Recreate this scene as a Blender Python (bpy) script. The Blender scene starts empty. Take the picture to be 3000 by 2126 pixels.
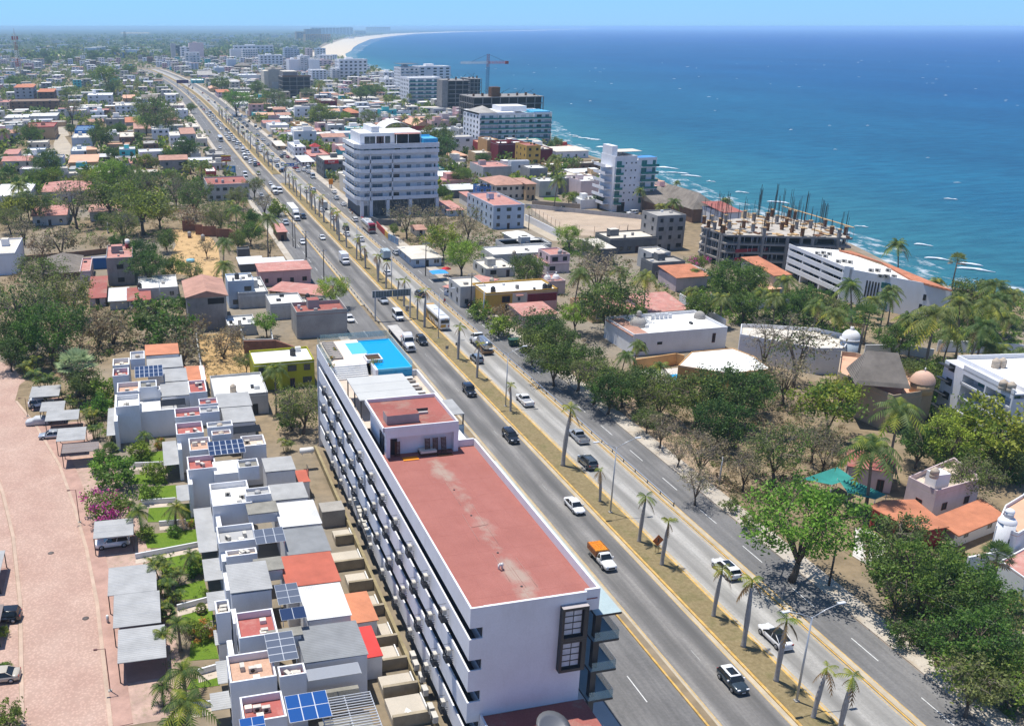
import bpy,random
from math import*
class RND(random.Random):U=random.Random.uniform
from mathutils import Vector,Matrix
R=radians
rnd=RND(7)
scene=bpy.context.scene
col=scene.collection
PX,PY,FPX,HOR,H=1120,1120,2775,78,68.0
TH=atan((PY-HOR)/FPX);ST,CT=sin(TH),cos(TH)
YAW=atan((PX-383)/FPX/(CT+(PY-HOR)/FPX*ST))
CY,SY=cos(YAW),sin(YAW)
def P(u,v,z=0.0):
 dx=(u-PX)/FPX;b=-(v-PY)/FPX
 dy,dz=CT+b*ST,b*CT-ST
 t=(z-H)/dz
 x,y=dx*t,dy*t
 return(x*CY+y*SY,-x*SY+y*CY)
def Q(X,Y,Z):
 x=X*CY-Y*SY;y=X*SY+Y*CY;dz=Z-H
 f=y*CT-dz*ST;up=y*ST+dz*CT
 return PX+FPX*x/f,PY-FPX*up/f
K=1/2.2915;k4=500/2292.0
TL={'A':(0,0,K),'B':(1000,0,K),'C':(2000,0,K),'D':(0,709,K),'E':(1000,709,K),'F':(2000,709,K),'G':(0,1418,K),'H':(1000,1418,K),'I':(2000,1418,K),'a1':(0,70,k4),'a2':(500,70,k4),'a3':(1000,70,k4),'b1':(0,400,k4),'b2':(500,400,k4),'b3':(1000,400,k4),'b4':(1500,400,k4),'c1':(2000,550,k4),'W':(0,0,3000/2292.0),'h1':(900,950,550/2233.0),'h2':(850,1050,300/1218.0),'h3':(1300,1650,600/2047.0),'N':(0,0,1.0)}
def px(t,a,b):
 o=TL[t];return o[0]+a*o[2],o[1]+b*o[2]
def g(t,a,b,z=0.0):
 return P(*px(t,a,b),z)
def _b(X,Y,v):
 lo,hi=-5.0,67.0
 for _ in range(40):
  m=(lo+hi)/2
  if Q(X,Y,m)[1]>v:lo=m
  else:hi=m
 return lo
_yd={}
def s2l(c):return tuple((x/12.92 if x<=.04045 else((x+.055)/1.055)**2.4)for x in c)
def _y(name):
 m=bpy.data.materials.new(name);m.use_nodes=True
 nt=m.node_tree;b=nt.nodes['Principled BSDF']
 return m,nt,b
def N(nt,typ,**kw):
 n=nt.nodes.new(typ)
 for k,v in kw.items():
  if k.startswith('_'):setattr(n,k[1:],v)
  else:n.inputs[k.replace('_',' ')].default_value=v
 return n
def _u(nt,fac,stops):
 r=nt.nodes.new('ShaderNodeValToRGB');e=r.color_ramp.elements
 while len(e)<len(stops):e.new(0.5)
 for el,(p,c)in zip(e,stops):el.position=p;el.color=(*c,1)
 nt.links.new(fac,r.inputs[0]);return r
def mix(nt,fac,a,b,mode='MIX'):
 m=nt.nodes.new('ShaderNodeMix');m.data_type='RGBA';m.blend_type=mode
 for sock,v in((m.inputs[0],fac),(m.inputs[6],a),(m.inputs[7],b)):
  if isinstance(v,bpy.types.NodeSocket):nt.links.new(v,sock)
  elif isinstance(v,(int,float)):sock.default_value=v
  else:sock.default_value=(*v,1)
 return m.outputs[2]
def pos(nt,scale=(1,1,1)):
 ge=nt.nodes.new('ShaderNodeNewGeometry');mp=nt.nodes.new('ShaderNodeMapping');mp.inputs['Scale'].default_value=scale
 nt.links.new(ge.outputs['Position'],mp.inputs[0]);return mp.outputs[0]
def _t(nt,vec,scale,_ke=4,rough=.6):
 n=N(nt,'ShaderNodeTexNoise',Scale=scale,Detail=_ke,Roughness=rough);nt.links.new(vec,n.inputs['Vector']);return n.outputs[0]
def M(name,c,rough=.8,var=.14,scale=.35,stretch=(1,1,1),spec=.25,metal=0.0,fine=.08,_ub=None,_vb=.5):
 0
 if name in _yd:return _yd[name]
 if _ub is None and name.endswith('_wall'):_ub,_vb=tuple(x*.6 for x in c),.4
 m,nt,b=_y(name)
 v=pos(nt,stretch)
 n1=_t(nt,v,scale);n2=_t(nt,pos(nt),6.0,3)
 lo=tuple(max(0,x*(1-var))for x in c);hi=tuple(min(1,x*(1+var))for x in c)
 o=_u(nt,n1,[(.3,lo),(.7,hi)]).outputs[0]
 if fine:o=mix(nt,fine*2,o,mix(nt,1.0,o,_u(nt,n2,[(.35,(.5,.5,.5)),(.65,(1,1,1))]).outputs[0],'MULTIPLY'))
 if _ub:
  n3=_t(nt,pos(nt,(1,1,.35)),scale*2.3,5,.7)
  f=_u(nt,n3,[(.5,(0,0,0)),(.68,(_vb,)*3)]).outputs[0]
  o=mix(nt,f,o,_ub)
 nt.links.new(o,b.inputs['Base Color'])
 b.inputs['Roughness'].default_value=rough;b.inputs['Specular IOR Level'].default_value=spec;b.inputs['Metallic'].default_value=metal
 _yd[name]=m;return m
def _x(name,c,axis='X',freq=8,depth=.25,rough=.7,var=.12,c2=None,local=True):
 0
 if name in _yd:return _yd[name]
 m,nt,b=_y(name)
 tc=nt.nodes.new('ShaderNodeTexCoord')
 w=N(nt,'ShaderNodeTexWave',Scale=freq,Distortion=.4,Detail=1.0);w.bands_direction=axis
 nt.links.new(tc.outputs['Object'],w.inputs[0])
 n1=_t(nt,pos(nt),.4,4)
 c2=c2 or tuple(x*(1-depth)for x in c)
 o=_u(nt,w.outputs[0],[(.15,c2),(.6,c)]).outputs[0]
 o=mix(nt,1.0,o,_u(nt,n1,[(.3,(1-var*2,)*3),(.65,(1,1,1))]).outputs[0],'MULTIPLY')
 nt.links.new(o,b.inputs['Base Color']);b.inputs['Roughness'].default_value=rough;b.inputs['Specular IOR Level'].default_value=.25
 bp=N(nt,'ShaderNodeBump',Strength=.3,Distance=.05);nt.links.new(w.outputs[0],bp.inputs['Height']);nt.links.new(bp.outputs[0],b.inputs['Normal'])
 _yd[name]=m;return m
def _v(name,c,rough=.15,spec=.5,metal=0.0,coat=0.0):
 if name in _yd:return _yd[name]
 m,nt,b=_y(name)
 b.inputs['Base Color'].default_value=(*c,1);b.inputs['Roughness'].default_value=rough
 b.inputs['Specular IOR Level'].default_value=spec;b.inputs['Metallic'].default_value=metal;b.inputs['Coat Weight'].default_value=coat
 _yd[name]=m;return m
def _w(name,c,c2,hue=.03,trans=.38):
 if name in _yd:return _yd[name]
 m,nt,b=_y(name)
 ge=nt.nodes.new('ShaderNodeNewGeometry');oi=nt.nodes.new('ShaderNodeObjectInfo')
 o=_u(nt,ge.outputs['Random Per Island'],[(0,c),(1,c2)]).outputs[0]
 hs=nt.nodes.new('ShaderNodeHueSaturation');nt.links.new(o,hs.inputs['Color'])
 mr=N(nt,'ShaderNodeMapRange');mr.inputs[3].default_value=.5-hue;mr.inputs[4].default_value=.5+hue
 nt.links.new(oi.outputs['Random'],mr.inputs[0]);nt.links.new(mr.outputs[0],hs.inputs['Hue'])
 mv=N(nt,'ShaderNodeMapRange');mv.inputs[3].default_value=1.15;mv.inputs[4].default_value=.8
 nt.links.new(oi.outputs['Random'],mv.inputs[0]);nt.links.new(mv.outputs[0],hs.inputs['Value'])
 nt.links.new(hs.outputs[0],b.inputs['Base Color']);b.inputs['Roughness'].default_value=.55;b.inputs['Specular IOR Level'].default_value=.25
 tr=nt.nodes.new('ShaderNodeBsdfTranslucent');nt.links.new(hs.outputs[0],tr.inputs[0])
 mx=nt.nodes.new('ShaderNodeMixShader');mx.inputs[0].default_value=trans
 nt.links.new(b.outputs[0],mx.inputs[1]);nt.links.new(tr.outputs[0],mx.inputs[2])
 nt.links.new(mx.outputs[0],nt.nodes['Material Output'].inputs[0])
 _yd[name]=m;return m
class MB:
 def __init__(s):s.v=[];s.f=[];s.mi=[];s.mats=[];s.sm=[]
 def mat(s,m):
  if m not in s.mats:s.mats.append(m)
  return s.mats.index(m)
 def e(s,pts,m,smooth=False):
  i=len(s.v);s.v+=[tuple(p)for p in pts];s.f.append(tuple(range(i,i+len(pts))));s.mi.append(s.mat(m));s.sm.append(smooth)
 def q(s,verts,faces,m,smooth=False):
  i=len(s.v);s.v+=[tuple(p)for p in verts];k=s.mat(m)
  for f in faces:s.f.append(tuple(a+i for a in f));s.mi.append(k);s.sm.append(smooth)
  return s
 def b(s,x0,x1,y0,y1,z0,z1,m,top=None,M4=None):
  v=[(x0,y0,z0),(x1,y0,z0),(x1,y1,z0),(x0,y1,z0),(x0,y0,z1),(x1,y0,z1),(x1,y1,z1),(x0,y1,z1)]
  if M4 is not None:v=[tuple(M4@Vector(p))for p in v]
  s.q(v,[(3,2,1,0),(0,1,5,4),(1,2,6,5),(2,3,7,6),(3,0,4,7)],m);s.q(v,[(4,5,6,7)],top or m)
  return s
 def p(s,_va,z0,z1,m,top=None):
  n=len(_va)
  a=sum(_va[i][0]*_va[(i+1)%n][1]-_va[(i+1)%n][0]*_va[i][1]for i in range(n))
  if a<0:_va=_va[::-1]
  v=[(x,y,z0)for x,y in _va]+[(x,y,z1)for x,y in _va]
  s.q(v,[tuple(range(n))[::-1]]+[(i,(i+1)%n,(i+1)%n+n,i+n)for i in range(n)],m)
  s.q(v,[tuple(range(n,2*n))],top or m);return s
 def t(s,pts,rad,m,n=6,cap=True,smooth=True):
  0
  pts=[Vector(p)for p in pts];rad=rad if isinstance(rad,(list,tuple))else[rad]*len(pts)
  vs,fs=[],[]
  for i,p in enumerate(pts):
   d=(pts[min(i+1,len(pts)-1)]-pts[max(i-1,0)]).normalized()
   a=d.orthogonal().normalized()if abs(d.z)>.95 else d.cross(Vector((0,0,1))).normalized()
   b=d.cross(a)
   for k in range(n):
    t=2*pi*k/n;vs.append(p+(a*cos(t)+b*sin(t))*rad[i])
  for i in range(len(pts)-1):
   for k in range(n):fs.append((i*n+k,i*n+(k+1)%n,(i+1)*n+(k+1)%n,(i+1)*n+k))
  if cap:fs.append(tuple(range(n))[::-1]);fs.append(tuple(range((len(pts)-1)*n,len(pts)*n)))
  s.q(vs,fs,m,smooth);return s
 def c(s,x,y,z0,z1,r,m,n=12,r2=None):
  return s.t([(x,y,z0),(x,y,z1)],[r,r if r2 is None else r2],m,n)
 def d(s,x,y,z,r,m,n=12,k=4,sz=1.0):
  vs,fs=[],[]
  for i in range(k+1):
   t=pi/2*i/k
   for j in range(n):a=2*pi*j/n;vs.append((x+r*cos(t)*cos(a),y+r*cos(t)*sin(a),z+r*sz*sin(t)))
  for i in range(k):
   for j in range(n):fs.append((i*n+j,i*n+(j+1)%n,(i+1)*n+(j+1)%n,(i+1)*n+j))
  s.q(vs,fs,m,True);return s
 def l(s,prof,m,n=12,x=0,y=0):
  vs,fs=[],[]
  for r,z in prof:
   for j in range(n):a=2*pi*j/n;vs.append((x+r*cos(a),y+r*sin(a),z))
  for i in range(len(prof)-1):
   for j in range(n):fs.append((i*n+j,i*n+(j+1)%n,(i+1)*n+(j+1)%n,(i+1)*n+j))
  s.q(vs,fs,m,True);return s
 def mesh(s,name):
  me=bpy.data.meshes.new(name);me.from_pydata(s.v,[],s.f)
  for m in s.mats:me.materials.append(m)
  me.polygons.foreach_set('material_index',s.mi);me.polygons.foreach_set('use_smooth',s.sm);me.update();return me
 def B(s,name,parent=None,loc=None):
  return _cd(name,s.mesh(name),parent,loc)
def _cd(name,data,parent=None,loc=None,rz=None,scale=None):
 o=bpy.data.objects.new(name,data);col.objects.link(o)
 if parent is not None:o.parent=parent
 if loc is not None:o.location=loc
 if rz is not None:o.rotation_euler=(0,0,rz)
 if scale is not None:o.scale=scale if isinstance(scale,(tuple,list))else(scale,)*3
 return o
def _dd(o,_jb=None,cat=None,_ob=None,_kb=None):
 if _jb:o['label']=_jb
 if cat:o['category']=cat
 if _ob:o['group']=_ob
 if _kb:o['kind']=_kb
 return o
def _fb(name,_jb,cat,loc=(0,0,0),rz=0.0,_ob=None,scale=None):
 return _dd(_cd(name,None,None,loc,rz,scale),_jb,cat,_ob)
def dup(root,loc,rz=0.0,scale=None,_jb=None,_ob=None):
 r=root.copy();col.objects.link(r);r.location=loc;r.rotation_euler=(0,0,rz)
 if scale is not None:r.scale=scale if isinstance(scale,(tuple,list))else(scale,)*3
 if _jb:r['label']=_jb
 if _ob:r['group']=_ob
 for ch in KIDS.get(root.name,()):
  c=ch.copy();col.objects.link(c);c.parent=r
  for s in KIDS.get(ch.name,()):
   d=s.copy();col.objects.link(d);d.parent=c
 return r
KIDS={}
def remember(root):
 KIDS[root.name]=list(root.children)
 for c in root.children:KIDS[c.name]=list(c.children)
 return root
def _gb(name,mb,_jb=None):
 o=mb.B(name);o['kind']='structure'
 if _jb:o['label']=_jb
 return o
def _i(name,pts,z,m,_jb=None,_kb='structure'):
 mb=MB();n=len(pts)
 a=sum(pts[i][0]*pts[(i+1)%n][1]-pts[(i+1)%n][0]*pts[i][1]for i in range(n))
 if a<0:pts=pts[::-1]
 mb.e([(x,y,z)for x,y in pts],m)
 o=mb.B(name);o['kind']=_kb
 if _jb:o['label']=_jb
 return o
cam=bpy.data.cameras.new('camera');co=bpy.data.objects.new('camera',cam);col.objects.link(co)
cam.sensor_fit='HORIZONTAL';cam.sensor_width=36;cam.lens=FPX/3000*36
cam.shift_x=(1500-PX)/3000;cam.shift_y=(PY-1063)/3000
cam.clip_start=1;cam.clip_end=200000
co.location=(0,0,H);co.rotation_euler=(pi/2-TH,0,-YAW)
scene.camera=co
SUN_EL=R(75.5);sdir=Vector((-.62,.78,0)).normalized()
sun=bpy.data.lights.new('sun','SUN');sun.energy=4.75;sun.angle=R(.53);sun.color=(1,.965,.9)
so=bpy.data.objects.new('sun',sun);col.objects.link(so)
d3=Vector((sdir.x*cos(SUN_EL),sdir.y*cos(SUN_EL),sin(SUN_EL)))
so.rotation_euler=d3.to_track_quat('Z','Y').to_euler();so.location=(0,100,200)
w=bpy.data.worlds.new('World');scene.world=w;w.use_nodes=True
wn=w.node_tree;bg=wn.nodes['Background']
sky=wn.nodes.new('ShaderNodeTexSky');sky.sky_type='NISHITA';sky.sun_disc=False
sky.sun_elevation=SUN_EL;sky.sun_rotation=atan2(sdir.x,sdir.y)
sky.altitude=70;sky.air_density=1.0;sky.dust_density=0;sky.ozone_density=1.0
tint=wn.nodes.new('ShaderNodeMix');tint.data_type='RGBA';tint.blend_type='MULTIPLY';tint.inputs[0].default_value=1;tz=wn.nodes.new('ShaderNodeSeparateXYZ');tcw=wn.nodes.new('ShaderNodeTexCoord');wn.links.new(tcw.outputs['Generated'],tz.inputs[0]);tr_=wn.nodes.new('ShaderNodeValToRGB');wn.links.new(tz.outputs[2],tr_.inputs[0])
tr_.color_ramp.elements[0].color=(.29,.63,1.45,1);tr_.color_ramp.elements[1].position=.4;tr_.color_ramp.elements[1].color=(.85,.95,1.1,1);wn.links.new(tr_.outputs[0],tint.inputs[7])
wn.links.new(sky.outputs[0],tint.inputs[6]);wn.links.new(tint.outputs[2],bg.inputs[0]);bg.inputs[1].default_value=.102
scene.view_settings.view_transform='Standard';scene.view_settings.look='None';scene.view_settings.exposure=.32
scene.view_settings.gamma=1
cyc=scene.cycles
try:
 cyc.use_denoising=True;cyc.denoiser='OPENIMAGEDENOISE'
 cyc.max_bounces=6;cyc.diffuse_bounces=3;cyc.glossy_bounces=3;cyc.transmission_bounces=4;cyc.transparent_max_bounces=8;cyc.volume_bounces=1
 cyc.caustics_reflective=False;cyc.caustics_refractive=False
except Exception:pass
m,nt,b=_y('ground_earth');_yd['earth']=m
n1=_t(nt,pos(nt),.035,6,.6);n2=_t(nt,pos(nt),.4,6,.65);n3=_t(nt,pos(nt),.012,4)
o=_u(nt,n1,[(.3,(.13,.105,.06)),(.5,(.22,.165,.10)),(.7,(.29,.225,.15))]).outputs[0]
o=mix(nt,.55,o,_u(nt,n2,[(.3,(.10,.08,.05)),(.6,(.29,.22,.14))]).outputs[0])
o=mix(nt,_u(nt,n3,[(.45,(0,0,0)),(.6,(.6,.6,.6))]).outputs[0],o,(.23,.215,.19))
nt.links.new(o,b.inputs['Base Color']);b.inputs['Roughness'].default_value=.95;b.inputs['Specular IOR Level'].default_value=.1
m,nt,b=_y('plain_scrub');_yd['plain']=m
n1=_t(nt,pos(nt),.004,6,.65);n2=_t(nt,pos(nt),.03,5,.7)
o=_u(nt,n1,[(.35,(.028,.045,.018)),(.6,(.06,.07,.032)),(.75,(.12,.10,.06))]).outputs[0]
o=mix(nt,.5,o,_u(nt,n2,[(.35,(.015,.028,.01)),(.65,(.08,.09,.045))]).outputs[0])
nt.links.new(o,b.inputs['Base Color']);b.inputs['Roughness'].default_value=.95;b.inputs['Specular IOR Level'].default_value=.05
m,nt,b=_y('sand');_yd['sand']=m
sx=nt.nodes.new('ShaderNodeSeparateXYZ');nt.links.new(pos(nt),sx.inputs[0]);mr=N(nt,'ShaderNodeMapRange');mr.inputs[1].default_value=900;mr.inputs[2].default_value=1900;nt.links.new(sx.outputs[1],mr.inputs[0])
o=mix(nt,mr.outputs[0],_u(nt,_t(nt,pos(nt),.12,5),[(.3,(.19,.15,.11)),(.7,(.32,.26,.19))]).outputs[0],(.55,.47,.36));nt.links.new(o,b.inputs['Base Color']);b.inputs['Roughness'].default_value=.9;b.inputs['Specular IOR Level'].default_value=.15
_zc=[(1200,-900),(520,-200),(330,80),(262,180),(231,201),(222,209),(218,218),(219,226),(221,236),(226,252),(231,269),(232,300),(231,345),(236,393),(242,419),(247,482),(250,530),(255,577),(276,625),(300,700),(340,1000),(375,1300),(409,1618),(440,1950),(483,2256),(555,2620),(645,2959),(760,3450),(883,3934),(1307,5516),(1751,6891),(2738,9636),(4469,13121),(6700,16200),(10500,22500),(14500,30000),(15500,34000)]
land=_zc+[(9000,60000),(-60000,60000),(-60000,-900)]
def _o(line,d):
 out=[]
 for i,p in enumerate(line):
  a=Vector(line[max(i-1,0)]);c=Vector(line[min(i+1,len(line)-1)]);t=(c-a).normalized();nrm=Vector((-t.y,t.x))
  dd=d[i]if isinstance(d,(list,tuple))else d
  out.append((p[0]+nrm.x*dd,p[1]+nrm.y*dd))
 return out
bw=[]
for x,y in _zc:
 bw.append(5 if y<700 else(5+(y-700)*.05 if y<2300 else(94+(y-2300)*.02)))
inner=_o(_zc,bw)
_i('ground',inner+land[len(_zc):],0,_yd['earth'],'dusty tan earth under the town')
mb=MB()
outer=_o(_zc,[-12 if y<2000 else-40 for x,y in _zc])
for i in range(len(_zc)-1):
 a,c=inner[i],inner[i+1];a2,c2=_zc[i],_zc[i+1];a3,c3=outer[i],outer[i+1]
 mb.e([(*a,0),(*c,0),(*c2,-.95),(*a2,-.95)][::-1],_yd['sand'])
 mb.e([(*a2,-.95),(*c2,-.95),(*c3,-2.0),(*a3,-2.0)][::-1],_yd['sand'])
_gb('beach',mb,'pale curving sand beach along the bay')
_i('plain',[(-60000,2250),(-300,2250),(150,2500),(420,2700),(560,3100),(700,3800),(1050,5400),(1500,6900),(2450,9650),(4200,13250),(6300,16300),(10200,22700),(14200,30200),(15300,34100),(9000,60000),(-60000,60000)],.3,_yd['plain'],'hazy wooded plain behind the town')
m,nt,b=_y('sea_water')
sx=nt.nodes.new('ShaderNodeSeparateXYZ');nt.links.new(pos(nt),sx.inputs[0])
mt=N(nt,'ShaderNodeMath',_operation='MULTIPLY_ADD');nt.links.new(sx.outputs[1],mt.inputs[0]);mt.inputs[1].default_value=-.12;nt.links.new(sx.outputs[0],mt.inputs[2])
mr=N(nt,'ShaderNodeMapRange');mr.inputs[1].default_value=180;mr.inputs[2].default_value=2600;nt.links.new(mt.outputs[0],mr.inputs[0])
npat=_t(nt,pos(nt,(1,.6,1)),.006,5,.6)
o=_u(nt,mr.outputs[0],[(0,(.030,.15,.18)),(.05,(.010,.096,.17)),(.25,(.003,.072,.185)),(1,(.001,.060,.21))]).outputs[0]
o=mix(nt,1.0,o,_u(nt,npat,[(.3,(.75,.8,.85)),(.7,(1.2,1.15,1.1))]).outputs[0],'MULTIPLY')
nr=_t(nt,pos(nt,(.35,1.4,1)),.16,5,.7)
o=mix(nt,1.0,o,_u(nt,nr,[(.35,(.72,.75,.8)),(.65,(1.22,1.2,1.15))]).outputs[0],'MULTIPLY')
nw=_t(nt,pos(nt,(.22,1.0,1)),.075,4,.75)
o=mix(nt,_u(nt,nw,[(.755,(0,0,0)),(.80,(.75,.75,.75))]).outputs[0],o,(.8,.85,.88))
nt.links.new(o,b.inputs['Base Color']);b.inputs['Roughness'].default_value=.5;b.inputs['Specular IOR Level'].default_value=.22;b.inputs['IOR'].default_value=1.33
nb=_t(nt,pos(nt,(.5,1,1)),.5,5,.65);bp=N(nt,'ShaderNodeBump',Strength=.5,Distance=.6);nt.links.new(nb,bp.inputs['Height']);nt.links.new(bp.outputs[0],b.inputs['Normal'])
_yd['sea']=m
_i('sea',[(-2000,-1500),(62000,-1500),(62000,62000),(-2000,62000)],-.9,m,'blue green sea reaching to the horizon')
m,nt,b=_y('surf_foam')
nf=_t(nt,pos(nt,(1,.45,1)),.22,6,.72)
tr=nt.nodes.new('ShaderNodeBsdfTransparent');mx=nt.nodes.new('ShaderNodeMixShader')
nt.links.new(_u(nt,nf,[(.50,(0,0,0)),(.66,(.6,.6,.6))]).outputs[0],mx.inputs[0]);nt.links.new(tr.outputs[0],mx.inputs[1]);nt.links.new(b.outputs[0],mx.inputs[2])
nt.links.new(mx.outputs[0],nt.nodes['Material Output'].inputs[0]);b.inputs['Base Color'].default_value=(.75,.8,.84,1);b.inputs['Roughness'].default_value=.9
sm_=m
mb=MB()
lo_=_o(_zc,[4]*len(_zc));hi_=_o(_zc,[-13 if y<2000 else-16-(y-2000)*.012 for x,y in _zc])
for i in range(2,34):
 mb.e([(*lo_[i],-.86),(*lo_[i+1],-.86),(*hi_[i+1],-.86),(*hi_[i],-.86)][::-1],sm_)
o=mb.B('surf');o['kind']='stuff';o['label']='white foam washing along the shoreline'
foam=M('breaker_foam',(.82,.85,.87),.9,.08,.8,spec=.1)
mb=MB()
for(t,a,c,ln)in[('F',1710,118,7),('F',1960,190,9),('F',1620,25,5),('F',1930,155,6),('C',60,1185,9),('C',400,1295,6),('C',640,1362,8),('C',190,1222,4),('C',1800,1340,4),('C',1200,1525,4),('B',1770,990,9),('B',1560,912,6),('B',1630,930,7),('B',1700,942,5),('B',2260,1165,10),('B',2190,1130,9),('b4',1240,155,9),('b4',1100,45,8),('b4',2090,430,10),('b4',1370,195,5),('a3',320,300,30),('a3',220,360,40),('b4',990,30,6),('b4',870,10,6)]:
 X,Y=g(t,a,c,-.9);s_=RND(int(X*7));npt=7
 pts=[(X+(i/(npt-1)-.5)*ln*.75+s_.U(-.3,.3),Y-(i/(npt-1)-.5)*ln*.9+s_.U(-.5,.5),-.75+.2*sin(pi*i/(npt-1)))for i in range(npt)]
 mb.t(pts,[.12]+[s_.U(.18,.5)*min(1.4,.5+ln/16)for _ in range(npt-2)]+[.12],foam,5)
s_=RND(8)
for _ in range(90):
 Y=s_.U(230,1900);X=255+Y*.12+s_.random()**1.4*(250+Y*.7);l_=s_.U(.4,1.3)*(1+Y/1500);mb.t([(X-l_,Y+l_*.5,-.85),(X,Y,-.72),(X+l_,Y-l_*.3,-.85)],[.08,s_.U(.08,.2)*(1+Y/1500),.06],foam,4)
o=mb.B('breaking_waves');o['kind']='stuff';o['label']='small white breaking crests off the beach'
def bend(Y):return 0 if Y<900 else-45*((Y-900)/900)**2 if Y<1900 else-55.6-100*(Y-1900)/900
YS=[20,60,120,200,300,420,560,700,820,900,980,1060,1160,1260,1360,1460,1560,1660,1740]
def _ha(mb,x0,x1,z,m,ys=None,h=None):
 ys=ys or YS
 for a,c in zip(ys[:-1],ys[1:]):
  p=[(x0+bend(a),a),(x1+bend(a),a),(x1+bend(c),c),(x0+bend(c),c)]
  mb.e([(x,y,z)for x,y in p],m)
  if h:
   mb.e([(*p[0],z-h),(*p[0],z),(*p[3],z),(*p[3],z-h)],m);mb.e([(*p[1],z),(*p[1],z-h),(*p[2],z-h),(*p[2],z)],m)
 mb_end=[(x0+bend(ys[0]),ys[0]),(x1+bend(ys[0]),ys[0])]
 if h:mb.e([(*mb_end[0],z-h),(*mb_end[1],z-h),(*mb_end[1],z),(*mb_end[0],z)],m)
def _ja(name,base,dark,light,lanes,streak=.5):
 m,nt,b=_y(name)
 n1=_t(nt,pos(nt,(1,.06,1)),.9,5,.65);n2=_t(nt,pos(nt),.09,5,.6);n3=_t(nt,pos(nt),3.0,3)
 o=_u(nt,n1,[(.3,dark),(.5,base),(.72,light)]).outputs[0]
 o=mix(nt,1.0,o,_u(nt,n2,[(.3,(.78,)*3),(.7,(1.12,)*3)]).outputs[0],'MULTIPLY')
 o=mix(nt,.5,o,mix(nt,1.0,o,_u(nt,n3,[(.35,(.75,)*3),(.65,(1.1,)*3)]).outputs[0],'MULTIPLY'))
 if lanes:
  sx=nt.nodes.new('ShaderNodeSeparateXYZ');nt.links.new(pos(nt),sx.inputs[0])
  wv=None
  for c in lanes:
   mt=N(nt,'ShaderNodeMath',_operation='SUBTRACT');nt.links.new(sx.outputs[0],mt.inputs[0]);mt.inputs[1].default_value=c
   ab=N(nt,'ShaderNodeMath',_operation='ABSOLUTE');nt.links.new(mt.outputs[0],ab.inputs[0])
   mr=N(nt,'ShaderNodeMapRange',_interpolation_type='SMOOTHSTEP');mr.inputs[1].default_value=.35;mr.inputs[2].default_value=1.5;mr.inputs[3].default_value=1;mr.inputs[4].default_value=0
   nt.links.new(ab.outputs[0],mr.inputs[0])
   if wv is None:wv=mr.outputs[0]
   else:
    ad=N(nt,'ShaderNodeMath',_operation='MAXIMUM');nt.links.new(wv,ad.inputs[0]);nt.links.new(mr.outputs[0],ad.inputs[1]);wv=ad.outputs[0]
  n4=_t(nt,pos(nt,(.6,.02,1)),1.0,4)
  ml=N(nt,'ShaderNodeMath',_operation='MULTIPLY');nt.links.new(wv,ml.inputs[0]);nt.links.new(_u(nt,n4,[(.25,(streak*.4,)*3),(.7,(streak*1.2,)*3)]).outputs[0],ml.inputs[1])
  o=mix(nt,ml.outputs[0],o,tuple(x*.62 for x in dark))
 nt.links.new(o,b.inputs['Base Color']);b.inputs['Roughness'].default_value=.85;b.inputs['Specular IOR Level'].default_value=.2
 return m
ASPH_L=_ja('worn_asphalt',(.20,.19,.18),(.15,.145,.14),(.29,.275,.255),[55.4,59.2],.75)
ASPH_R=_ja('worn_concrete_road',(.36,.345,.32),(.29,.28,.26),(.46,.44,.41),[67.6,71.4],.8)
ASPH_D=_ja('side_asphalt',(.165,.16,.157),(.13,.128,.125),(.22,.212,.205),None)
mb=MB();_ha(mb,53.2,61.0,.02,ASPH_L);_gb('main_road',mb,'worn asphalt carriageway of the highway running towards the camera')
mb=MB();_ha(mb,65.6,73.0,.02,ASPH_R);_gb('seaward_road',mb,'pale concrete carriageway of the highway running away from the camera')
mb=MB();_ha(mb,43.2,51.9,.012,ASPH_D);_gb('side_road',mb,'grey service road beside the white hotel')
mb=MB();_ha(mb,73.9,80.1,.012,ASPH_D);_gb('seaward_side_road',mb,'dark service road below the tree row')
_ae=M('kerb_yellow',(.53,.33,.09),.8,.25,.8,_ub=(.45,.38,.28),_vb=.7)
PALE=M('worn_edge',(.42,.36,.27),.9,.2,.3)
_oc=M('concrete',(.36,.34,.31),.85,.18,.25,fine=.12)
YEL=M('line_yellow',(.50,.34,.13),.8,.2,1.5,_ub=(.38,.33,.25),_vb=.8)
WHT=M('line_white',(.62,.62,.60),.8,.15,1.5,_ub=(.3,.3,.3),_vb=.6)
m,nt,b=_y('dry_grass');_yd['drygrass']=m
n1=_t(nt,pos(nt),.25,6,.7);n2=_t(nt,pos(nt),2.5,5,.7)
o=_u(nt,n1,[(.3,(.17,.13,.065)),(.5,(.23,.18,.10)),(.66,(.115,.118,.045))]).outputs[0]
o=mix(nt,.5,o,_u(nt,n2,[(.3,(.10,.08,.035)),(.65,(.29,.23,.13))]).outputs[0])
nt.links.new(o,b.inputs['Base Color']);b.inputs['Roughness'].default_value=.95;b.inputs['Specular IOR Level'].default_value=.05
gaps=[(20,441),(470,860),(885,1740)]
def part_ys(a,c):return[a]+[y for y in YS if a<y<c]+[c]
mb=MB();mk=MB()
for a,c in gaps:
 ys=part_ys(a,c)
 _ha(mb,61.55,65.05,.19,_yd['drygrass'],ys,.19)
 _ha(mk,61.2,61.54,.16,_ae,ys,.16);_ha(mk,65.06,65.4,.16,_ae,ys,.16)
_gb('median',mb,'strip of dry grass dividing the two carriageways');_gb('median_kerb',mk,'yellow painted kerbs of the grass median')
mb=MB();mk=MB();mp=MB()
for a,c in[(20,122),(232,430),(470,1740)]:
 ys=part_ys(a,c)
 _ha(mb,52.15,52.95,.17,_yd['earth']if a<100 else PALE,ys,.17);_ha(mk,51.9,52.14,.16,_ae,ys,.16)
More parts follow.
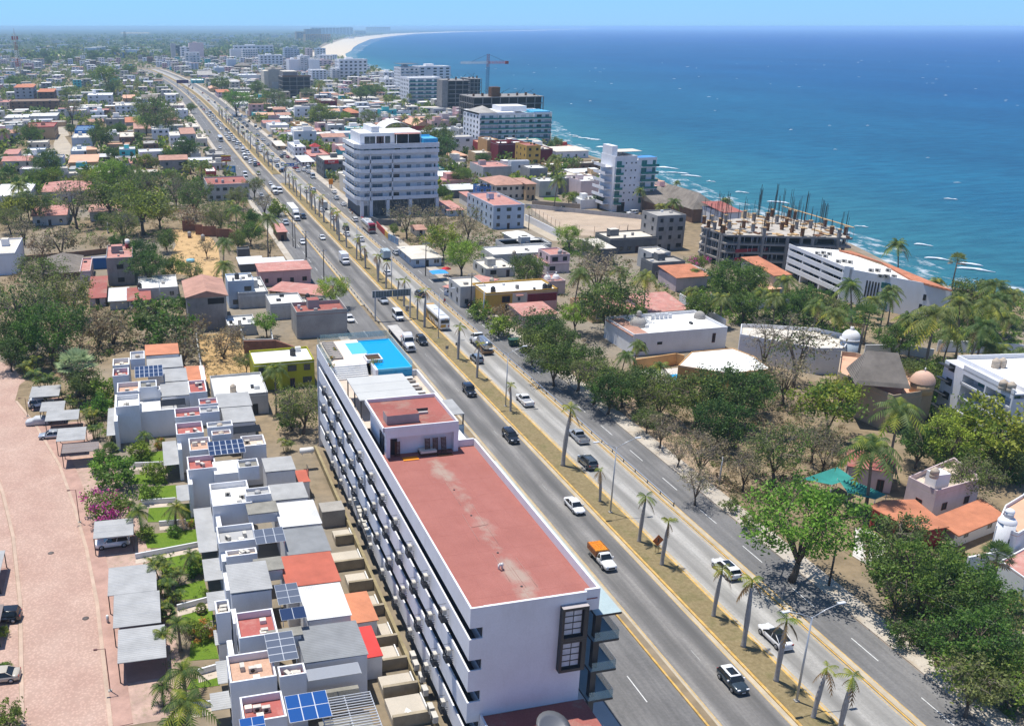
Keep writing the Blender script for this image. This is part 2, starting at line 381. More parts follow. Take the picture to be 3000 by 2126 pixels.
_gb('side_median',mb,'narrow earth strip between service road and highway');_gb('side_kerb',mk,'orange painted kerb of the narrow earth strip')
mb=MB();mk=MB()
for a,c in[(20,430),(480,1740)]:
 ys=part_ys(a,c)
 _ha(mb,73.05,73.75,.20,PALE,ys,.20);_ha(mk,73.76,73.95,.14,_ae,ys,.14)
 if a<100:_ha(mk,72.85,73.04,.14,_ae,ys,.14)
_gb('separator',mb,'raised concrete strip under the guardrail');_gb('separator_kerb',mk,'yellow kerbs along the guardrail strip')
mb=MB()
for x in(60.55,65.85):_ha(mb,x-.07,x+.07,.026,YEL)
_ha(mb,53.4,53.54,.026,YEL)
_ha(mb,60.62,61.19,.024,PALE);_ha(mb,53.0,53.39,.024,PALE);_ha(mb,65.41,65.75,.024,PALE)
_ha(mb,72.55,72.67,.026,YEL)
_gb('edge_line',mb,'faded yellow edge lines of the highway')
LNF=M('line_faded',(.42,.42,.40),.85,.2,1.5,_ub=(.28,.27,.26),_vb=.9)
mb=MB()
for Y in range(30,900,11):
 _ha(mb,76.9,77.02,.018,WHT,[Y,Y+4.5])
 (_ha(mb,69.40,69.47,.026,LNF,[Y+3,Y+6]),_ha(mb,57.17,57.23,.026,LNF,[Y+5,Y+7]))if Y%22<11 else 0
 _ha(mb,47.7,47.82,.018,WHT,[Y,Y+4.5])
_gb('lane_markings',mb,'dashed white lane markings')
WALK=M('pavement',(.46,.41,.345),.9,.2,.15,fine=.15,_ub=(.3,.22,.13),_vb=.5)
mb=MB();_ha(mb,80.15,83.3,.14,WALK,None,.14);_gb('sidewalk',mb,'dusty sidewalk along the tree row')
mb=MB();_ha(mb,41.0,43.15,.14,WALK,None,.14);_gb('left_sidewalk',mb,'sidewalk beside the landward houses')
PLAZA=M('forecourt',(.55,.52,.48),.85,.08,.3)
_i('forecourt',[(38.5,40),(43.1,40),(43.1,95),(38.5,95)],.16,PLAZA,'pale concrete forecourt beside the hotel')
_i('junction',[(60.9,441.5),(65.7,441.5),(65.7,469.5),(60.9,469.5)],.02,ASPH_L,'paved crossing through the median')
m,nt,b=_y('pink_cobbles')
vo=N(nt,'ShaderNodeTexVoronoi',Scale=3.2);nt.links.new(pos(nt),vo.inputs['Vector'])
n1=_t(nt,pos(nt),.18,5,.6);n2=_t(nt,pos(nt),.05,3)
o=_u(nt,n1,[(.3,(.42,.27,.215)),(.55,(.48,.325,.26)),(.75,(.53,.375,.305))]).outputs[0]
o=mix(nt,_u(nt,n2,[(.45,(0,0,0)),(.7,(.35,.35,.35))]).outputs[0],o,(.50,.37,.30))
o=mix(nt,.5,o,mix(nt,1.0,o,_u(nt,vo.outputs[0],[(.1,(1.1,)*3),(.6,(.62,)*3)]).outputs[0],'MULTIPLY'))
nt.links.new(o,b.inputs['Base Color']);b.inputs['Roughness'].default_value=.9;b.inputs['Specular IOR Level'].default_value=.15
COB=m
le=[g('G',165,1620),g('G',150,800),g('G',100,350),g('G',30,60),g('D',-40,1500),g('D',-150,1300)]
re=[g('G',730,1640),g('G',640,800),g('G',570,440),g('G',490,160),g('D',390,1500),g('D',230,1230),g('D',100,1070),g('D',130,960),g('D',170,930),g('D',70,830),g('D',-60,780)]
_i('cobbled_street',le+re[::-1],.02,COB,'pink cobbled street of the townhouse estate')
KER2=M('kerb_stone',(.46,.34,.26),.9,.15,.4)
def _ia(mb,line,wd,z,m,h=0):
 o2=_o(line,wd)
 for i in range(len(line)-1):
  q=[line[i],o2[i],o2[i+1],line[i+1]]
  a=sum(q[j][0]*q[(j+1)%4][1]-q[(j+1)%4][0]*q[j][1]for j in range(4))
  if a<0:q=q[::-1]
  mb.p(q,z-h if h else z-.01,z,m)
mb=MB();_ia(mb,re[:7],-.45,.12,KER2,.1);_ia(mb,le[:5],.45,.12,KER2,.1)
_gb('cobbled_street_kerb',mb,'pale kerb stones of the pink cobbled street')
WALK2=M('pink_walk',(.40,.25,.20),.9,.18,.5)
swr=[(x+.46,y)for x,y in re[:6]]
mb=MB();_ia(mb,swr,-2.0,.1,WALK2,.09)
_gb('pink_sidewalk',mb,'narrow pink sidewalk before the carports')
_i('estate_paving',[(x+.5,y)for x,y in re[:6]]+[(x+8.6,y)for x,y in re[:6]][::-1],.026,M('estate_pavers',(.42,.29,.235),.9,.2,.6,_ub=(.20,.19,.10),_vb=.5),'pink pavers around the carports')
_i('pink_verge',[(x-.5,y)for x,y in le[:5]]+[(-40,160),(-40,60)],.022,COB,'pink paving on the far side of the cobbled street')
_ad=M('dirt_lane',(.42,.36,.28),.95,.15,.12,fine=.15)
_i('dirt_lane',[g('b1',740,320),g('b1',830,375),g('b1',930,250),g('b1',960,130),g('b1',870,0),g('a1',930,1500),g('a1',860,1320),g('a1',800,1330),g('a1',760,1500),g('b1',720,100)],.01,_ad,'cobbled lane climbing between the landward houses')
SANDLOT=M('sand_lot',(.43,.335,.25),.95,.14,.15,fine=.14)
LOT=[g('b4',235,955),g('b4',1890,1095),g('b4',1890,1290),g('b4',1300,1345),g('b4',900,1330),g('b4',640,1260)]
_i('sand_pitch',LOT,.03,SANDLOT,'bare sandy football pitch before the white tower')
_i('dry_yard',[g('D',1325,620),g('D',1620,610),g('D',1690,900),g('D',1390,950)],.02,M('straw',(.44,.29,.13),.95,.2,.5,fine=.2),'bare straw coloured plot behind the townhouses')
_i('sandy_slope',[g('b2',0,1250),g('b2',300,1260),g('b2',560,1370),g('b2',640,1500),g('D',1500,300),g('D',1350,240),g('D',1100,200),g('D',1180,20)],.02,M('ochre_sand',(.50,.33,.16),.95,.15,.3,fine=.15),'ochre sandy plot among the palms')
_i('back_lane',[g('b4',170,1040),g('b4',630,1345),g('b4',1300,1390),g('b4',1000,1420),g('b4',540,1400),g('b4',160,1200)],.015,_ad,'dirt lane below the football pitch')
_i('tree_row_verge',[g('I',0,90),g('E',2290,1560),g('E',1700,1080),g('E',1300,760),g('E',1000,560),g('E',1300,700),g('F',0,1200),g('F',300,1620),g('I',480,300),g('I',1000,700),g('I',1640,1170),g('I',1900,1600),g('I',1700,1600),g('I',1450,1200),g('I',700,500)],.008,M('leaf_litter',(.38,.28,.19),.95,.25,.4,fine=.25,_ub=(.18,.12,.08),_vb=.6),'dusty verge scattered with dry leaves')
_i('driveway',[g('I',1160,290),g('I',1260,310),g('I',1400,400),g('I',1270,560),g('I',1140,480)],.03,PLAZA,'pale driveway of the arched garage')
m,nt,b=_y('lawn');_yd['lawn']=m
n1=_t(nt,pos(nt),.5,5,.7);n2=_t(nt,pos(nt),5,3)
o=_u(nt,n1,[(.3,(.07,.14,.012)),(.7,(.14,.21,.02))]).outputs[0]
o=mix(nt,.4,o,_u(nt,n2,[(.3,(.04,.09,.01)),(.7,(.18,.25,.04))]).outputs[0])
nt.links.new(o,b.inputs['Base Color']);b.inputs['Roughness'].default_value=.9;b.inputs['Specular IOR Level'].default_value=.1
hz=MB();hz.b(-66000,66000,-1600,66000,-4,72,None)
me=bpy.data.meshes.new('haze');me.from_pydata(hz.v,[],hz.f)
m=bpy.data.materials.new('haze_air');m.use_nodes=True;nt=m.node_tree;nt.nodes.remove(nt.nodes['Principled BSDF'])
pv=nt.nodes.new('ShaderNodeVolumePrincipled');pv.inputs['Color'].default_value=(.50,.76,1.0,1);pv.inputs['Density'].default_value=9.5e-5;pv.inputs['Anisotropy'].default_value=.0
nt.links.new(pv.outputs[0],nt.nodes['Material Output'].inputs['Volume']);me.materials.append(m)
ho=_cd('haze',me);ho['kind']='stuff';ho['label']='thin bluish sea haze over the bay'
_kc=M('white_stucco',(.72,.72,.73),.85,.05,.25,fine=.05,_ub=(.50,.48,.45),_vb=.22)
_lc=M('white_sealed_roof',(.74,.73,.70),.85,.07,.2,fine=.06,_ub=(.52,.49,.44),_vb=.45)
_pc=M('bare_block',(.30,.285,.27),.9,.15,.4,_ub=(.16,.15,.14),_vb=.5)
_nc=_v('black_metal',(.022,.024,.028),.45)
_mc=_v('painted_steel',(.45,.46,.47),.4,metal=.3)
_zd=_v('window_glass',(.03,.045,.055),.08,.6)
_ed=_v('bluish_glass',(.10,.17,.22),.1,.6)
CURT=M('curtain',(.52,.54,.56),.8,.1,2)
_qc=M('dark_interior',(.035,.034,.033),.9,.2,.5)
_md=M('corridor_shade',(.055,.058,.07),.8,.1,.5)  # near-black colour imitates the shade inside the open corridors
_rc=M('red_roof_paint',(.335,.112,.092),.9,.14,.12,fine=.2,_ub=(.30,.21,.165),_vb=.85)
_fd=M('red_terrace',(.36,.105,.09),.8,.12,.3,fine=.08,_ub=(.50,.30,.26),_vb=.35)
_hd=M('faded_red_roof',(.46,.215,.18),.88,.16,.3,fine=.12,_ub=(.48,.37,.31),_vb=.6)
_pd=M('beige_floor',(.56,.46,.37),.85,.1,.4,fine=.08)
_gd=_x('grey_sheet',(.39,.39,.385),'Y',.9,.16)
WHITECORR=_x('white_sheet',(.68,.68,.68),'X',1.6,.18)
REDCORR=_x('red_sheet',(.52,.14,.09),'Y',1.6,.25)
ORANGECORR=_x('orange_sheet',(.60,.24,.13),'Y',1.2,.2)
PANELM=_v('solar_cell',(.02,.035,.085),.18,.6)
PANELG=_v('solar_cell_grey',(.10,.115,.15),.2,.7)
PANELB=_v('solar_cell_blue',(.015,.07,.24),.18,.6)
ALU=_v('aluminium',(.62,.63,.64),.35,metal=.5)
POOLW=_v('pool_water',(.0,.30,.62),.08,.5)
POOLS=_v('pool_shallow',(.10,.48,.68),.1,.5)
POOLT=M('pool_tile',(.02,.25,.45),.4,.15,2)
_rd=M('dark_wood',(.10,.045,.025),.7,.3,1.2)
ORCLOTH=M('orange_cloth',(.75,.26,.02),.8,.1,2)
_qd=M('cream_cushion',(.68,.62,.52),.9,.08,2)
BALGL=None
def glassrail():
 global BALGL
 if BALGL:return BALGL
 m,nt,b=_y('railing_glass')
 tr=nt.nodes.new('ShaderNodeBsdfTransparent');mx=nt.nodes.new('ShaderNodeMixShader');mx.inputs[0].default_value=.35
 b.inputs['Base Color'].default_value=(.35,.48,.45,1);b.inputs['Roughness'].default_value=.08
 nt.links.new(tr.outputs[0],mx.inputs[1]);nt.links.new(b.outputs[0],mx.inputs[2]);nt.links.new(mx.outputs[0],nt.nodes['Material Output'].inputs[0])
 BALGL=m;return m
_ld=glassrail()
def window_mesh(name,frame,_dc,bars=1,hbars=0):
 mb=MB();t=.05
 mb.b(-.5,.5,-.06,.0,0,t,frame);mb.b(-.5,.5,-.06,.0,1-t,1,frame)
 mb.b(-.5,-.5+t,-.06,.0,t,1-t,frame);mb.b(.5-t,.5,-.06,.0,t,1-t,frame)
 for i in range(bars):x=-.5+(i+1)/(bars+1);mb.b(x-.02,x+.02,-.05,.0,t,1-t,frame)
 for i in range(hbars):z=(i+1)/(hbars+1);mb.b(-.5+t,.5-t,-.045,.0,z-.02,z+.02,frame)
 mb.b(-.5+t,.5-t,-.025,0,t,1-t,_dc);return mb.mesh(name)
_wc={'w':window_mesh('window',_v('frame_white',(.6,.6,.6),.5),_zd),'d':window_mesh('window',_nc,_zd),'c':window_mesh('window',_v('frame_grey',(.25,.25,.25),.5),CURT,1),'b':window_mesh('window',_v('frame_grey2',(.3,.32,.33),.5),_ed,1),'o':window_mesh('window',_qc,_qc,0),'g':window_mesh('window',_v('frame_teal',(.06,.22,.2),.4),_v('teal_glass',(.04,.16,.15),.1,.6),1),'r':window_mesh('window',M('brown_frame',(.2,.07,.05),.7),_qc,1)}
DOORM={}
def ac_mesh():
 mb=MB();mb.b(-.28,.28,-.5,.5,0,.75,M('ac_case',(.52,.49,.43),.6,.1,2));mb.c(0,0,0,0,.01,_nc,4)
 mb.t([(-.285,0,.38),(-.30,0,.38)],.28,_nc,12);return mb.mesh('ac_unit')
AC=ac_mesh()
def tank_mesh(m,lid):
 return MB().l([(.0,0),(.52,0),(.56,.06),(.56,.4),(.53,.44),(.56,.48),(.56,.9),(.50,1.05),(.25,1.18),(.22,1.28),(0,1.3)],m,14).mesh('water_tank')
_id=tank_mesh(_v('black_plastic',(.03,.03,.032),.5),None);_jd=tank_mesh(M('beige_plastic',(.52,.43,.33),.6,.06,2),None);_kd=tank_mesh(M('grey_plastic',(.38,.37,.36),.6,.06,2),None)
def solar_mesh(cell,nx,ny):
 mb=MB();mb.b(0,1,0,1,-.02,0,ALU)
 for i in range(nx):
  for j in range(ny):
   mb.e([(i/nx+.012,j/ny+.012,.006),((i+1)/nx-.012,j/ny+.012,.006),((i+1)/nx-.012,(j+1)/ny-.012,.006),(i/nx+.012,(j+1)/ny-.012,.006)],cell)
 return mb.mesh('solar_panel')
XL,XR,YN,YF,ZT=25.5,38.5,69.3,148.0,18.5
hotel=_fb('hotel_building','long white hotel with a red roof and a rooftop pool beside the highway','hotel',(32,108,0))
hx,hy=32,108
def hb(mb,x0,x1,y0,y1,z0,z1,m,top=None):mb.b(x0-hx,x1-hx,y0-hy,y1-hy,z0,z1,m,top)
mb=MB();hb(mb,26.8,37.0,YN,YF-.2,0,17.45,_kc)
hb(mb,37.0,38.2,YN+3,YF-.3,0,17.4,_kc);mb.B('wall',hotel)
bands=[(12.8,15.1),(9.25,11.6),(5.65,8.0),(2.1,4.5)]
for z0,z1 in bands:
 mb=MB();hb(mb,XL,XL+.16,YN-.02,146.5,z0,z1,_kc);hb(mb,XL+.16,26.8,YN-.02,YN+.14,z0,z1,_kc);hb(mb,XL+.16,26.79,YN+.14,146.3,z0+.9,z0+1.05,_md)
 mb.B('balcony_band',hotel)
mb=MB();hb(mb,XL,XL+.18,YN-.05,YF,16.34,ZT,_kc);hb(mb,XL+.18,26.8,YN-.05,YN+.15,16.34,ZT,_kc)
hb(mb,26.8,37.0,YN-.05,YN+.2,17.45,ZT,_kc);hb(mb,36.98,38.5,YN+.25,YN+.5,16.2,ZT,_kc);hb(mb,38.25,38.5,YN+.5,105.2,16.2,ZT,_kc)
hb(mb,XL,26.8,YF-.2,YF,0,ZT,_kc);hb(mb,XL+.18,26.8,YN+.15,146,16.34,16.6,_md);hb(mb,36,38.3,105.2,105.45,17.45,ZT,_kc)
hb(mb,38.25,38.5,118.9,132.3,17.0,ZT,_kc);hb(mb,32,38.3,132.1,132.35,17,ZT,_kc)
mb.B('parapet',hotel)
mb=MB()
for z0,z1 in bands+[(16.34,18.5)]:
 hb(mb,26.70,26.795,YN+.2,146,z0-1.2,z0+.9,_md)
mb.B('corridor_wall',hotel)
cage=MB()
for y in(-.6,-.2,.2,.6):
 cage.t([(-.42,y,-.95),(-.42,y,.0)],.045,_nc,4,smooth=False)
for z in(-.95,-.65,-.35,0):
 cage.t([(-.42,-.6,z),(-.42,.6,z)],.045,_nc,4,smooth=False)
 for y in(-.6,.6):cage.t([(-.42,y,z),(.4,y,z)],.045,_nc,4,smooth=False)
cage.b(-.42,.4,-.6,.6,-.98,-.95,_nc)
for y in(-.6,.6):cage.t([(-.42,y,0),(-.42,y,.9),(.4,y,.9)],.04,_nc,4,smooth=False)
cage.t([(-.42,-.6,.9),(-.42,.6,.9)],.04,_nc,4,smooth=False)
CAGE=cage.mesh('ac_cage')
rows=[(14.0,[138.5,133.8,127.5,119.5,113.1,106.4,100.4,94.2,88.0,81.8,75.5]),(10.5,[139.5,132.6,126.3,118.4,112.3,105.0,98.6,92.4,86.2,80.0,73.8]),(7.0,[136.5,131,124,116.8,110,103.3,97,90.6,84.2,78]),(3.4,[133,126.5,120,113.5,107,100.5,94,87.5,81,75])]
for z,ys in rows:
 for i,y in enumerate(ys):
  a=_cd('ac_unit',AC,hotel,(25.0-hx,y-hy,z),0,(.72,.72,.72));c=_cd('cage',CAGE,a,(0,0,0),0,(1.2,1.2,1.1))
for i in range(9):
 _cd('ac_unit',AC,hotel,(25.3-hx,118-i*1.1-hy,4.6-.15*i))
for i,(a,c)in enumerate([(480,1150),(500,1210),(540,1290),(560,1380),(600,1500),(625,1560)]):
 X,Y=g('H',a,c,2.0);_cd('ac_unit',AC,hotel,(min(X,25.2)-hx,Y-hy,1.6))
HROOF,nt,b=_y('worn_membrane');sx=nt.nodes.new('ShaderNodeSeparateXYZ');nt.links.new(pos(nt),sx.inputs[0])
mt=N(nt,'ShaderNodeMath',_operation='SUBTRACT');nt.links.new(sx.outputs[0],mt.inputs[0]);mt.inputs[1].default_value=32.2;ab=N(nt,'ShaderNodeMath',_operation='ABSOLUTE');nt.links.new(mt.outputs[0],ab.inputs[0])
mr=N(nt,'ShaderNodeMapRange');mr.inputs[1].default_value=4.0;mr.inputs[2].default_value=.3;nt.links.new(ab.outputs[0],mr.inputs[0]);ml=N(nt,'ShaderNodeMath',_operation='MULTIPLY');nt.links.new(mr.outputs[0],ml.inputs[0]);nt.links.new(_t(nt,pos(nt,(1,.8,1)),.24,6,.68),ml.inputs[1])
o=_u(nt,_t(nt,pos(nt),.3,6,.7),[(.3,(.295,.112,.092)),(.7,(.355,.143,.118))]).outputs[0]
o=mix(nt,.35,o,mix(nt,1.0,o,_u(nt,_t(nt,pos(nt),7,3),[(.35,(.7,)*3),(.65,(1.1,)*3)]).outputs[0],'MULTIPLY'))
o=mix(nt,_u(nt,ml.outputs[0],[(.40,(0,0,0)),(.58,(.8,)*3)]).outputs[0],o,(.34,.275,.225));nt.links.new(o,b.inputs['Base Color']);b.inputs['Roughness'].default_value=.9;b.inputs['Specular IOR Level'].default_value=.15
mb=MB();hb(mb,XL+.18,38.25,YN+.2,105.2,17.45,17.55,HROOF)
for x in range(28,38,2):hb(mb,x-.006,x+.006,YN+.5,105,17.55,17.556,M('roof_seam',(.31,.105,.088),.9))
for y in range(72,104,4):hb(mb,26.2,38,y-.006,y+.006,17.55,17.555,_yd['roof_seam'])
mb.B('roof',hotel)
PIPE=M('pvc_pipe',(.42,.25,.21),.6,.05)
mb=MB()
for(x0,y0,x1,y1)in[(31.2,74,31.4,79.5),(33.4,72.5,33.4,78),(32.3,72.6,32.3,76.5),(30.8,82,31,88),(32.6,81,32.8,90),(31.5,90,31.6,96),(31,85,33,85.2)]:
 mb.t([(x0-hx,y0-hy,17.58),(x1-hx,y1-hy,17.58)],.025,PIPE,5)
mb.B('roof_pipe',hotel)
mb=MB();X,Y=g('H',1068,565,17.6)
for dx in(-.18,.18):mb.t([(X-hx+dx,Y-hy,17.56),(X-hx+dx,Y-hy,18.1),(X-hx+dx*.6,Y-hy-.12,18.25),(X-hx+dx*.6,Y-hy-.28,18.1)],.11,_lc,8)
mb.B('vent_pipe',hotel)
mb=MB()
for a,c in[(757,38),(872,210),(1050,460),(1210,685)]:
 X,Y=g('H',a,c,17.56);mb.c(X-hx,Y-hy,17.56,17.6,.12,_nc,10)
mb.B('roof_drain',hotel)
mb=MB();hb(mb,26.6,35.6,105.0,113.6,17.45,21.2,_kc);hb(mb,26.3,35.8,104.0,105.0,20.3,21.2,_kc);hb(mb,35.2,35.8,104.1,105,17.45,20.3,_kc);hb(mb,26.4,26.9,104.1,105,17.45,20.3,_kc)
for q in[(26.0,35.7,103.9,104.1),(26.0,35.7,113.7,113.9),(25.9,26.1,103.9,113.9),(35.5,35.7,104.1,113.7)]:hb(mb,*q,21.2,21.75,_kc)
mb.B('stair_house',hotel)
mb=MB();hb(mb,26.1,35.5,104.1,113.7,21.2,21.28,_rc);mb.B('stair_house_roof',hotel)
RIB=_x('ribbed_steel',(.44,.38,.37),'X',3.0,.25)
mb=MB();hb(mb,26.9,31.1,105.8,107.8,21.28,22.5,RIB,_rc);mb.B('roof_shed',hotel)
mb=MB();hb(mb,31.6,33.0,108.2,109.6,21.28,21.55,M('grey_cap',(.40,.36,.35),.8));hb(mb,31.4,33.1,108.7,108.8,21.55,21.9,_nc);mb.B('skylight',hotel)
_cd('door',MB().b(-.5,.5,-.05,.05,0,2.2,_nc).mesh('door'),hotel,(27.5-hx,104.98-hy,17.5))
for y in(106.2,107.6):_cd('window',_wc['d'],hotel,(26.58-hx,y-hy,17.6),-pi/2,(1,1,2.2))
mb=MB();hb(mb,XL+.2,38.25,113.9,133.9,17.45,17.55,_pd);mb.B('terrace_floor',hotel)
ZP=19.3
DECK=M('deck_stone',(.72,.60,.50),.8,.06,.6)
mb=MB();hb(mb,XL+.2,32.0,134.6,146.6,17.4,ZP,_kc,DECK);hb(mb,32.0,37.4,131.5,145.9,17.3,ZP-.35,POOLT);hb(mb,31.6,32.0,131.3,134.6,17.4,ZP,_kc);mb.B('pool_deck',hotel)
mb=MB();hb(mb,32.02,37.25,131.75,145.6,ZP-.35,ZP-.08,POOLW)
mb.B('pool',hotel)
mb=MB();hb(mb,29.7,32.3,139.3,145.0,ZP,ZP+.015,POOLS);mb.B('shallow_pool',hotel)
mb=MB();hb(mb,37.25,37.4,131.5,145.9,ZP-.35,ZP,POOLS);hb(mb,32.0,37.25,145.6,145.9,ZP-.35,ZP,POOLT);hb(mb,32.0,37.25,131.5,131.74,ZP-.35,ZP-.02,POOLS);mb.B('pool_edge',hotel)
mb=MB()
for i in range(7):hb(mb,XL+.4,30.9,134.6-.28*(7-i),134.6-.28*(6-i),17.5,17.55+.24*(i+1),_lc)
mb.B('pool_steps',hotel)
mb=MB();hb(mb,31.0,33.6,134.6,137.4,17.5,ZP+.35,_kc,M('soil',(.08,.05,.03),.95));hb(mb,31.0,33.6,134.6,134.8,ZP+.35,ZP+.5,_kc);hb(mb,31.0,31.2,134.8,137.4,ZP+.35,ZP+.5,_kc);hb(mb,33.4,33.6,134.8,137.4,ZP+.35,ZP+.5,_kc);hb(mb,31.2,33.4,137.2,137.4,ZP+.35,ZP+.5,_kc);mb.B('planter',hotel)
mb=MB();hb(mb,25.9,34.3,116.8,125.8,20.35,20.5,M('pergola_sheet',(.47,.47,.45),.7,.06,.3))
for x in(26.1,34.1):
 for y in(117,121,125.6):hb(mb,x-.08,x+.08,y-.08,y+.08,17.55,20.35,_nc)
for y in(119.6,122.7):hb(mb,25.9,34.3,y-.02,y+.02,20.5,20.515,_mc)
mb.B('pergola',hotel)
mb=MB();hb(mb,36.9,39.0,111.2,116.6,19.4,19.52,_gd);hb(mb,38.8,38.95,111.3,111.45,17.0,19.4,_nc);hb(mb,38.8,38.95,116.3,116.45,17.0,19.4,_nc);hb(mb,37.2,38.9,110.9,111.1,13,18.0,M('bluegrey_wall',(.34,.42,.46),.8));mb.B('side_canopy',hotel)
mb=MB();hb(mb,37.42,37.46,131.5,147.5,18.6,20.2,_ld);hb(mb,26,37.4,147.3,147.35,19.3,20.3,_ld);hb(mb,XL+.06,XL+.1,134.6,147.3,18.5,20.0,_ld);mb.B('glass_railing',hotel)
mb=MB()
def gy(t,a,b,Y):
 lo,hi=-3,40
 u,v=px(t,a,b)
 for _ in range(50):
  m_=(lo+hi)/2
  if P(u,v,m_)[1]>Y:lo=m_
  else:hi=m_
 return P(u,v,lo)[0],lo
xa,za=gy('h3',1195,455,YN-.6);xb,zb=gy('h3',1455,425,YN-.6);xc,zc=gy('h3',1165,1090,YN-.6)
zmid=(za+zc)/2
def frame_box(z0,z1):
 hb(mb,xa,xb,YN-.7,YN,z1-.3,z1,_nc,M('grey_cap',(.4,.36,.35)));hb(mb,xa,xb,YN-.7,YN,z0,z0+.3,_nc);hb(mb,xa,xa+.22,YN-.7,YN,z0+.3,z1-.3,_nc);hb(mb,xb-.45,xb,YN-.7,YN,z0+.3,z1-.3,_nc)
frame_box(zc,zmid);frame_box(zmid+.01,za);mb.B('bay_frame',hotel)
WBAY=window_mesh('window',_nc,CURT,1,3)
for z0,z1 in((zc+.35,zmid-.35),(zmid+.35,za-.35)):
 _cd('window',WBAY,hotel,((xa+xb)/2-.1-hx,YN-.35-hy,z0),0,(xb-xa-.75,1,z1-z0))
 mb=MB();hb(mb,xa+.2,xb-.42,YN-.35,YN-.3,z0-.05,z1+.05,CURT);mb.B('bay_curtain',hotel)
SLABT=M('slab_top',(.35,.43,.44),.6,.08)
for z in(15.6,12.6,9.1,5.6):
 mb=MB();hb(mb,38.2,40.9,YN+.1,104,z-.25,z,_nc,SLABT);mb.B('balcony',hotel)
 if z<15:mb=MB();hb(mb,40.8,40.85,YN+.1,104,z,z+1.0,_ld);hb(mb,38.3,40.8,YN+.1,YN+.15,z,z+1.0,_ld);mb.B('balcony_glass',hotel)
mb=MB()
for y in(70.2,78,86,94,102):hb(mb,38.5,39.1,y-.3,y+.3,0,15.4,_nc)
mb.B('column',hotel)
mb=MB()
for z0 in(12.4,8.9,5.2):hb(mb,38.2,38.24,YN+3.1,104,z0+.3,z0+2.6,_ed);hb(mb,37.05,38.1,YN+2.94,YN+2.99,z0+.2,z0+2.8,_zd)
mb.B('window_band',hotel)
mb=MB();hb(mb,26.9,37.6,56,YN-.08,0,6.2,_kc,_rc);hb(mb,26.9,37.6,55.8,56,0,6.7,_kc);hb(mb,26.8,27.0,56,YN-.1,5.6,6.5,_kc);mb.B('annex',hotel)
mb=MB();hb(mb,24.3,24.7,70,146,0,1.1,M('mossy_concrete',(.28,.23,.13),.9,.25,.5));mb.B('foot_wall',hotel)
def lounger_mesh(m,cush):
 mb=MB();mb.b(-.35,.35,-1,1,.25,.32,m)
 for x in(-.32,.26):
  for y in(-.9,.8):mb.b(x,x+.06,y,y+.08,0,.25,m)
 mb.b(-.35,.35,.35,1.0,.32,.4,m);return mb
def slat_lounger():
 mb=MB()
 for x in(-.34,.28):mb.b(x,x+.06,0,.07,0,2.0,_rd)
 for i in range(11):mb.b(-.28,.28,.0,.05,.12+i*.17,.24+i*.17,_rd)
 return mb.mesh('sun_lounger')
SL=slat_lounger()
for a,c,lab,tilt in[(1065,1555,'dark wooden sun lounger standing upright by the doorway of the roof house',.05),(1395,1480,'leftmost of the brown slatted loungers leaning in the middle of the roof house wall',.25),(1490,1475,'brown slatted lounger leaning between two others against the roof house wall',.15),(1620,1510,'brown slatted lounger leaning furthest right against the roof house wall',.3)]:
 X,Y=g('h1',a,c,17.56);o=_cd('sun_lounger',SL,None,(X,104.35-tilt,17.57));o.rotation_euler=(-tilt*.8,0,0);_dd(o,lab,'sun lounger','loungers stored on the hotel roof')
X,Y=g('h1',1430,1530,17.6)
t=_fb('day_bed','low wooden day bed with a cream mattress on the red hotel roof','day bed',(X,Y,17.55))
MB().b(-1.1,1.1,-.7,.7,0,.35,_rd).B('frame',t);MB().b(-1.05,1.05,-.66,.66,.35,.6,_qd).B('mattress',t)
X,Y=g('h1',1230,1595,17.6);_dd(MB().b(-1.0,1.0,-.5,.5,0,.08,ORCLOTH).B('mat',None,(X,Y,17.56)),'orange mat lying on the red hotel roof','mat')
X,Y=g('h1',1640,1545,17.6)
mb=MB();[mb.b(-1.0+i*.2,-.85+i*.2,-.4,.4,.02,.1,_rd)for i in range(10)];mb.b(-1,1,-.4,-.34,0,.02,_rd);mb.b(-1,1,.34,.4,0,.02,_rd)
_dd(mb.B('wooden_pallet',None,(X,Y,17.56)),'flat brown slatted frame lying on the red hotel roof','slatted frame')
X,Y=g('h1',1230,1500,17.6);mb=MB();s_=RND(5)
for i in range(9):mb.t([(s_.U(-.9,.9),s_.U(-.4,.4),.1+s_.U(0,.4)),(s_.U(-.9,.9),s_.U(-.4,.4),.1+s_.U(0,.5))],.05,_mc if i%2 else _rd,4)
mb.b(-.9,.9,-.4,.4,0,.12,_rd);_dd(mb.B('furniture_pile',None,(X,Y,17.56)),'heap of folded metal chairs by the roof house wall','chair heap')
LM=lounger_mesh(_lc,None).mesh('sun_lounger');LM2=lounger_mesh(M('grey_sling',(.25,.23,.21),.8),None).mesh('sun_lounger')
for i in range(7):
 X=36.3+.05*i;Y=130.8-i*1.55;_dd(_cd('sun_lounger',LM if i%2==0 else LM2,None,(X,Y,17.56),pi/2),('white' if i%2==0 else 'grey')+' sun lounger in the row beside the rooftop pergola','sun lounger',('white' if i%2==0 else 'grey')+' loungers beside the pergola')
for i in range(9):
 _dd(_cd('sun_lounger',LM2,None,(26.9,145.3-i*.95,ZP+.01),pi/2),'grey sun lounger in the row along the pool deck','sun lounger','loungers along the pool deck')
X,Y=g('H',1400,1600,7.4);t=_fb('satellite_dish','big dark grey dish antenna on the low red roof below the end wall','dish antenna',(X,Y-.6,6.2))
DISHM=_v('dish_grey',(.10,.105,.12),.5)
o=MB().l([(0,.0),(.6,.06),(1.2,.25),(1.65,.5),(1.68,.52),(1.2,.3),(.6,.12),(0,.06)],DISHM,20).B('reflector',t,(0,0,.9));o.rotation_euler=(.35,.1,0)
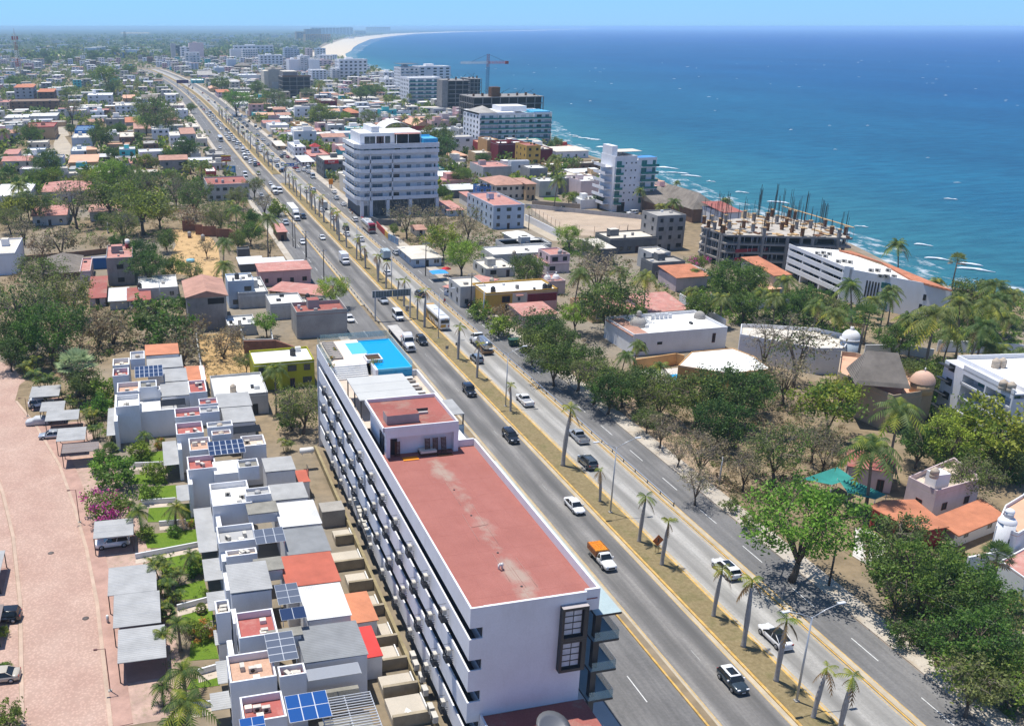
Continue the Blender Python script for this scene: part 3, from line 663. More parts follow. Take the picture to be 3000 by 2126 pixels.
MB().c(0,0,0,1.0,.1,_mc,8).B('mast',t)
def _ya(t,nl,fr,z):
 a=g(t,*nl,z);c=g(t,*fr,z)
 return min(a[0],c[0]),max(a[0],c[0]),min(a[1],c[1]),max(a[1],c[1])
def _za(mb,x0,x1,y0,y1,z0,z1,t,m):
 mb.b(x0,x1,y0,y0+t,z0,z1,m);mb.b(x0,x1,y1-t,y1,z0,z1,m);mb.b(x0,x0+t,y0+t,y1-t,z0,z1,m);mb.b(x1-t,x1,y0+t,y1-t,z0,z1,m)
GREYROOF2=_x('dark_grey_sheet',(.25,.26,.27),'Y',1.1,.2)
COLGREY=M('weathered_slab',(.24,.23,.20),.9,.2,.6)
FLM={'red':_fd,'beige':_pd,'white':_lc,'grey':M('grey_floor',(.36,.36,.36),.85,.1,.4),'rooft':COLGREY,'brick':M('brick_floor',(.50,.32,.23),.85,.15,1.5)}
RFM={'grey':_gd,'dark':GREYROOF2,'white':WHITECORR,'red':REDCORR,'orange':ORANGECORR,'slab':COLGREY}
SOL={}
class WallSet:
 def __init__(s,root):s.root=root
 def b(s,*a):MB().b(*a).B('wall',s.root)
def solar(root,r,z,cell,nx,ny,tilt=.12):
 k=(cell.name,nx,ny)
 if k not in SOL:SOL[k]=solar_mesh(cell,nx,ny)
 o=_cd('solar_panel',SOL[k],root,(r[0],r[2],z),None,(r[1]-r[0],r[3]-r[2],1));o.rotation_euler=(tilt*.6,0,0)
 mb=MB()
 for x in(r[0]+.2,r[1]-.2):
  for y in(r[2]+.2,r[3]-.2):mb.b(x-.03,x+.03,y-.03,y+.03,z-1.0,z-.03+(y-r[2])*tilt*.55,ALU)
 mb.B('panel_stand',root)
def _k(_jb,pieces,_ob=None):
 _ie=[]
 for p in pieces:
  z={'terr':6.0,'roof':p[4]if len(p)>4 else 5.7,'tower':7.2,'solar':7.5,'perg':5.6,'canopy':2.9,'ac':6.0,'wallbox':p[4]if len(p)>4 else 6,'cap':6.6,'beam':5.6}[p[0]]
  _ie.append(_ya(p[1][0],p[1][1],p[1][2],z))
 cx=sum(r[0]+r[1]for r in _ie)/2/len(_ie);cy_=sum(r[2]+r[3]for r in _ie)/2/len(_ie)
 t=_fb('townhouse',_jb,'townhouse',(cx,cy_,0),0,_ob)
 S=lambda r:(r[0]-cx,r[1]-cx,r[2]-cy_,r[3]-cy_)
 _hb=WallSet(t)
 for p,r0 in zip(pieces,_ie):
  r=S(r0);k=p[0]
  if k=='roof':r=(r[0],r[1],r[2]-.35,r[3]+.9)
  if k=='terr':
   x0,x1,y0,y1=r;_hb.b(x0-.18,x1+.18,y0-.18,y1+.18,0,5.95,_kc)
   MB().b(x0,x1,y0,y1,5.95,6.0,FLM[p[2]]).B('terrace_floor',t)
   mb=MB();_za(mb,x0-.18,x1+.18,y0-.18,y1+.18,5.95,6.0+p[3]if len(p)>3 else 6.85,.18,_kc);mb.B('parapet',t)
   s=RND(int(x0*31+y0*17))
   for i in range(1+s.randrange(2)):
    a=_cd('ac_unit',AC,t,(x0+.6+s.random()*max(.2,x1-x0-1.2),y0+.6+(y1-y0-1.1)*s.random(),6.0),s.choice([0,1.57,.5]),.8)
   for i in range(s.randrange(1,3)):
    x=x0+.5+s.random()*max(.2,x1-x0-1);y=y0+.5+s.random()*max(.2,y1-y0-1)
    MB().b(x-.35,x+.35,y-.3,y+.3,6.0,6.45,_lc,_qd).B('roof_hatch',t)
  elif k=='roof':
   x0,x1,y0,y1=r;z=(p[4]if len(p)>4 else 5.7)+.11*(int(cy_*3)%3)
   _hb.b(x0+.15,x1-.15,y0+.05,y1-.05,0,z-.25,_kc)
   o=MB().b(x0,x1,y0,y1,-.06,0,RFM[p[2]]).B('sheet_roof',t,(0,0,z));o.rotation_euler=(0,p[3]if len(p)>3 else .015,0)
  elif k=='tower':
   x0,x1,y0,y1=r;_hb.b(x0-.15,x1+.15,y0-.15,y1+.15,5.5,7.15,_kc)
   MB().b(x0,x1,y0,y1,7.15,7.2,FLM[p[2]]).B('tower_floor',t)
   mb=MB();_za(mb,x0-.15,x1+.15,y0-.15,y1+.15,7.15,7.65,.15,_kc);mb.B('tower_parapet',t)
   _cd('water_tank',_jd if(int(x0*7)%2)else _kd,t,((x0+x1)/2,(y0+y1)/2,7.2),0,(.8,.8,.45))
  elif k=='cap':
   x0,x1,y0,y1=r;MB().b(x0,x1,y0,y1,6.5,6.62,COLGREY).B('grey_cap_roof',t);_hb.b(x0+.2,x1-.2,y0+.2,y1-.2,5,6.5,_kc)
  elif k=='solar':solar(t,r,7.3,{'k':PANELM,'g':PANELG,'b':PANELB}[p[2]],*p[3])
  elif k in('perg','beam'):
   x0,x1,y0,y1=r;mb=MB();n=14
   for i in range(n):y=y0+(y1-y0)*(i+.5)/n;mb.b(x0,x1,y-.04,y+.04,5.5,5.6,ALU if k=='perg' else _nc)
   for x in(x0,(x0+x1)/2,x1):mb.b(x-.05,x+.05,y0,y1,5.4,5.5,ALU if k=='perg' else _nc)
   mb.B('pergola',t);MB().b(x0,x1,y0,y1,2.6,2.7,FLM['rooft']).B('patio_floor',t)
  elif k=='canopy':
   x0,x1,y0,y1=r;o=MB().b(x0,x1,y0,y1,-.05,0,_gd).B('canopy',t,(0,0,2.9))
   _hb.b(x1-.1,x1+.5,y0,y1,0,5.4,_kc)
  elif k=='wallbox':
   x0,x1,y0,y1=r;z=p[4];_hb.b(x0,x1,y0,y1,0,z,_kc,FLM[p[2]])
 ws=RND(int(cx*13+cy_*5))
 for p,r0 in zip(pieces,_ie):
  if p[0]=='terr':
   r=S(r0)
   for z in(1.0,3.9):_cd('window',_wc['d'],t,(r[0]-.19,(r[2]+r[3])/2,z),-pi/2,(1.3,1,1.3))
  if p[0]=='roof':
   r=S(r0)
   for z in(.9,3.4):_cd('window',_wc['d'],t,(r[1]-.14,(r[2]+r[3])/2,z),pi/2,(1.6,1,1.3))
 return t
D_,G_='D','G'
def q(t,nl,fr):return(t,nl,fr)
_k('endmost townhouse with an orange sheet roof beside the dry straw plot',[('roof',q('D',(975,765),(1195,690)),'orange',.02,6.4),('tower',q('D',(880,800),(965,745)),'grey'),('roof',q('D',(985,855),(1220,770)),'grey'),('terr',q('D',(765,855),(865,805)),'beige'),('roof',q('D',(1245,930),(1370,835)),'orange',.03,3.4)])
_k('townhouse with dark solar panels beside the orange roofed end house',[('terr',q('D',(765,925),(860,870)),'red'),('solar',q('D',(905,905),(1090,828)),'k',(6,3)),('roof',q('D',(1100,940),(1250,857)),'grey'),('terr',q('D',(1280,1030),(1370,945)),'red',.6)])
_k('townhouse with a big blank white side wall above a lawn',[('terr',q('D',(795,1035),(930,965)),'brick'),('tower',q('D',(945,990),(1045,940)),'rooft'),('roof',q('D',(1080,1035),(1275,942)),'grey'),('terr',q('D',(785,1135),(930,1050)),'white'),('terr',q('D',(935,1030),(1070,1000)),'white',.9),('wallbox',q('D',(940,1140),(1180,1050)),'white',0,5.0),('beam',q('D',(1080,1100),(1240,1045))),('canopy',q('D',(715,1300),(785,1110)))])
_k('townhouse with paired grey roofs and a blue roof dish behind the palms',[('terr',q('D',(1185,1205),(1340,1135)),'red'),('tower',q('D',(1345,1105),(1450,1060)),'red'),('roof',q('D',(1465,1110),(1670,1015)),'grey'),('tower',q('D',(1350,1160),(1460,1115)),'grey'),('roof',q('D',(1505,1215),(1690,1112)),'grey')])
_k('townhouse with a dark open pergola facing the hotel',[('terr',q('D',(1195,1320),(1350,1235)),'red'),('tower',q('D',(1400,1260),(1550,1215)),'grey'),('beam',q('D',(1570,1285),(1740,1222))),('tower',q('D',(1430,1310),(1540,1275)),'brick'),('canopy',q('D',(1100,1500),(1190,1330)))])
_k('townhouse with black framed solar panels and a beige roof deck',[('terr',q('D',(1285,1430),(1400,1340)),'brick'),('solar',q('D',(1405,1425),(1630,1322)),'k',(6,3)),('terr',q('D',(1640,1400),(1760,1325)),'beige')])
_k('townhouse with a deep red terrace and a beige roof tank beside grey roofs',[('terr',q('D',(1275,1560),(1430,1460)),'red'),('tower',q('D',(1610,1530),(1720,1470)),'rooft'),('roof',q('D',(1780,1535),(1960,1445)),'grey'),('wallbox',q('D',(1440,1560),(1600,1455)),'white',0,6.3),('roof',q('D',(2000,1600),(2060,1535)),'red',.02,3.2)])
_k('townhouse with an all white roof terrace above the bougainvillea carport',[('terr',q('G',(1440,180),(1650,10)),'white'),('roof',q('G',(1830,110),(2040,5)),'grey'),('cap',q('G',(1665,205),(1850,110))),('roof',q('G',(1880,290),(2110,125)),'white'),('tower',q('G',(1660,95),(1800,35)),'grey'),('canopy',q('G',(1190,115),(1265,0)))])
_k('townhouse with pale grey solar panels and a grey flat terrace',[('terr',q('G',(1480,430),(1690,300)),'grey'),('solar',q('G',(1720,395),(1895,285)),'g',(3,2)),('roof',q('G',(1930,475),(2170,300)),'dark'),('terr',q('G',(1530,505),(1710,450)),'beige',.5),('canopy',q('G',(1335,460),(1430,150)))])
_k('townhouse with a ribbed red roof towards the hotel',[('roof',q('G',(1545,735),(1790,545)),'grey',.015,6.6),('cap',q('G',(1715,590),(1885,480))),('roof',q('G',(1920,690),(2225,475)),'red'),('canopy',q('G',(1375,650),(1480,490))),('solar',q('G',(1870,800),(1990,660)),'g',(2,3))])
_k('townhouse with a white corrugated roof and small black solar panels',[('terr',q('G',(1620,1070),(1820,880)),'red'),('solar',q('G',(1890,905),(2040,812)),'k',(2,1)),('roof',q('G',(2060,905),(2290,680)),'white'),('canopy',q('G',(1400,850),(1510,710))),('terr',q('G',(1465,905),(1525,820)),'beige')])
_k('townhouse with tilted grey solar panels beside a dark sheet roof',[('solar',q('G',(1810,1185),(1960,985)),'g',(2,4)),('roof',q('G',(2040,1195),(2400,945)),'dark'),('cap',q('G',(1800,1040),(2020,950))),('terr',q('G',(1560,1370),(1810,1160)),'brick'),('canopy',q('G',(1445,1080),(1560,960)))])
_k('townhouse with a small red roof yard beside a slatted pergola',[('terr',q('G',(1890,1330),(2030,1250)),'red'),('perg',q('G',(2070,1320),(2400,1190))),('canopy',q('G',(1465,1340),(1535,1175)))])
_k('nearest townhouse with bright blue solar panels and a red terrace',[('terr',q('G',(1650,1640),(1880,1440)),'red'),('solar',q('G',(1945,1590),(2185,1380)),'b',(3,2)),('solar',q('G',(1620,1680),(1770,1545)),'b',(2,2)),('perg',q('G',(2200,1680),(2480,1380))),('canopy',q('G',(1420,1520),(1550,1380)))])
t=_fb('patio_shed','long bright red flat roof of a patio shed by the ramp','shed',(0,0,0))
r=_ya('H',(105,1175),(200,945),3.0);MB().b(*r,2.9,3.0,M('bright_red_roof',(.55,.055,.05),.8,.1)).B('roof',t);MB().b(r[0]+.1,r[1]-.1,r[2]+.1,r[3],0,2.9,_kc).B('wall',t)
t=_fb('patio_shed','orange ribbed roof of a patio shed beside the white corrugated roof','shed',(0,0,0))
r=_ya('H',(75,935),(90,725),3.2);MB().b(r[0]-1.4,r[1]+1.5,r[2],r[3],3.1,3.2,ORANGECORR).B('roof',t);MB().b(r[0]-1.2,r[1]+1.3,r[2]+.1,r[3],0,3.1,_kc).B('wall',t)
PS=M('patio_slab',(.47,.42,.35),.9,.08,.3)
for(nl,fr)in[((-40,370),(45,300)),((-60,545),(100,440)),((50,680),(150,590)),((120,850),(215,745)),((170,1060),(300,930)),((230,1210),(345,1080)),((280,1385),(450,1260)),((345,1585),(520,1400))]:
 r=_ya('H',nl,fr,.9);cx,cy_=(r[0]+r[1])/2,(r[2]+r[3])/2
 t=_fb('patio','beige concrete patio slab in the row below the hotel corridor side','patio',(cx,cy_,0),0,'concrete patios below the hotel')
 mb=MB();mb.b(r[0]-cx,r[1]-cx,r[2]-cy_+.15,r[3]-cy_,0,.9,PS);mb.B('slab',t)
 mb=MB();mb.b(r[0]-cx,24.25-cx,r[2]-cy_-.25,r[2]-cy_+.14,0,1.5,M('patio_wall',(.33,.28,.20),.9,.2,.5));mb.b(r[1]-cx,r[1]-cx+.12,r[2]-cy_+.3,r[3]-cy_-.4,0,1.35,_lc);mb.B('side_wall',t)
mb=MB();X,Y=g('H',450,1530,.92)
mb.e([(X+dx,Y+dy,.92)for dx,dy in[(-.12,-.9),(.12,-.9),(.12,.1),(.4,.1),(0,.8),(-.4,.1),(-.12,.1)]],_lc)
o=mb.B('arrow_marking');o['kind']='structure'
X,Y=g('D',2060,1405,3.0);t=_fb('gas_tank','white gas tank lying on a concrete wall beside the hotel','gas tank',(X,Y,2.6))
MB().t([(-1.2,0,.6),(-1.05,0,.6),(1.05,0,.6),(1.2,0,.6)],[.25,.5,.5,.25],_lc,14).B('body',t);MB().b(-.9,-.7,-.3,.3,0,.3,_lc).b(.7,.9,-.3,.3,0,.3,_lc).B('foot',t)
_dd(MB().b(20.8,24.2,119.6,122.5,0,2.6,_oc).B('concrete_yard'),'grey concrete yard block carrying the white gas tank','concrete block')
CPB=M('brown_sheet',(.22,.18,.165),.7,.1,.3)
def _l(nl,fr,t_,_jb,m=None,grp=None,zr=2.7):
 r=_ya(t_,nl,fr,zr);cx,cy_=(r[0]+r[1])/2,(r[2]+r[3])/2
 t=_fb('carport',_jb,'carport',(cx,cy_,0),0,grp)
 x0,x1,y0,y1=r[0]-cx,r[1]-cx,r[2]-cy_,r[3]-cy_
 o=MB().b(x0,x1,y0,y1,-.08,0,m or _gd)
 for i in range(2):y=y0+(y1-y0)*(i+1)/3;o.b(x0,x1,y-.02,y+.02,0,.012,_mc)
 o=o.B('roof',t,(0,0,zr));o.rotation_euler=(0,.02,0)
 for x in(x0+.1,x1-.15):
  for y in(y0+.1,y1-.1):MB().b(x-.06,x+.06,y-.06,y+.06,.02,zr-.1,_nc).B('post',t)
 MB().b(x0,x1,y0,y1,.02,.06,FLM['brick']if m else M('carport_floor',(.33,.20,.16),.9,.15,.6)).B('paving',t)
 return t
_l((195,1045),(410,955),'D','carport furthest up the pink street, over a white car')
_l((265,1140),(440,1062),'D','grey carport roof half hidden behind yellow palms')
_l((300,1205),(535,1118),'D','carport beside the car under a grey cover')
_l((375,1340),(580,1235),'D','grey carport over the silver sedan')
_l((412,1420),(665,1335),'D','brown roofed carport standing empty',CPB)
_l((625,368),(895,222),'G','grey carport below the pink bougainvillea, over a white car')
_l((722,752),(1045,525),'G','grey carport with two pale seams, furthest of the three joined ones')
_l((758,968),(1070,708),'G','grey carport with a grid of pale seams, middle of the three joined ones')
_l((788,1205),(1105,935),'G','smooth grey carport, nearest of the three joined ones')
_l((-220,640),(35,440),'G','grey carport at the picture edge across the pink street')
_l((-280,1000),(25,800),'G','dark carport at the picture edge over a dark car',CPB)
for pts in[[('D',840,1505),('D',880,1425),('D',1110,1400),('D',1115,1500)],[('G',925,105),('G',945,25),('G',1185,5),('G',1190,90)],[('G',990,255),('G',1000,150),('G',1290,130),('G',1320,250)],[('G',990,430),('G',960,340),('G',1330,300),('G',1345,415)],[('G',1185,780),('G',1180,690),('G',1370,640),('G',1400,760)],[('G',1210,950),('G',1225,850),('G',1420,820),('G',1440,910)],[('G',1270,1185),('G',1280,1050),('G',1440,1030),('G',1470,1170)],[('G',1250,1380),('G',1290,1310),('G',1470,1280),('G',1475,1350)],[('D',880,1624),('D',900,1560),('D',1100,1560),('D',1130,1624)],[('G',1100,600),('G',1000,480),('G',1340,440),('G',1370,600)]]:
 _i('lawn',[g(*p)for p in pts],.04,_yd['lawn'],'clipped green lawn of a townhouse garden')
PATHM=M('garden_path',(.50,.42,.34),.9,.12,.5)
for i,(t_,a,c,lab)in enumerate([('D',(870,1510),(1110,1500),'low white garden wall along the lawn with the young palm'),('G',(950,135),(1180,120),'low white garden wall beyond the bougainvillea'),('G',(1070,280),(1250,265),'low white garden wall behind the tall garden palm'),('G',(910,500),(1350,415),'long white garden wall running from the carport with the white car'),('G',(1190,845),(1400,790),'low white garden wall beside the round palm'),('G',(1330,1280),(1470,1240),'low white garden wall near the nearest carport'),('G',(1270,1510),(1420,1490),'lowest white garden wall at the picture bottom')]):
 p,s=g(t_,*a),g(t_,*c);d=Vector((s[0]-p[0],s[1]-p[1]));ang=atan2(d.y,d.x)
 o=MB().b(0,d.length,-.1,.1,0,.8,_kc).B('garden_wall',None,(p[0],p[1],0));o.rotation_euler=(0,0,ang);_dd(o,lab,'garden wall')
 _i('garden_path',[(p[0],p[1]-1.4),(s[0],s[1]-1.4),(s[0],s[1]-.15),(p[0],p[1]-.15)],.045,PATHM,'beige stepping path of a townhouse garden')
_xc={'mango':_w('dark_leaves',(0.048,0.089,0.025),(0.142,0.205,0.055)),'green':_w('green_leaves',(0.068,0.142,0.023),(0.222,0.319,0.057),.03,.42),'bright':_w('light_leaves',(0.158,0.286,0.026),(0.361,0.520,0.074)),'olive':_w('olive_leaves',(0.097,0.131,0.040),(0.228,0.268,0.085)),'yellow':_w('yellowish_leaves',(0.137,0.194,0.021),(0.342,0.388,0.051)),'dry':_w('dry_leaves',(0.212,0.180,0.096),(0.424,0.361,0.212),.015),'brown':_w('brown_leaves',(0.180,0.116,0.063),(0.340,0.244,0.128),.015),'palm':_w('palm_fronds',(0.059,0.116,0.026),(0.201,0.244,0.063)),'palmy':_w('yellow_fronds',(0.170,0.234,0.026),(0.424,0.424,0.063)),'deadf':_w('dead_fronds',(0.254,0.158,0.074),(0.466,0.317,0.170),.01),'fan':_w('fan_leaves',(0.128,0.212,0.107),(0.317,0.424,0.212)),'pink':_w('pink_bracts',(0.600,0.042,0.254),(0.600,0.107,0.424),.01),'red':_w('reddish_leaves',(0.531,0.128,0.042),(0.600,0.340,0.063),.02)}
BARK=M('bark',(.13,.10,.075),.9,.25,1.5);PALMB=M('palm_bark',(.20,.165,.13),.9,.2,2.0);ROYALB=M('royal_trunk',(.36,.34,.32),.8,.12,2.0,(1,1,2));TWIG=M('twig',(.22,.185,.15),.9,.2,1.5)
def _db(mb,p,_fe,rg,m,up=.4):
 n=Vector((rg.gauss(0,1),rg.gauss(0,1),rg.gauss(0,1)+up)).normalized();a=n.orthogonal().normalized();b=n.cross(a)
 t=rg.U(0,6.28);a,b=a*cos(t)+b*sin(t),b*cos(t)-a*sin(t)
 s1,s2=_fe*rg.U(.6,1.25),_fe*rg.U(.35,.7)
 mb.e([p-a*s1,p-b*s2*.9,p+a*s1,p+b*s2],m)
def _z(_be,leaf,_xb=46,_yb=46,_fe=.055,_ce=.7,_de=.0,_ac=0,_wb=.45,_zb=None,l2=.0,_ee=.55,csz=.13,hr=1.0):
 0
 rg=RND(_be);tb=MB();cb=MB()
 zc=_wb+_ce*.5
 cl=[]
 for i in range(_xb):
  while True:
   d=Vector((rg.U(-1,1),rg.U(-1,1),rg.U(-.85,1)))
   if _ee<d.length<1:break
  lump=1+.22*sin(3*atan2(d.y,d.x)+_be)+.12*sin(5*d.z+_be*2)
  cl.append(Vector((d.x*.42*lump,d.y*.42*lump,zc+d.z*_ce*.42*lump)))
 fork=Vector((rg.U(-.03,.03),rg.U(-.03,.03),_wb*.62))
 tb.t([(0,0,-.02),fork*.5+Vector((.01,0,0)),fork],[.032,.025,.02],BARK,7)
 limbs=[]
 for i in range(5):
  a=6.28*i/5+rg.U(-.4,.4);e=Vector((cos(a)*rg.U(.12,.24),sin(a)*rg.U(.12,.24),zc+rg.U(-.12,.1)*_ce));limbs.append(e)
  tb.t([fork,fork.lerp(e,.5)+Vector((0,0,.03)),e],[.016,.012,.007],BARK,5)
 for k,c in enumerate(cl):
  e=min(limbs,key=lambda q_:(q_-c).length)
  if k%2==0 or _ac:tb.t([e,e.lerp(c,.55)+Vector((0,0,.02)),c],[.006,.004,.002],TWIG if _ac else BARK,4,cap=False)
  for _ in range(_ac):
   f=c+Vector((rg.gauss(0,.07),rg.gauss(0,.07),rg.gauss(.02,.06)));tb.t([c,f],[.003,.001],TWIG,3,cap=False)
  if rg.random()<_de:continue
  mm=_xc[_zb]if _zb and rg.random()<l2 else _xc[leaf];r=csz*rg.U(.7,1.25)
  for _ in range(_yb):
   p=c+Vector((rg.gauss(0,.5)*r,rg.gauss(0,.5)*r,rg.gauss(0,.38)*r));_db(cb,p,_fe,rg,mm)
 return tb.mesh('trunk'),cb.mesh('crown')
_uc={'mango':[_z(11+i,'mango',64,54,.027,.72,_wb=.22,_zb='green',l2=.25)for i in range(4)],'green':[_z(21+i,'green',60,52,.029,.74,_wb=.22,_zb='mango',l2=.25)for i in range(4)],'bright':[_z(31+i,'bright',64,46,.026,.6,_wb=.30,_de=.12,_zb='green',l2=.25,csz=.11)for i in range(4)],'olive':[_z(41+i,'olive',56,42,.027,.66,_wb=.28,_de=.15,_zb='green',l2=.25,_ac=2)for i in range(4)],'yellow':[_z(51+i,'yellow',54,44,.028,.62,_wb=.28,_de=.12,_zb='green',l2=.4,csz=.12)for i in range(3)],'dry':[_z(61+i,'dry',50,22,.022,.7,_wb=.3,_de=.2,_zb='olive',l2=.35,_ac=5)for i in range(4)],'bare':[_z(71+i,'dry',40,3,.02,.8,_wb=.3,_de=.6,_ac=8)for i in range(2)],'flat':[_z(81+i,'yellow',80,48,.021,.3,_wb=.30,_de=.1,_zb='olive',l2=.5,_ee=.2,csz=.12)for i in range(3)],'bright_big':[_z(131+i,'bright',120,52,.016,.58,_wb=.28,_de=.1,_zb='green',l2=.25,csz=.085)for i in range(2)],'green_big':[_z(135+i,'green',130,54,.017,.66,_wb=.2,_zb='mango',l2=.3,csz=.09)for i in range(2)],'mango_big':[_z(138+i,'mango',120,50,.018,.68,_wb=.2,_zb='green',l2=.25,csz=.095)for i in range(2)],'olive_big':[_z(141+i,'olive',110,36,.017,.62,_wb=.25,_de=.12,_zb='green',l2=.3,_ac=2,csz=.09)for i in range(2)],'shrub':[_z(91+i,'olive',40,30,.04,.72,_wb=.05,_zb='green',l2=.4,_ac=1)for i in range(3)],'gshrub':[_z(95+i,'green',40,34,.045,.7,_wb=.04,_zb='bright',l2=.35)for i in range(3)],'dshrub':[_z(99+i,'brown',40,14,.034,.66,_wb=.05,_zb='dry',l2=.5,_ac=5)for i in range(3)],'flower':[_z(104,'green',54,46,.03,.62,_wb=.05,_zb='pink',l2=.3)],'redshrub':[_z(106,'yellow',36,30,.05,.7,_wb=.05,_zb='red',l2=.4)]}
def _oa(mb,base,az,lift,ln,droop,m,rg,n=13,lw=.55):
 0
 d=Vector((cos(az),sin(az),0));_lb=Vector((-d.y,d.x,0));pts=[]
 for i in range(n+1):
  t=i/n;pts.append(base+d*ln*(t*cos(lift)+.0)*(1-.12*t)+Vector((0,0,ln*(sin(lift)*t-droop*t*t))))
 for i in range(1,n):
  p,p2=pts[i],pts[i+1];t=i/n;w=ln*.27*sin(pi*(.12+.85*t))*rg.U(.85,1.1)
  f=(p2-p)
  for s in(-1,1):
   tip=p+_lb*s*w+f*1.3+Vector((0,0,-w*lw))
   mb.e([p,p+f*.9,tip]if s>0 else[p,tip,p+f*.9],m)
 mb.t(pts[::3]+[pts[-1]],[.035]*len(pts[::3])+[.01],m,3,cap=False,smooth=False)
def _ba(_be,h,lean,nf=26,ln=3.5,yellow=.18):
 rg=RND(_be);tb=MB();cb=MB();a=rg.U(0,6.28)
 top=Vector((cos(a)*lean,sin(a)*lean,h));pts=[]
 for i in range(7):
  t=i/6;pts.append(Vector((top.x*t**1.6,top.y*t**1.6,h*t)))
 tb.t(pts,[.24,.17,.15,.14,.135,.13,.12],PALMB,7)
 for i in range(nf):
  t=i/nf;az=i*2.4+rg.U(-.3,.3);lift=1.15-1.5*t+rg.U(-.12,.12)
  m=_xc['palmy']if rg.random()<yellow or t>.88 else _xc['palm']
  if t>.93:m=_xc['deadf']
  _oa(cb,top,az,lift,ln*rg.U(.85,1.1),.55+.25*rg.random(),m,rg)
 return tb.mesh('trunk'),cb.mesh('crown')
_nd=[_ba(i,[8.5,10.5,7,9.5,6][i],[.8,1.5,.5,.3,.9][i])for i in range(5)]
YOUNGP=[_ba(20+i,[2.6,3.4][i],.25,16,2.2,.3)for i in range(2)]
def _ca(_be,h,nf,dead):
 rg=RND(_be);tb=MB();cb=MB();sb=MB();tilt=rg.U(-.5,.5);tz=rg.U(-.4,.4)
 prof=[(0,.36),(.05,.27),(.2,.24),(.5,.29),(.8,.22),(1,.13)]
 P3=[Vector((tilt*t*t,tz*t*t,h*t))for t,r in prof]
 tb.t(P3,[r for t,r in prof],ROYALB,9);top=P3[-1];t2=top+Vector((0,0,.9))
 sb.t([top,t2],[.13,.07],_xc['palmy'],7)
 for i in range(nf):_oa(cb,t2,i*2.4+rg.U(-.4,.4),rg.U(.1,.95),rg.U(1.5,2.0),.55,_xc['palmy']if rg.random()<.7 else _xc['palm'],rg,9,.8)
 for i in range(dead):_oa(cb,top+Vector((0,0,.5)),i*2.1+rg.U(-.5,.5),-.25,rg.U(1.1,1.7),1.0,_xc['deadf'],rg,8,.9)
 return tb.mesh('trunk'),cb.mesh('crown'),sb.mesh('crownshaft')
_od=[_ca(3,6.4,7,3),_ca(4,7.2,6,4),_ca(5,5.6,8,2),_ca(6,6.0,4,5),_ca(8,6.8,9,2)]
def _ea(_be):
 rg=RND(_be);tb=MB();cb=MB()
 for i in range(7):
  a=rg.U(0,6.28);r=rg.U(.1,.6);b=Vector((cos(a)*r,sin(a)*r,0));e=b*1.9+Vector((0,0,rg.U(1.2,2.4)))
  tb.t([b,b.lerp(e,.5),e],[.06,.05,.04],_xc['palmy'],5)
  for k in range(7):_oa(cb,e,k*.95+rg.U(-.3,.3),rg.U(.5,1.2),rg.U(1.1,1.7),.65,_xc['palmy']if rg.random()<.35 else _xc['palm'],rg,9)
 return tb.mesh('trunk'),cb.mesh('crown')
ARECA=[_ea(1),_ea(2)]
def _da(_be,h,m='fan',r=1.7):
 rg=RND(_be);tb=MB();cb=MB();tb.t([(0,0,0),(.05,0,h*.5),(0,0,h)],[.26,.22,.2]if h<4 else[.16,.13,.11],PALMB,8);top=Vector((0,0,h))
 for i in range(26):
  az=i*2.4;el=1.25-1.7*i/26;d=Vector((cos(az)*cos(el),sin(az)*cos(el),sin(el)));_lb=Vector((-sin(az),cos(az),0));c=top+d*r*.55
  up=_lb.cross(d)
  for k in range(9):
   t=(k-4)/4*1.35;e=c+(d*cos(t)+_lb*sin(t))*r*.55*rg.U(.85,1.05)-Vector((0,0,.12));wv=(_lb*cos(t)-d*sin(t))*.09
   cb.e([c,c.lerp(e,.6)+wv,e,c.lerp(e,.6)-wv],_xc[m]if i<22 else _xc['deadf'])
  cb.t([top,c],.025,_xc[m],3,cap=False)
 return tb.mesh('trunk'),cb.mesh('crown')
FANP=[_da(1,2.4),_da(2,1.2,'palm',1.4),_da(3,6.5,'palm',2.0)]
_tc={'coco':(_nd,6.1,'palm_tree','palm'),'young':(YOUNGP,3.8,'palm_tree','palm'),'areca':(ARECA,3.5,'areca_palm','palm'),'fan':([FANP[0]],3.2,'fan_palm','palm'),'fans':([FANP[1]],3.0,'fan_palm','palm'),'fant':([FANP[2]],4.2,'fan_palm','palm')}
TOPZ={'coco':8.3,'young':3.0,'areca':2.2,'fan':2.4,'fans':1.2,'fant':6.3}
_sc=RND(99)
def _eb(_kb,t,a,b,wpx,_jb,_ob=None,squash=1.0):
 0
 u,v=px(t,a,b);wn_=wpx*TL[t][2]*(1.0 if _kb in _tc else(1.12 if _kb=='bright' else .94)if wpx*TL[t][2]>200 else 1.5 if t in('a1','b1','b2','b3','D')else 1.3)
 palm=_kb in _tc;z=3.0
 for _ in range(12):
  X,Y=P(u,v,z);s=Q(X+.5,Y,z)[0]-Q(X-.5,Y,z)[0];Wm=wn_/s
  if palm:z=TOPZ[_kb]*(Wm/_tc[_kb][1])
  else:z=Wm*{'flat':.42,'shrub':.36,'gshrub':.34,'dshrub':.34,'flower':.32,'redshrub':.35}.get(_kb,.55)
 if palm:
  ms=_tc[_kb][0][_sc.randrange(len(_tc[_kb][0]))];s=Wm/_tc[_kb][1];nm,cat=_tc[_kb][2:]
 else:
  _kb=_kb+'_big' if Wm>9 and _kb+'_big' in _uc else _kb
  ms=_uc[_kb][_sc.randrange(len(_uc[_kb]))];s=Wm;nm,cat=('bush','bush')if 'shrub' in _kb or _kb=='flower' else('tree','tree')
 return _f(nm,cat,ms,X,Y,s,_jb,_ob)
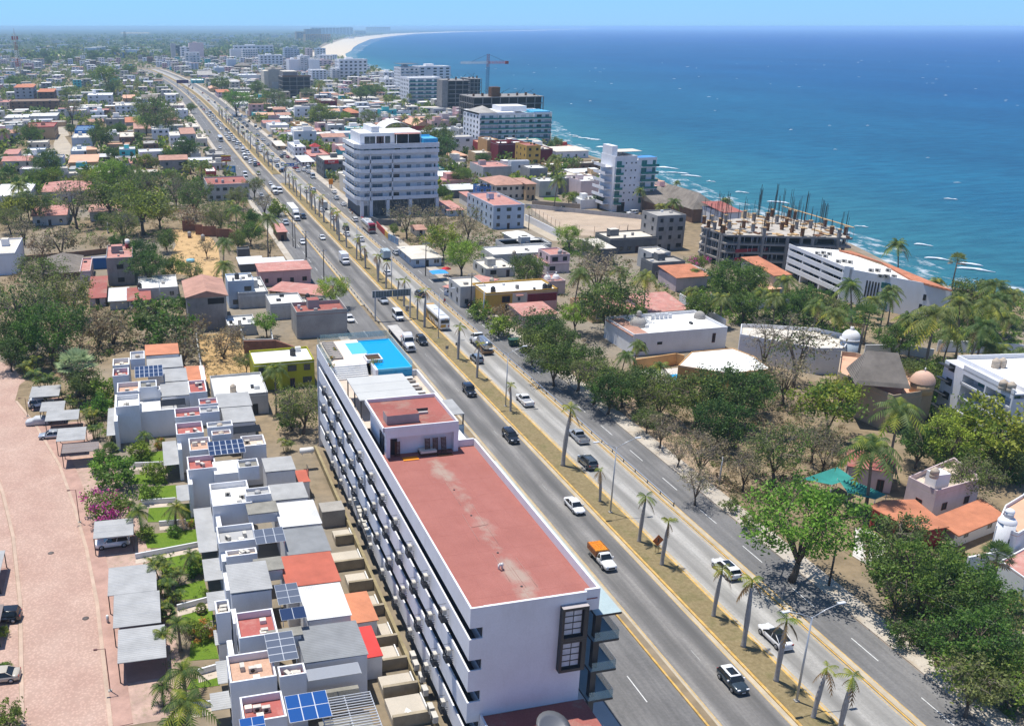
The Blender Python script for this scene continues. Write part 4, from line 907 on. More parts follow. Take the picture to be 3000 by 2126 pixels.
def _f(nm,cat,ms,X,Y,s,_jb,_ob=None,rz=None,sz=None):
 r=_fb(nm,_jb,cat,(X,Y,0),_sc.U(0,6.28)if rz is None else rz,_ob,(s,s,sz or s))
 _cd('trunk',ms[0],r);_cd('crown',ms[1],r)
 if len(ms)>2:_cd('crownshaft',ms[2],r)
 return r
ROW='dark trees lining the seaward service road';PB='coconut palms among the beach houses';DT='dry trees on the wooded seaward plot';PT='distant palms by the beach hotels'
LT='trees of the landward grove';PG='garden palms of the townhouses';TT='town trees between the far houses';PL='coconut palms on the landward slope'
_yc=[]
for l_ in """mango E 1340 560 260 dark leafy tree first in the roadside row, before the white roofed ochre house
mango E 1290 680 200 low dark tree at the top of the roadside row, beside the green bin
mango E 1455 640 230 dark tree second in the roadside row from the ochre house
mango E 1440 780 260 dark roadside tree shading the service road at the bend
mango E 1600 800 280 dark roadside tree in the middle of the row
olive E 1710 890 280 greyish green roadside tree before the domed white villa
mango E 1800 980 250 dark roadside tree below the small swimming pool
olive E 1900 930 240 olive roadside tree behind the lower row
mango E 2030 960 280 large dark roadside tree before the white villa terrace
olive E 2160 1010 280 loose greyish tree at the lower end of the roadside row
mango F 100 1010 330 dark broad tree below the villa pool
mango F 330 1000 350 dark broad tree in the middle of the wooded plot
mango F 480 970 250 dark tree below the white flat villa roof
mango F 250 1190 300 dark low hanging tree over the dry ground
dry F 700 900 260 half bare tree before the grey garden wall
dry F 780 720 330 large leafless spreading tree before the white domed turret
bare F 560 690 270 bare grey branched tree in front of the white villa roof
yellow F 1000 1080 330 yellow green tree before the tan villa wall
yellow F 1085 985 200 small yellow green tree beside the palapa wall
olive F 650 1370 330 pale olive tree above the green shade cloth
dry F 130 1410 260 dry brown tree by the dirt track
dry F 890 1320 220 dry thin tree on the ochre clearing
dry F 420 1520 210 dry twiggy tree beside the utility pole on the verge
dry F 960 1410 200 grey dry tree left of the pink house
bright F 1830 1290 330 bright green round tree below the white balcony block
yellow F 2100 1250 390 large yellowish green tree in front of the white balcony block
mango F 2240 1340 240 dark tree at the picture edge below the balcony block
mango F 1600 1350 220 dark green tree between the near palm and the bright green tree
olive F 1950 1560 260 olive bush like tree behind the scalloped white house
mango F 2190 1450 200 dark tree behind the olive one at the picture edge
green F 860 380 210 green tree at the foot of the white condominium corner
green F 700 420 170 green tree beside the yellow wall
olive F 950 440 180 olive tree left of the end wall with the dark slits
green F 330 230 260 green tree by the lane below the construction site
green F 460 230 190 green tree right below the unfinished building
green F 120 420 170 green garden tree behind the long white wall
green F 420 420 160 green tree behind the garden wall with two palms
green F 1440 640 200 dark shrub like tree at the foot of the condominium wall
mango F 1560 900 240 dark green tree behind the thatched palapa
mango F 1950 350 220 dark wind bent tree near the beach behind the condominium
green F 1780 880 170 green tree left of the balcony block roof
green F 2000 500 200 green tree behind the lawn by the condominium
bright I 800 230 690 big bright green spreading tree casting its shade on the service road
green I 1640 580 660 huge dark green tree below the tiled white house
green I 1950 700 380 dark green tree under the slender palm
olive I 1480 330 260 grey green tree before the arched garage
green I 1990 1030 600 large green tree low at the picture edge
olive I 1960 1330 460 grey olive tree over the parked cars at the lower edge
green I 2230 1280 300 green tree in the lower right corner
bare I 1440 730 200 small bare tree on the sidewalk with thin grey limbs
shrub I 1490 1000 180 round bush at the foot of the small bare tree
shrub I 320 140 95 round green bush on the verge by the upper dirt track
shrub I 450 260 110 low bush under the bright spreading tree
dry I 100 0 200 dry roadside tree above the round bush
dry E 2150 1250 190 thin dry tree by the side road with a slim trunk
dry E 2270 1400 160 dry twiggy tree at the end of the sidewalk row
olive E 2060 1180 150 slender olive tree growing on the sidewalk edge
dry b3 880 1100 330 half leafless tree before the seven storey block, left of two
dry b3 1250 1130 340 half leafless tree before the seven storey block, right of two
dry b3 1700 1150 330 dry tree in front of the blue and white house
yellow b3 1370 1370 350 yellow green tree beside the lot with the small hut
bright b3 1620 1570 390 dense round bright green tree by the blue awning
green b3 700 1240 110 young bright tree on the street corner of the empty lot
mango b3 1330 120 330 dark tree close to the seven storey block
olive b3 1380 340 200 olive tree beside the seven storey block
mango b3 1910 300 140 dark round tree below the maroon wall
green b3 1620 510 190 green tree behind the small white roofed house
green b3 1370 740 170 green tree right beside the seven storey block
yellow b3 1430 840 120 small yellowish palm like tree by the red roof
mango E 1250 170 210 dark tree standing among the white roofs
dry E 1730 190 270 tall dry tree between two coconut palms
mango E 1790 380 330 dark brownish tree over the ochre wall
dshrub E 1090 480 150 reddish dry bush before the ochre house
gshrub E 930 465 130 green bush at the corner of the ochre house
gshrub E 1060 565 150 bright green bush by the dirt forecourt
bright E 1580 490 170 bright small tree beside the dirt forecourt
fans E 2000 500 150 pale silvery bush by the pink roofed house
flower F 100 140 110 pink flowering bougainvillea beside the tiled roofs
bright b4 765 1300 290 round bright green tree at the corner of the football pitch
olive b4 1060 1490 300 olive tree before the grey open structure
yellow b4 770 820 150 yellowish garden tree beside the tall palms
green b4 840 790 110 small green tree in the walled garden
green b4 1160 850 140 thin young tree before the white tower
olive b4 840 370 150 greenish tree by the beach house roofs
mango a3 1300 1500 380 wide dark tree behind the rooftop with the blue pool
green a3 340 880 200 green tree below the far white block|TT
green a3 260 910 190 green tree below the far white block|TT
green a3 450 870 170 green tree below the far white block|TT
olive a3 380 1240 260 pale dry tree beside the far brick house
yellow a3 60 1260 160 yellowish tree behind the market roofs
bright a2 880 1010 320 broad light green tree by the far highway shops
green a2 1160 830 190 dark round tree beside the far beige tower
green a2 660 790 220 green tree behind the far pink house
olive a2 1170 1060 220 grey olive tree next to the tall fan palm
olive a2 1410 980 280 olive tree at the foot of the beige tower
green a2 2010 1180 310 green tree below the far dark red block
olive a2 2180 1240 200 olive tree right of the dark red block
green a2 270 1110 130 small tree beside the traffic queue
olive a2 1520 1080 200 dark olive tree before the far market roofs
olive a2 1840 930 180 olive tree beside the concrete frame
olive a1 2050 1160 470 wide olive grove tree above the landward houses
olive a1 2200 1290 340 pale olive tree at the lower side of the grove
bright a1 1950 1300 240 light green tree at the grove edge
yellow a1 1420 680 290 yellowish dense tree on the far landward rise
mango a1 1530 830 200 dark tree under the yellowish far tree
dry a1 950 1140 270 dry tree below the house with the white dome
green a1 890 920 150 round green tree by the far orange building
mango a1 1340 1490 290 dark mango tree between the landward houses
green a1 1610 1390 160 green tree behind the grey landward house
green a1 400 1440 240 green tree left of the ochre arched house
gshrub a1 490 1530 130 light green bush before the ochre arched house
mango a1 950 1410 120 dark small tree at the lane beside the blue house
mango a1 1860 1530 120 dark small tree beside the brown house
green a1 1280 700 110 far green tree on the landward rise
green a1 150 760 150 green tree at the foot of the radio mast
mango a1 580 400 110 dark far tree before the pale blue building
mango a1 640 480 90 dark far tree next to the yellow roofed house
mango a1 940 470 110 dark far tree beyond the lane
mango a1 1240 420 140 dark far tree left of the bluish warehouse
mango a1 1540 370 120 dark far tree before the white warehouse
green a1 1720 600 130 far green tree at the foot of the lattice crane
green a1 2140 700 80 far round tree at the highway bend
mango b1 640 340 330 dark wide tree at the foot of the dirt lane
yellow b1 690 520 260 yellow brown tree above the red roofs
green b1 430 540 260 green tree among the left palms
bright b1 1480 480 400 vivid green tree in the middle of the grove
green b1 1690 520 340 green tree right of the vivid one
olive b1 1850 640 430 dull green tree above the long flat tree
yellow b1 1200 560 230 bright yellow green tree above the red hip roof
flat b1 1440 780 620 umbrella shaped olive tree over the red roofs
flat b1 1900 930 640 long flat yellow green tree of the grove
flat b1 2130 1020 370 flat yellow green tree at the right of the grove
dry b1 990 860 480 bare grey tree with a forked trunk before the red roof
flat b1 250 920 480 flat olive tree at the left picture edge
olive b1 480 880 400 olive tree over the left red roof
olive b1 120 1080 300 spreading tree with dark limbs at the left edge
olive b1 1640 1150 400 thin olive tree above the rubble
mango b1 2230 1380 220 dark tree above the sandy plot
mango b1 1900 1550 360 dense dark round tree beside the pink roofed house
green b1 1560 1400 160 green bush behind the pink rooftop
yellow b1 1930 310 190 yellow green tree beside the turquoise house
mango b1 1500 220 160 dark tree left of the turquoise house
mango b1 690 240 140 round dark tree at the lane corner
green b1 2240 240 170 green tree over the brick walls
mango b1 80 1000 200 dark tree at the left edge behind the flat tree
mango b1 1370 1100 170 dark palm like tree beside the white sheet
mango b1 2080 530 150 dark tree by the grey wall
green b1 60 300 170 green tree at the left edge behind the palms
dshrub b1 800 1400 420 grey brown brush pile on the slope
dshrub b1 560 1450 300 dry brush beside the leaning trunk
dshrub b1 1350 1420 200 dry brush below the white sheet
dry b1 300 1250 280 tangled dry tree above the white wall corner
mango b2 210 120 270 dark green tree below the balcony house
green b2 50 240 160 green tree beside the red brick wall
olive b2 320 770 400 large dull green tree before the grey walled house
bare b2 50 740 300 grey leafless tree beside the dull green one
olive b2 1120 640 230 olive tree behind the corner house by the road
olive b2 650 1030 330 olive scrub tree above the brick wall
gshrub b2 1440 970 200 bright green hedge like tree at the roadside
green b2 1070 1260 270 green tree among the tall palms
dry b2 1260 900 230 dry tree above the roadside
dshrub b2 250 1090 330 dry brown scrub beneath the big tree
green b2 1100 1100 200 leafy tree left of the roadside hedge
olive b2 900 780 250 olive tree beneath the grey walled house
dry b2 480 1480 200 small dry tree on the sandy plot
dshrub b2 560 1120 260 brown scrub on the dry slope
mango b2 900 1380 190 dark undergrowth tree between palm trunks
dry b2 1330 1480 190 dry shrub by the roadside wall
mango D 985 140 210 dark round tree right of the pink rooftop
green D 1165 165 125 green tree beside the dark round one
olive D 1290 200 130 olive bush beside the sandy path
olive D 180 430 400 wide olive thicket left of the red roofed house
green D 330 560 360 green thicket below the olive one
mango D 130 620 230 dark green tree at the left edge of the thicket
olive D 460 330 280 feathery olive tree at the wall of the pink house
olive D 270 190 270 olive tree before the grey palapa roof
dshrub D 640 570 300 brown withered thicket left of the clearing
dshrub D 760 590 240 dry reed like bush in the clearing
shrub D 1050 540 280 green bush before the grey block house
shrub D 1150 620 250 olive bush beside the straw plot
dshrub D 1230 710 250 dry bush behind the orange roof
dshrub D 1280 560 170 brown bush against the grey block house
bright D 2235 310 170 light green tree at the roadside by the pink house
bright D 1790 540 130 thin papaya like tree in the walled yard
olive D 1650 800 110 bushy tree beside the straw plot
olive D 2030 1080 270 pale olive tree beside the hotel corridor
shrub D 1960 1170 180 silvery bush below the pale olive tree
mango D 60 730 190 dark hedge at the end of the pink street
green D 1200 420 110 small green tree beside the grey block house
dshrub D 1500 690 190 tall dry grass clump on the straw plot
dshrub D 1560 620 150 dry weed clump at the top of the straw plot
mango D 560 950 180 dark bush between palm and carport
redshrub D 1080 1350 70 small red leaved bush on the townhouse lawn
gshrub D 940 1400 120 trimmed hedge bush at the white side wall
gshrub D 790 1560 210 yellow flowering bush beside the empty carport
gshrub D 1050 1540 130 fresh green bush by the townhouse lawn
flower G 720 150 280 round bougainvillea with pink flowers behind the carport
gshrub G 1175 310 85 clipped round bush under the tall garden palm
redshrub G 1370 970 150 red and yellow leaved bush beside the lawn
gshrub G 20 990 80 clipped hedge across the pink street
gshrub G 25 1235 90 round hedge across the pink street, beside the yellow car
shrub G 50 1560 210 leafy bush in the lower left corner
gshrub G 1390 730 60 small yellowish bush at the garden path
redshrub G 1290 265 60 small orange leaved bush beside the garden wall
coco b4 570 380 250 tall coconut palm behind another in the walled lawn garden
coco b4 590 570 280 tall coconut palm on the green lawn beside the pitch
coco b4 1760 790 180 windblown coconut palm before the white tower
coco b4 2020 880 200 coconut palm right of the white tower
coco b4 2210 880 230 coconut palm behind the grey block building
coco b4 2220 640 120 small windblown palm by the thatched beach roof
coco b4 230 960 70 thin ragged palm at the pitch corner
coco c1 610 120 200 windblown palm behind the construction site
coco c1 60 70 200 palm behind the grey block building, against the sea
coco c1 180 1040 200 palm beside the orange tiled roofs
coco c1 560 1400 330 broad coconut palm behind the long white wall
coco c1 1050 1310 300 coconut palm in front of the yellow wall
coco c1 1430 1150 330 tall coconut palm at the corner of the white condominium
coco c1 100 1370 250 yellowish coconut palm at the end of the long white wall
coco F 1480 75 150 lone tall palm on the beach beside the condominium
fant F 1845 130 110 tall fan palm against the surf
coco F 1720 230 120 palm crown behind the orange roof ridge
coco F 1170 370 190 palm before the dark slits of the condominium wall
coco F 1360 390 170 palm before the middle of the condominium wall
coco F 1510 430 230 full coconut palm before the condominium wall
coco F 1700 490 330 large coconut palm by the condominium lawn
coco F 2110 290 200 coconut palm by the beach, left of two
coco F 2240 300 170 coconut palm by the beach at the picture edge
coco F 2050 460 220 dark coconut palm in the beach garden
coco F 2200 450 190 coconut palm beside the picture edge in the beach garden
coco F 1950 630 220 leaning coconut palm before the garden wall
coco F 2160 630 230 coconut palm over the white garden wall
coco F 2270 740 180 low coconut palm at the picture edge
fant F 1220 530 230 fan palm left of the palapa with orange fronds
coco F 1050 480 190 palm left of the fan palm by the condominium
coco F 1330 1290 380 near coconut palm rising before the pink house
coco F 1450 1180 320 coconut palm behind the near one
coco F 1880 390 190 palm behind the lawn of the condominium
coco E 1580 210 180 coconut palm beside the pink domed roof
coco E 1890 190 150 slim coconut palm by the dark house with blue windows
coco E 2050 270 190 coconut palm before the magenta bougainvillea
coco E 1900 690 150 palm on the terrace of the domed villa, left of two
coco E 1975 690 140 palm on the terrace of the domed villa, right of two
young E 2150 850 160 young palm beside the villa pool
young E 2070 850 140 young palm below the orange wall
young E 2200 940 140 small palm in front of the villa pool
fant I 2110 490 200 slender yellow palm over the dark green tree
young I 2230 720 180 palm fronds at the right picture edge
coco b2 780 840 230 dark coconut palm before the grey walled house
coco b2 880 1030 300 tall coconut palm with wide fronds on the slope
coco b2 965 890 140 small palm near the roadside house
coco b2 1290 1160 380 broad coconut palm beside the roadside tree
coco b2 690 1430 330 coconut palm on the sandy plot
fant b2 1180 500 80 thin tall palm rising at the road edge
coco b2 390 440 220 yellowish coconut palm beside the store
coco b2 200 400 140 palm left of the store roof
coco b1 190 530 330 large coconut palm at the left by the white roof
coco b1 340 720 330 coconut palm over the white roof corner
coco b1 330 260 190 dark bent palm above the left thicket
coco b1 40 430 180 coconut palm cut by the left picture edge
coco b1 60 1450 180 palm over the white wall corner at the left edge
coco b1 880 610 130 small palm between the two red roofs
coco a1 60 1390 220 coconut palm left of the ochre arched house
coco a1 230 1420 140 palm beside the ochre arched house
coco a1 1700 900 150 palm in the far clump behind the domed house|PT
coco a1 1560 900 120 palm in the far clump behind the domed house|PT
coco a1 1830 830 110 palm in the far clump behind the domed house|PT
coco a1 1950 760 90 palm in the far clump behind the domed house|PT
coco a1 1740 800 100 palm in the far clump behind the domed house|PT
fant a1 840 670 80 thick tall fan palm on the far landward rise
coco a1 1180 1300 110 palm below the dirt slope of the domed house
coco a1 2080 810 90 palm by the far left highway bend|TT
coco a1 2180 830 90 palm by the far left highway bend|TT
coco a1 2260 830 80 palm by the far left highway bend|TT
coco a1 520 710 80 palm behind the brown apartment house|TT
coco a1 1100 880 80 yellow palm by the dirt bank|TT
coco a1 810 1020 90 palm beside the brown apartment house
fant a2 1290 990 180 tall dark fan palm by the beige tower
coco a2 1980 860 190 palm crown beside the concrete frame
coco a2 690 640 90 far palm by the pale warehouse
coco a2 780 640 90 far palm left of the brown roof
coco a2 2110 610 110 tall far palm by the white towers
coco a2 1250 560 90 far palm before the white hotel with the red roof
coco a2 2250 790 100 far palm at the foot of the white towers
coco a2 1900 970 100 palm right of the concrete frame
coco a2 1800 1300 100 yellow palm in the market quarter
coco a2 1140 570 100 far palm right of the brown roofed hall
coco a2 1420 560 70 far palm before the white hotel front
coco a2 2020 800 90 palm next to the dark cone tree
coco a2 1900 1180 120 palm in the olive trees of the market quarter
coco D 1490 90 180 coconut palm at the corner of the sandy plot
young D 1440 230 110 young palm left of the grey house with stairs
coco D 1800 780 160 coconut palm above the yellow green house, left of two
coco D 1845 890 210 coconut palm above the yellow green house, right of two
areca D 200 790 200 areca palm clump at the end of the pink street|PG
areca D 290 880 250 areca palm clump behind the first carport
fan D 510 840 290 big silvery fan palm above the carports
young D 965 1310 150 young coconut palm on the townhouse lawn by the white wall
fans D 740 1400 150 low fan palm beside the empty carport
areca D 490 1045 140 yellow areca palm beside the second carport
areca D 610 1130 170 areca palm clump behind the covered car
areca D 630 1235 150 areca palm clump behind the silver sedan
areca D 1920 1330 130 bright areca palm by the concrete yard
young G 940 190 210 palm with pale fronds between carport and garden
young G 1165 130 230 tall dark palm in the townhouse garden
areca G 1090 510 250 thick areca clump beside the three joined carports
young G 1270 490 180 palm on the shaded lawn
areca G 1090 650 220 areca clump at the edge of the joined carports
fans G 1350 830 90 small round headed palm on the lawn
fans G 1110 860 170 fan palm beside the middle joined carport
young G 1200 960 240 palm between two small lawns
young G 1080 1010 190 drooping palm over the nearest carport
young G 1230 1240 380 large palm over the lowest lawn
young G 1250 1480 400 lowest large palm at the picture bottom
areca G 1180 1590 260 palm clump at the very bottom edge
areca G 1150 560 210 areca clump beside the palm on the shaded lawn
areca G 1180 720 160 small areca clump above the beige garden path
areca G 1060 820 190 areca clump behind the middle joined carport
young G 1080 1350 220 palm beside the nearest carport post
gshrub G 1320 560 130 leafy bush on the shaded lawn
gshrub G 1290 960 120 low green hedge bush between the small lawns
gshrub G 980 330 110 green bush by the white garden box
areca D 740 1270 150 areca clump beside the brown carport
gshrub D 680 1000 160 dense green bush behind the second carport
gshrub D 650 1100 150 dense green bush at the white side wall corner
areca D 400 760 170 areca clump left of the silvery fan palm
gshrub D 700 1480 150 leafy bush right of the empty carport
areca G 860 120 150 areca clump beside the bougainvillea
gshrub G 1000 60 130 green hedge bush above the upper lawn""".split("\n"):
 k_,t_,a_,c_,w_,r_=l_.split(" ",5);r_=r_.split("|");_yc.append((k_,t_,int(a_),int(c_),int(w_),r_[0])+((globals()[r_[1]],)if len(r_)>1 else()))
for(a,c,w_)in[(700,1050,130),(800,1000,150),(870,1080,140),(600,1020,120),(640,980,100),(560,1070,100),(760,950,110),(900,960,110)]:_yc.append(('coco','a3',a,c,w_,'palm in the dense clump before the tall white hotel','palms clumped before the tall white hotel'))
for(a,c,w_)in[(1130,1290,130),(1240,1240,120),(1480,1230,120),(1590,1250,130),(1650,1280,150),(1340,1290,90),(1720,1240,100)]:_yc.append(('coco','a3',a,c,w_,'palm standing below the unfinished concrete towers','palms below the concrete towers'))
for(a,c,w_)in[(850,1260,130),(980,1350,150),(720,1400,150),(840,1390,130),(620,1220,110)]:_yc.append(('coco','a3',a,c,w_,'palm around the white curved canopy roof','palms around the curved canopy'))
for(a,c,w_)in[(190,680,60),(400,560,60),(470,550,55),(360,650,90),(150,690,55),(260,680,65),(520,610,60),(670,610,55),(540,760,100),(130,850,100),(330,660,60)]:_yc.append(('coco','a3',a,c,w_,'far small palm before the white blocks by the bay','small palms by the far white blocks'))
for(a,c,w_)in[(1600,470,180),(1420,330,150),(1260,430,170),(1800,560,190),(1990,560,200),(2080,360,170),(2150,380,170),(1900,480,200),(2020,700,180),(1560,560,150),(640,330,160),(900,450,160)]:_yc.append(('coco','F',a,c,w_,'coconut palm in the thick belt around the white condominium','palms of the belt round the condominium'))
for p in _yc:_eb(*p)
MED=[('I',1210,1640),('I',875,1570),('I',625,1325),('I',405,1095),('I',205,890),('H',2150,545),('H',1998,390),('H',1735,120),('E',1487,1505),('E',1135,1140),('E',910,915),('E',783,790),('E',558,575),('E',510,525),('E',420,435),('E',378,390),('E',300,315),('E',245,270),('E',155,180),('E',95,120)]
MEDL=['bottle trunked palm at the bottom edge of the grass median','ragged median palm with two brown hanging fronds by the nearest lamp','bottle trunked palm in front of the white fastback','tall bottle trunked palm with upright yellow fronds','bottle trunked palm beside the white off roader','bottle trunked palm right next to the orange diamond sign','median palm left of the orange diamond sign','median palm before the second lamp post','tallest full crowned palm of the median, before the silver pickup','median palm beside the lamp with the white pickup','median palm before the grey crossover','median palm just above the grey crossover','median palm behind the white and gold bus','slim median palm right of the sign gantry','median palm behind the sign gantry','shorter median palm behind the sign gantry','median palm by the white sedan beyond the gantry','full median palm by the white sedan beyond the gantry','small median palm between the two light trucks','median palm by the white light truck']
for i,((t,a,c),lab)in enumerate(zip(MED,MEDL)):
 X,Y=g(t,a,c);k=[0,3,1,1,0,2,0,3,4,2,1,0,1,2,0,2,1,4,3,0][i];s_=[1,.95,1.05,1.1,.95,1.05,1,.8,1.35,.85,.95,1.05,1.15,.9,1,.85,.95,1,.7,.9][i]
 _f('royal_palm','palm',_od[k],63.3+max(-1.2,min(1.2,X-63.3)),Y,s_,lab,'bottle trunked palms of the median')
yy=258;rg=RND(12)
while yy<820:
 if not 438<yy<474:_f('royal_palm','palm',_od[rg.randrange(5)],63.3+rg.U(-1,1),yy,rg.U(.8,1.25),'small palm in the far stretch of the median','far palms of the median')
 yy+=rg.U(6,13)if 320<yy<440 else rg.U(9,22)
_vc={'white':_v('paint_white',(.72,.72,.72),.25,.5,0,.6),'black':_v('paint_black',(.012,.013,.015),.2,.5,0,.7),'silver':_v('paint_silver',(.42,.45,.48),.3,.5,.35,.5),'grey':_v('paint_grey',(.07,.085,.095),.25,.5,.3,.6),'slate':_v('paint_slate',(.035,.05,.062),.22,.5,.2,.7),'blue':_v('paint_blue',(.03,.07,.16),.25,.5,0,.6),'red':_v('paint_red',(.32,.02,.02),.25,.5,0,.6),'bluegrey':_v('paint_bluegrey',(.20,.25,.31),.28,.5,.3,.5),'beige':_v('paint_beige',(.42,.38,.31),.3,.5,0,.4),'teal':_v('paint_teal',(.05,.20,.22),.3)}
TYRE=M('tyre',(.018,.018,.018),.9,.1,3);RIM=_v('rim',(.35,.35,.36),.35,metal=.7);CGL=_v('car_glass',(.012,.016,.02),.05,.6);_ud=_v('headlight',(.75,.76,.78),.1,.8);_td=_v('taillight',(.35,.012,.01),.2,.6);_sd=_v('black_trim',(.02,.02,.022),.55);_vd=M('number_plate',(.6,.6,.58),.6,.04,4)
def _bb(mb,st,m,n=14,ex=.42):
 vs,fs=[],[]
 for y,w,z0,z1 in st:
  for k in range(n):
   t=2*pi*(k+.5)/n;c,s=cos(t),sin(t)
   vs.append((w*copysign(abs(c)**ex,c),y,(z0+z1)/2+(z1-z0)/2*copysign(abs(s)**ex,s)))
 for i in range(len(st)-1):
  for k in range(n):fs.append((i*n+k,(i+1)*n+k,(i+1)*n+(k+1)%n,i*n+(k+1)%n))
 fs.append(tuple(range(n)));fs.append(tuple(range((len(st)-1)*n,len(st)*n))[::-1])
 mb.q(vs,fs,m,True)
def _r(r,w=.22):
 a=MB();a.t([(-w/2,0,0),(-w/2+.02,0,0),(w/2-.02,0,0),(w/2,0,0)],[r*.93,r,r,r*.93],TYRE,18)
 b=MB();b.t([(-w/2-.012,0,0),(w/2+.012,0,0)],r*.62,RIM,14);return a.mesh('wheel'),b.mesh('rim')
WHEELS={}
def wheel(root,x,y,r):
 k=round(r,2)
 if k not in WHEELS:WHEELS[k]=_r(r)
 o=_cd('wheel',WHEELS[k][0],root,(x,y,r));_cd('rim',WHEELS[k][1],o)
def _ab(root,wb,wt,y0,y1,yt0,yt1,zb,zt,paint,_dc=None,roofpaint=None,name='cabin_glass',pillars=(.5,),_tb=True):
 0
 g_=_dc or CGL
 v=[(-wb,y0,zb),(wb,y0,zb),(wb,y1,zb),(-wb,y1,zb),(-wt,yt0,zt),(wt,yt0,zt),(wt,yt1,zt),(-wt,yt1,zt)]
 f=[(0,1,5,4),(1,2,6,5),(2,3,7,6),(3,0,4,7)]
 rp=MB();rm=roofpaint or paint
 _bb(rp,[(yt0-.10,wt-.06,zt-.03,zt+.03),(yt0-.02,wt+.02,zt-.04,zt+.055),((yt0+yt1)/2,wt+.03,zt-.04,zt+.085),(yt1+.02,wt+.02,zt-.04,zt+.05),(yt1+.1,wt-.05,zt-.035,zt+.02)],rm,12,.35)
 pl=MB()
 for a,b in((0,4),(1,5),(2,6),(3,7)):pl.t([v[a],v[b]],.045,paint,5)
 for t in pillars:
  for s in(0,1):
   lo=Vector(v[1]).lerp(Vector(v[2]),t)if s else Vector(v[0]).lerp(Vector(v[3]),t);hi=Vector(v[5]).lerp(Vector(v[6]),t)if s else Vector(v[4]).lerp(Vector(v[7]),t)
   pl.t([lo,hi],.04,_sd if t!=.5 else paint,5)
 if _tb:
  MB_=MB();MB_.q(v,f,g_);MB_.B(name,root);rp.B('roof',root);pl.B('pillars',root)
 return v,f,rp,pl
SPEC={'sedan':(4.6,.89,.90,1.42,.86,-1.75,1.15,-.95,.35,.33,.98),'suv':(4.75,.94,1.08,1.68,1.04,-2.22,1.15,-1.95,.45,.37,1.1),'hatch':(4.1,.90,.98,1.50,.96,-1.85,.85,-1.55,.30,.34,1.02),'fast':(4.75,.93,.98,1.55,.96,-2.0,1.15,-1.0,.30,.37,1.08),'jeep':(4.5,.92,1.12,1.80,1.12,-2.05,.60,-2.0,.30,.42,1.12),'van':(5.3,.98,1.3,2.3,1.15,-2.55,1.75,-2.5,1.0,.36,1.3)}
def car(_kb,_he,X,Y,away,_jb,_ob=None,roofc=None,sunroof=False,_ke=True,rack=False,rz=None):
 L,w,zb,zr,zh,c0,c1,t0,t1,r,zt=SPEC[_kb]
 t=_fb({'suv':'suv','jeep':'off_road_car','van':'van'}.get(_kb,'car'),_jb,{'van':'van'}.get(_kb,'car'),(X,Y,.03),(0 if away else pi)if rz is None else rz,_ob)
 p=_vc[_he];h=L/2
 b=MB();_bb(b,[(-h,w*.78,.42,zt*.86),(-h+.08,w*.92,.30,zt),(-h+.5,w,.24,zt+.01),(c0+.3,w,.22,zb+.02),(0,w*1.0,.22,zb),(c1-.1,w,.22,zb),(c1+.25,w*.98,.23,zh),(h-.45,w*.95,.25,zh-.06),(h-.1,w*.84,.30,zh-.16),(h,w*.70,.38,zh-.26)],p)
 b.B('body',t)
 _ab(t,w*.93,w*(.90 if _kb in('jeep','van')else .74),c0,c1,t0,t1,zb-.03,zr-.06,p,None,_vc[roofc]if roofc else None,pillars=(.5,)if _kb!='van' else(.35,.7))
 if sunroof:
  s=MB();s.b(-w*.5,w*.5,t0+(t1-t0)*.30,t1-.12,zr+.015,zr+.04,CGL);s.B('sunroof',t)
 if rack:
  for s in(-1,1):MB().t([(s*w*.66,t0+.1,zr+.06),(s*w*.66,t1-.1,zr+.06)],.025,_sd,4).B('roof_rail',t)
 for x in(-w+.08,w-.08):
  for y in(-h+.85,h-.88):wheel(t,x,y,r)
 for s in(-1,1):
  MB().b(s*w*.60-.17,s*w*.60+.17,h-.20,h-.06,zh-.30,zh-.14,_ud).B('headlight',t)
  MB().b(s*w*.70-.15,s*w*.70+.15,-h+.0,-h+.1,zt-.28,zt-.08,_td).B('taillight',t)
  MB().b(s*(w+.09)-.09,s*(w+.09)+.09,c1-.45,c1-.28,zb,zb+.16,p if not roofc else _vc[roofc]).B('mirror',t)
 g_=MB();g_.b(-w*.55,w*.55,h-.12,h+.015,.34,zh-.34,_sd);g_.B('grille',t)
 bp=MB();bp.b(-w*.8,w*.8,-h-.02,-h+.1,.30,.50,_sd if _kb in('suv','jeep')else p);bp.B('bumper',t)
 pl=MB();pl.b(-.22,.22,-h-.035,-h-.02,.55,.68,_vd);pl.b(-.22,.22,h+.015,h+.03,.42,.54,_vd);pl.B('number_plate',t)
 if _kb=='jeep':
  o=MB();o.t([(0,-h-.18,.95),(0,-h-.0,.95)],.36,TYRE,16);o.B('spare_wheel',t)
 return t
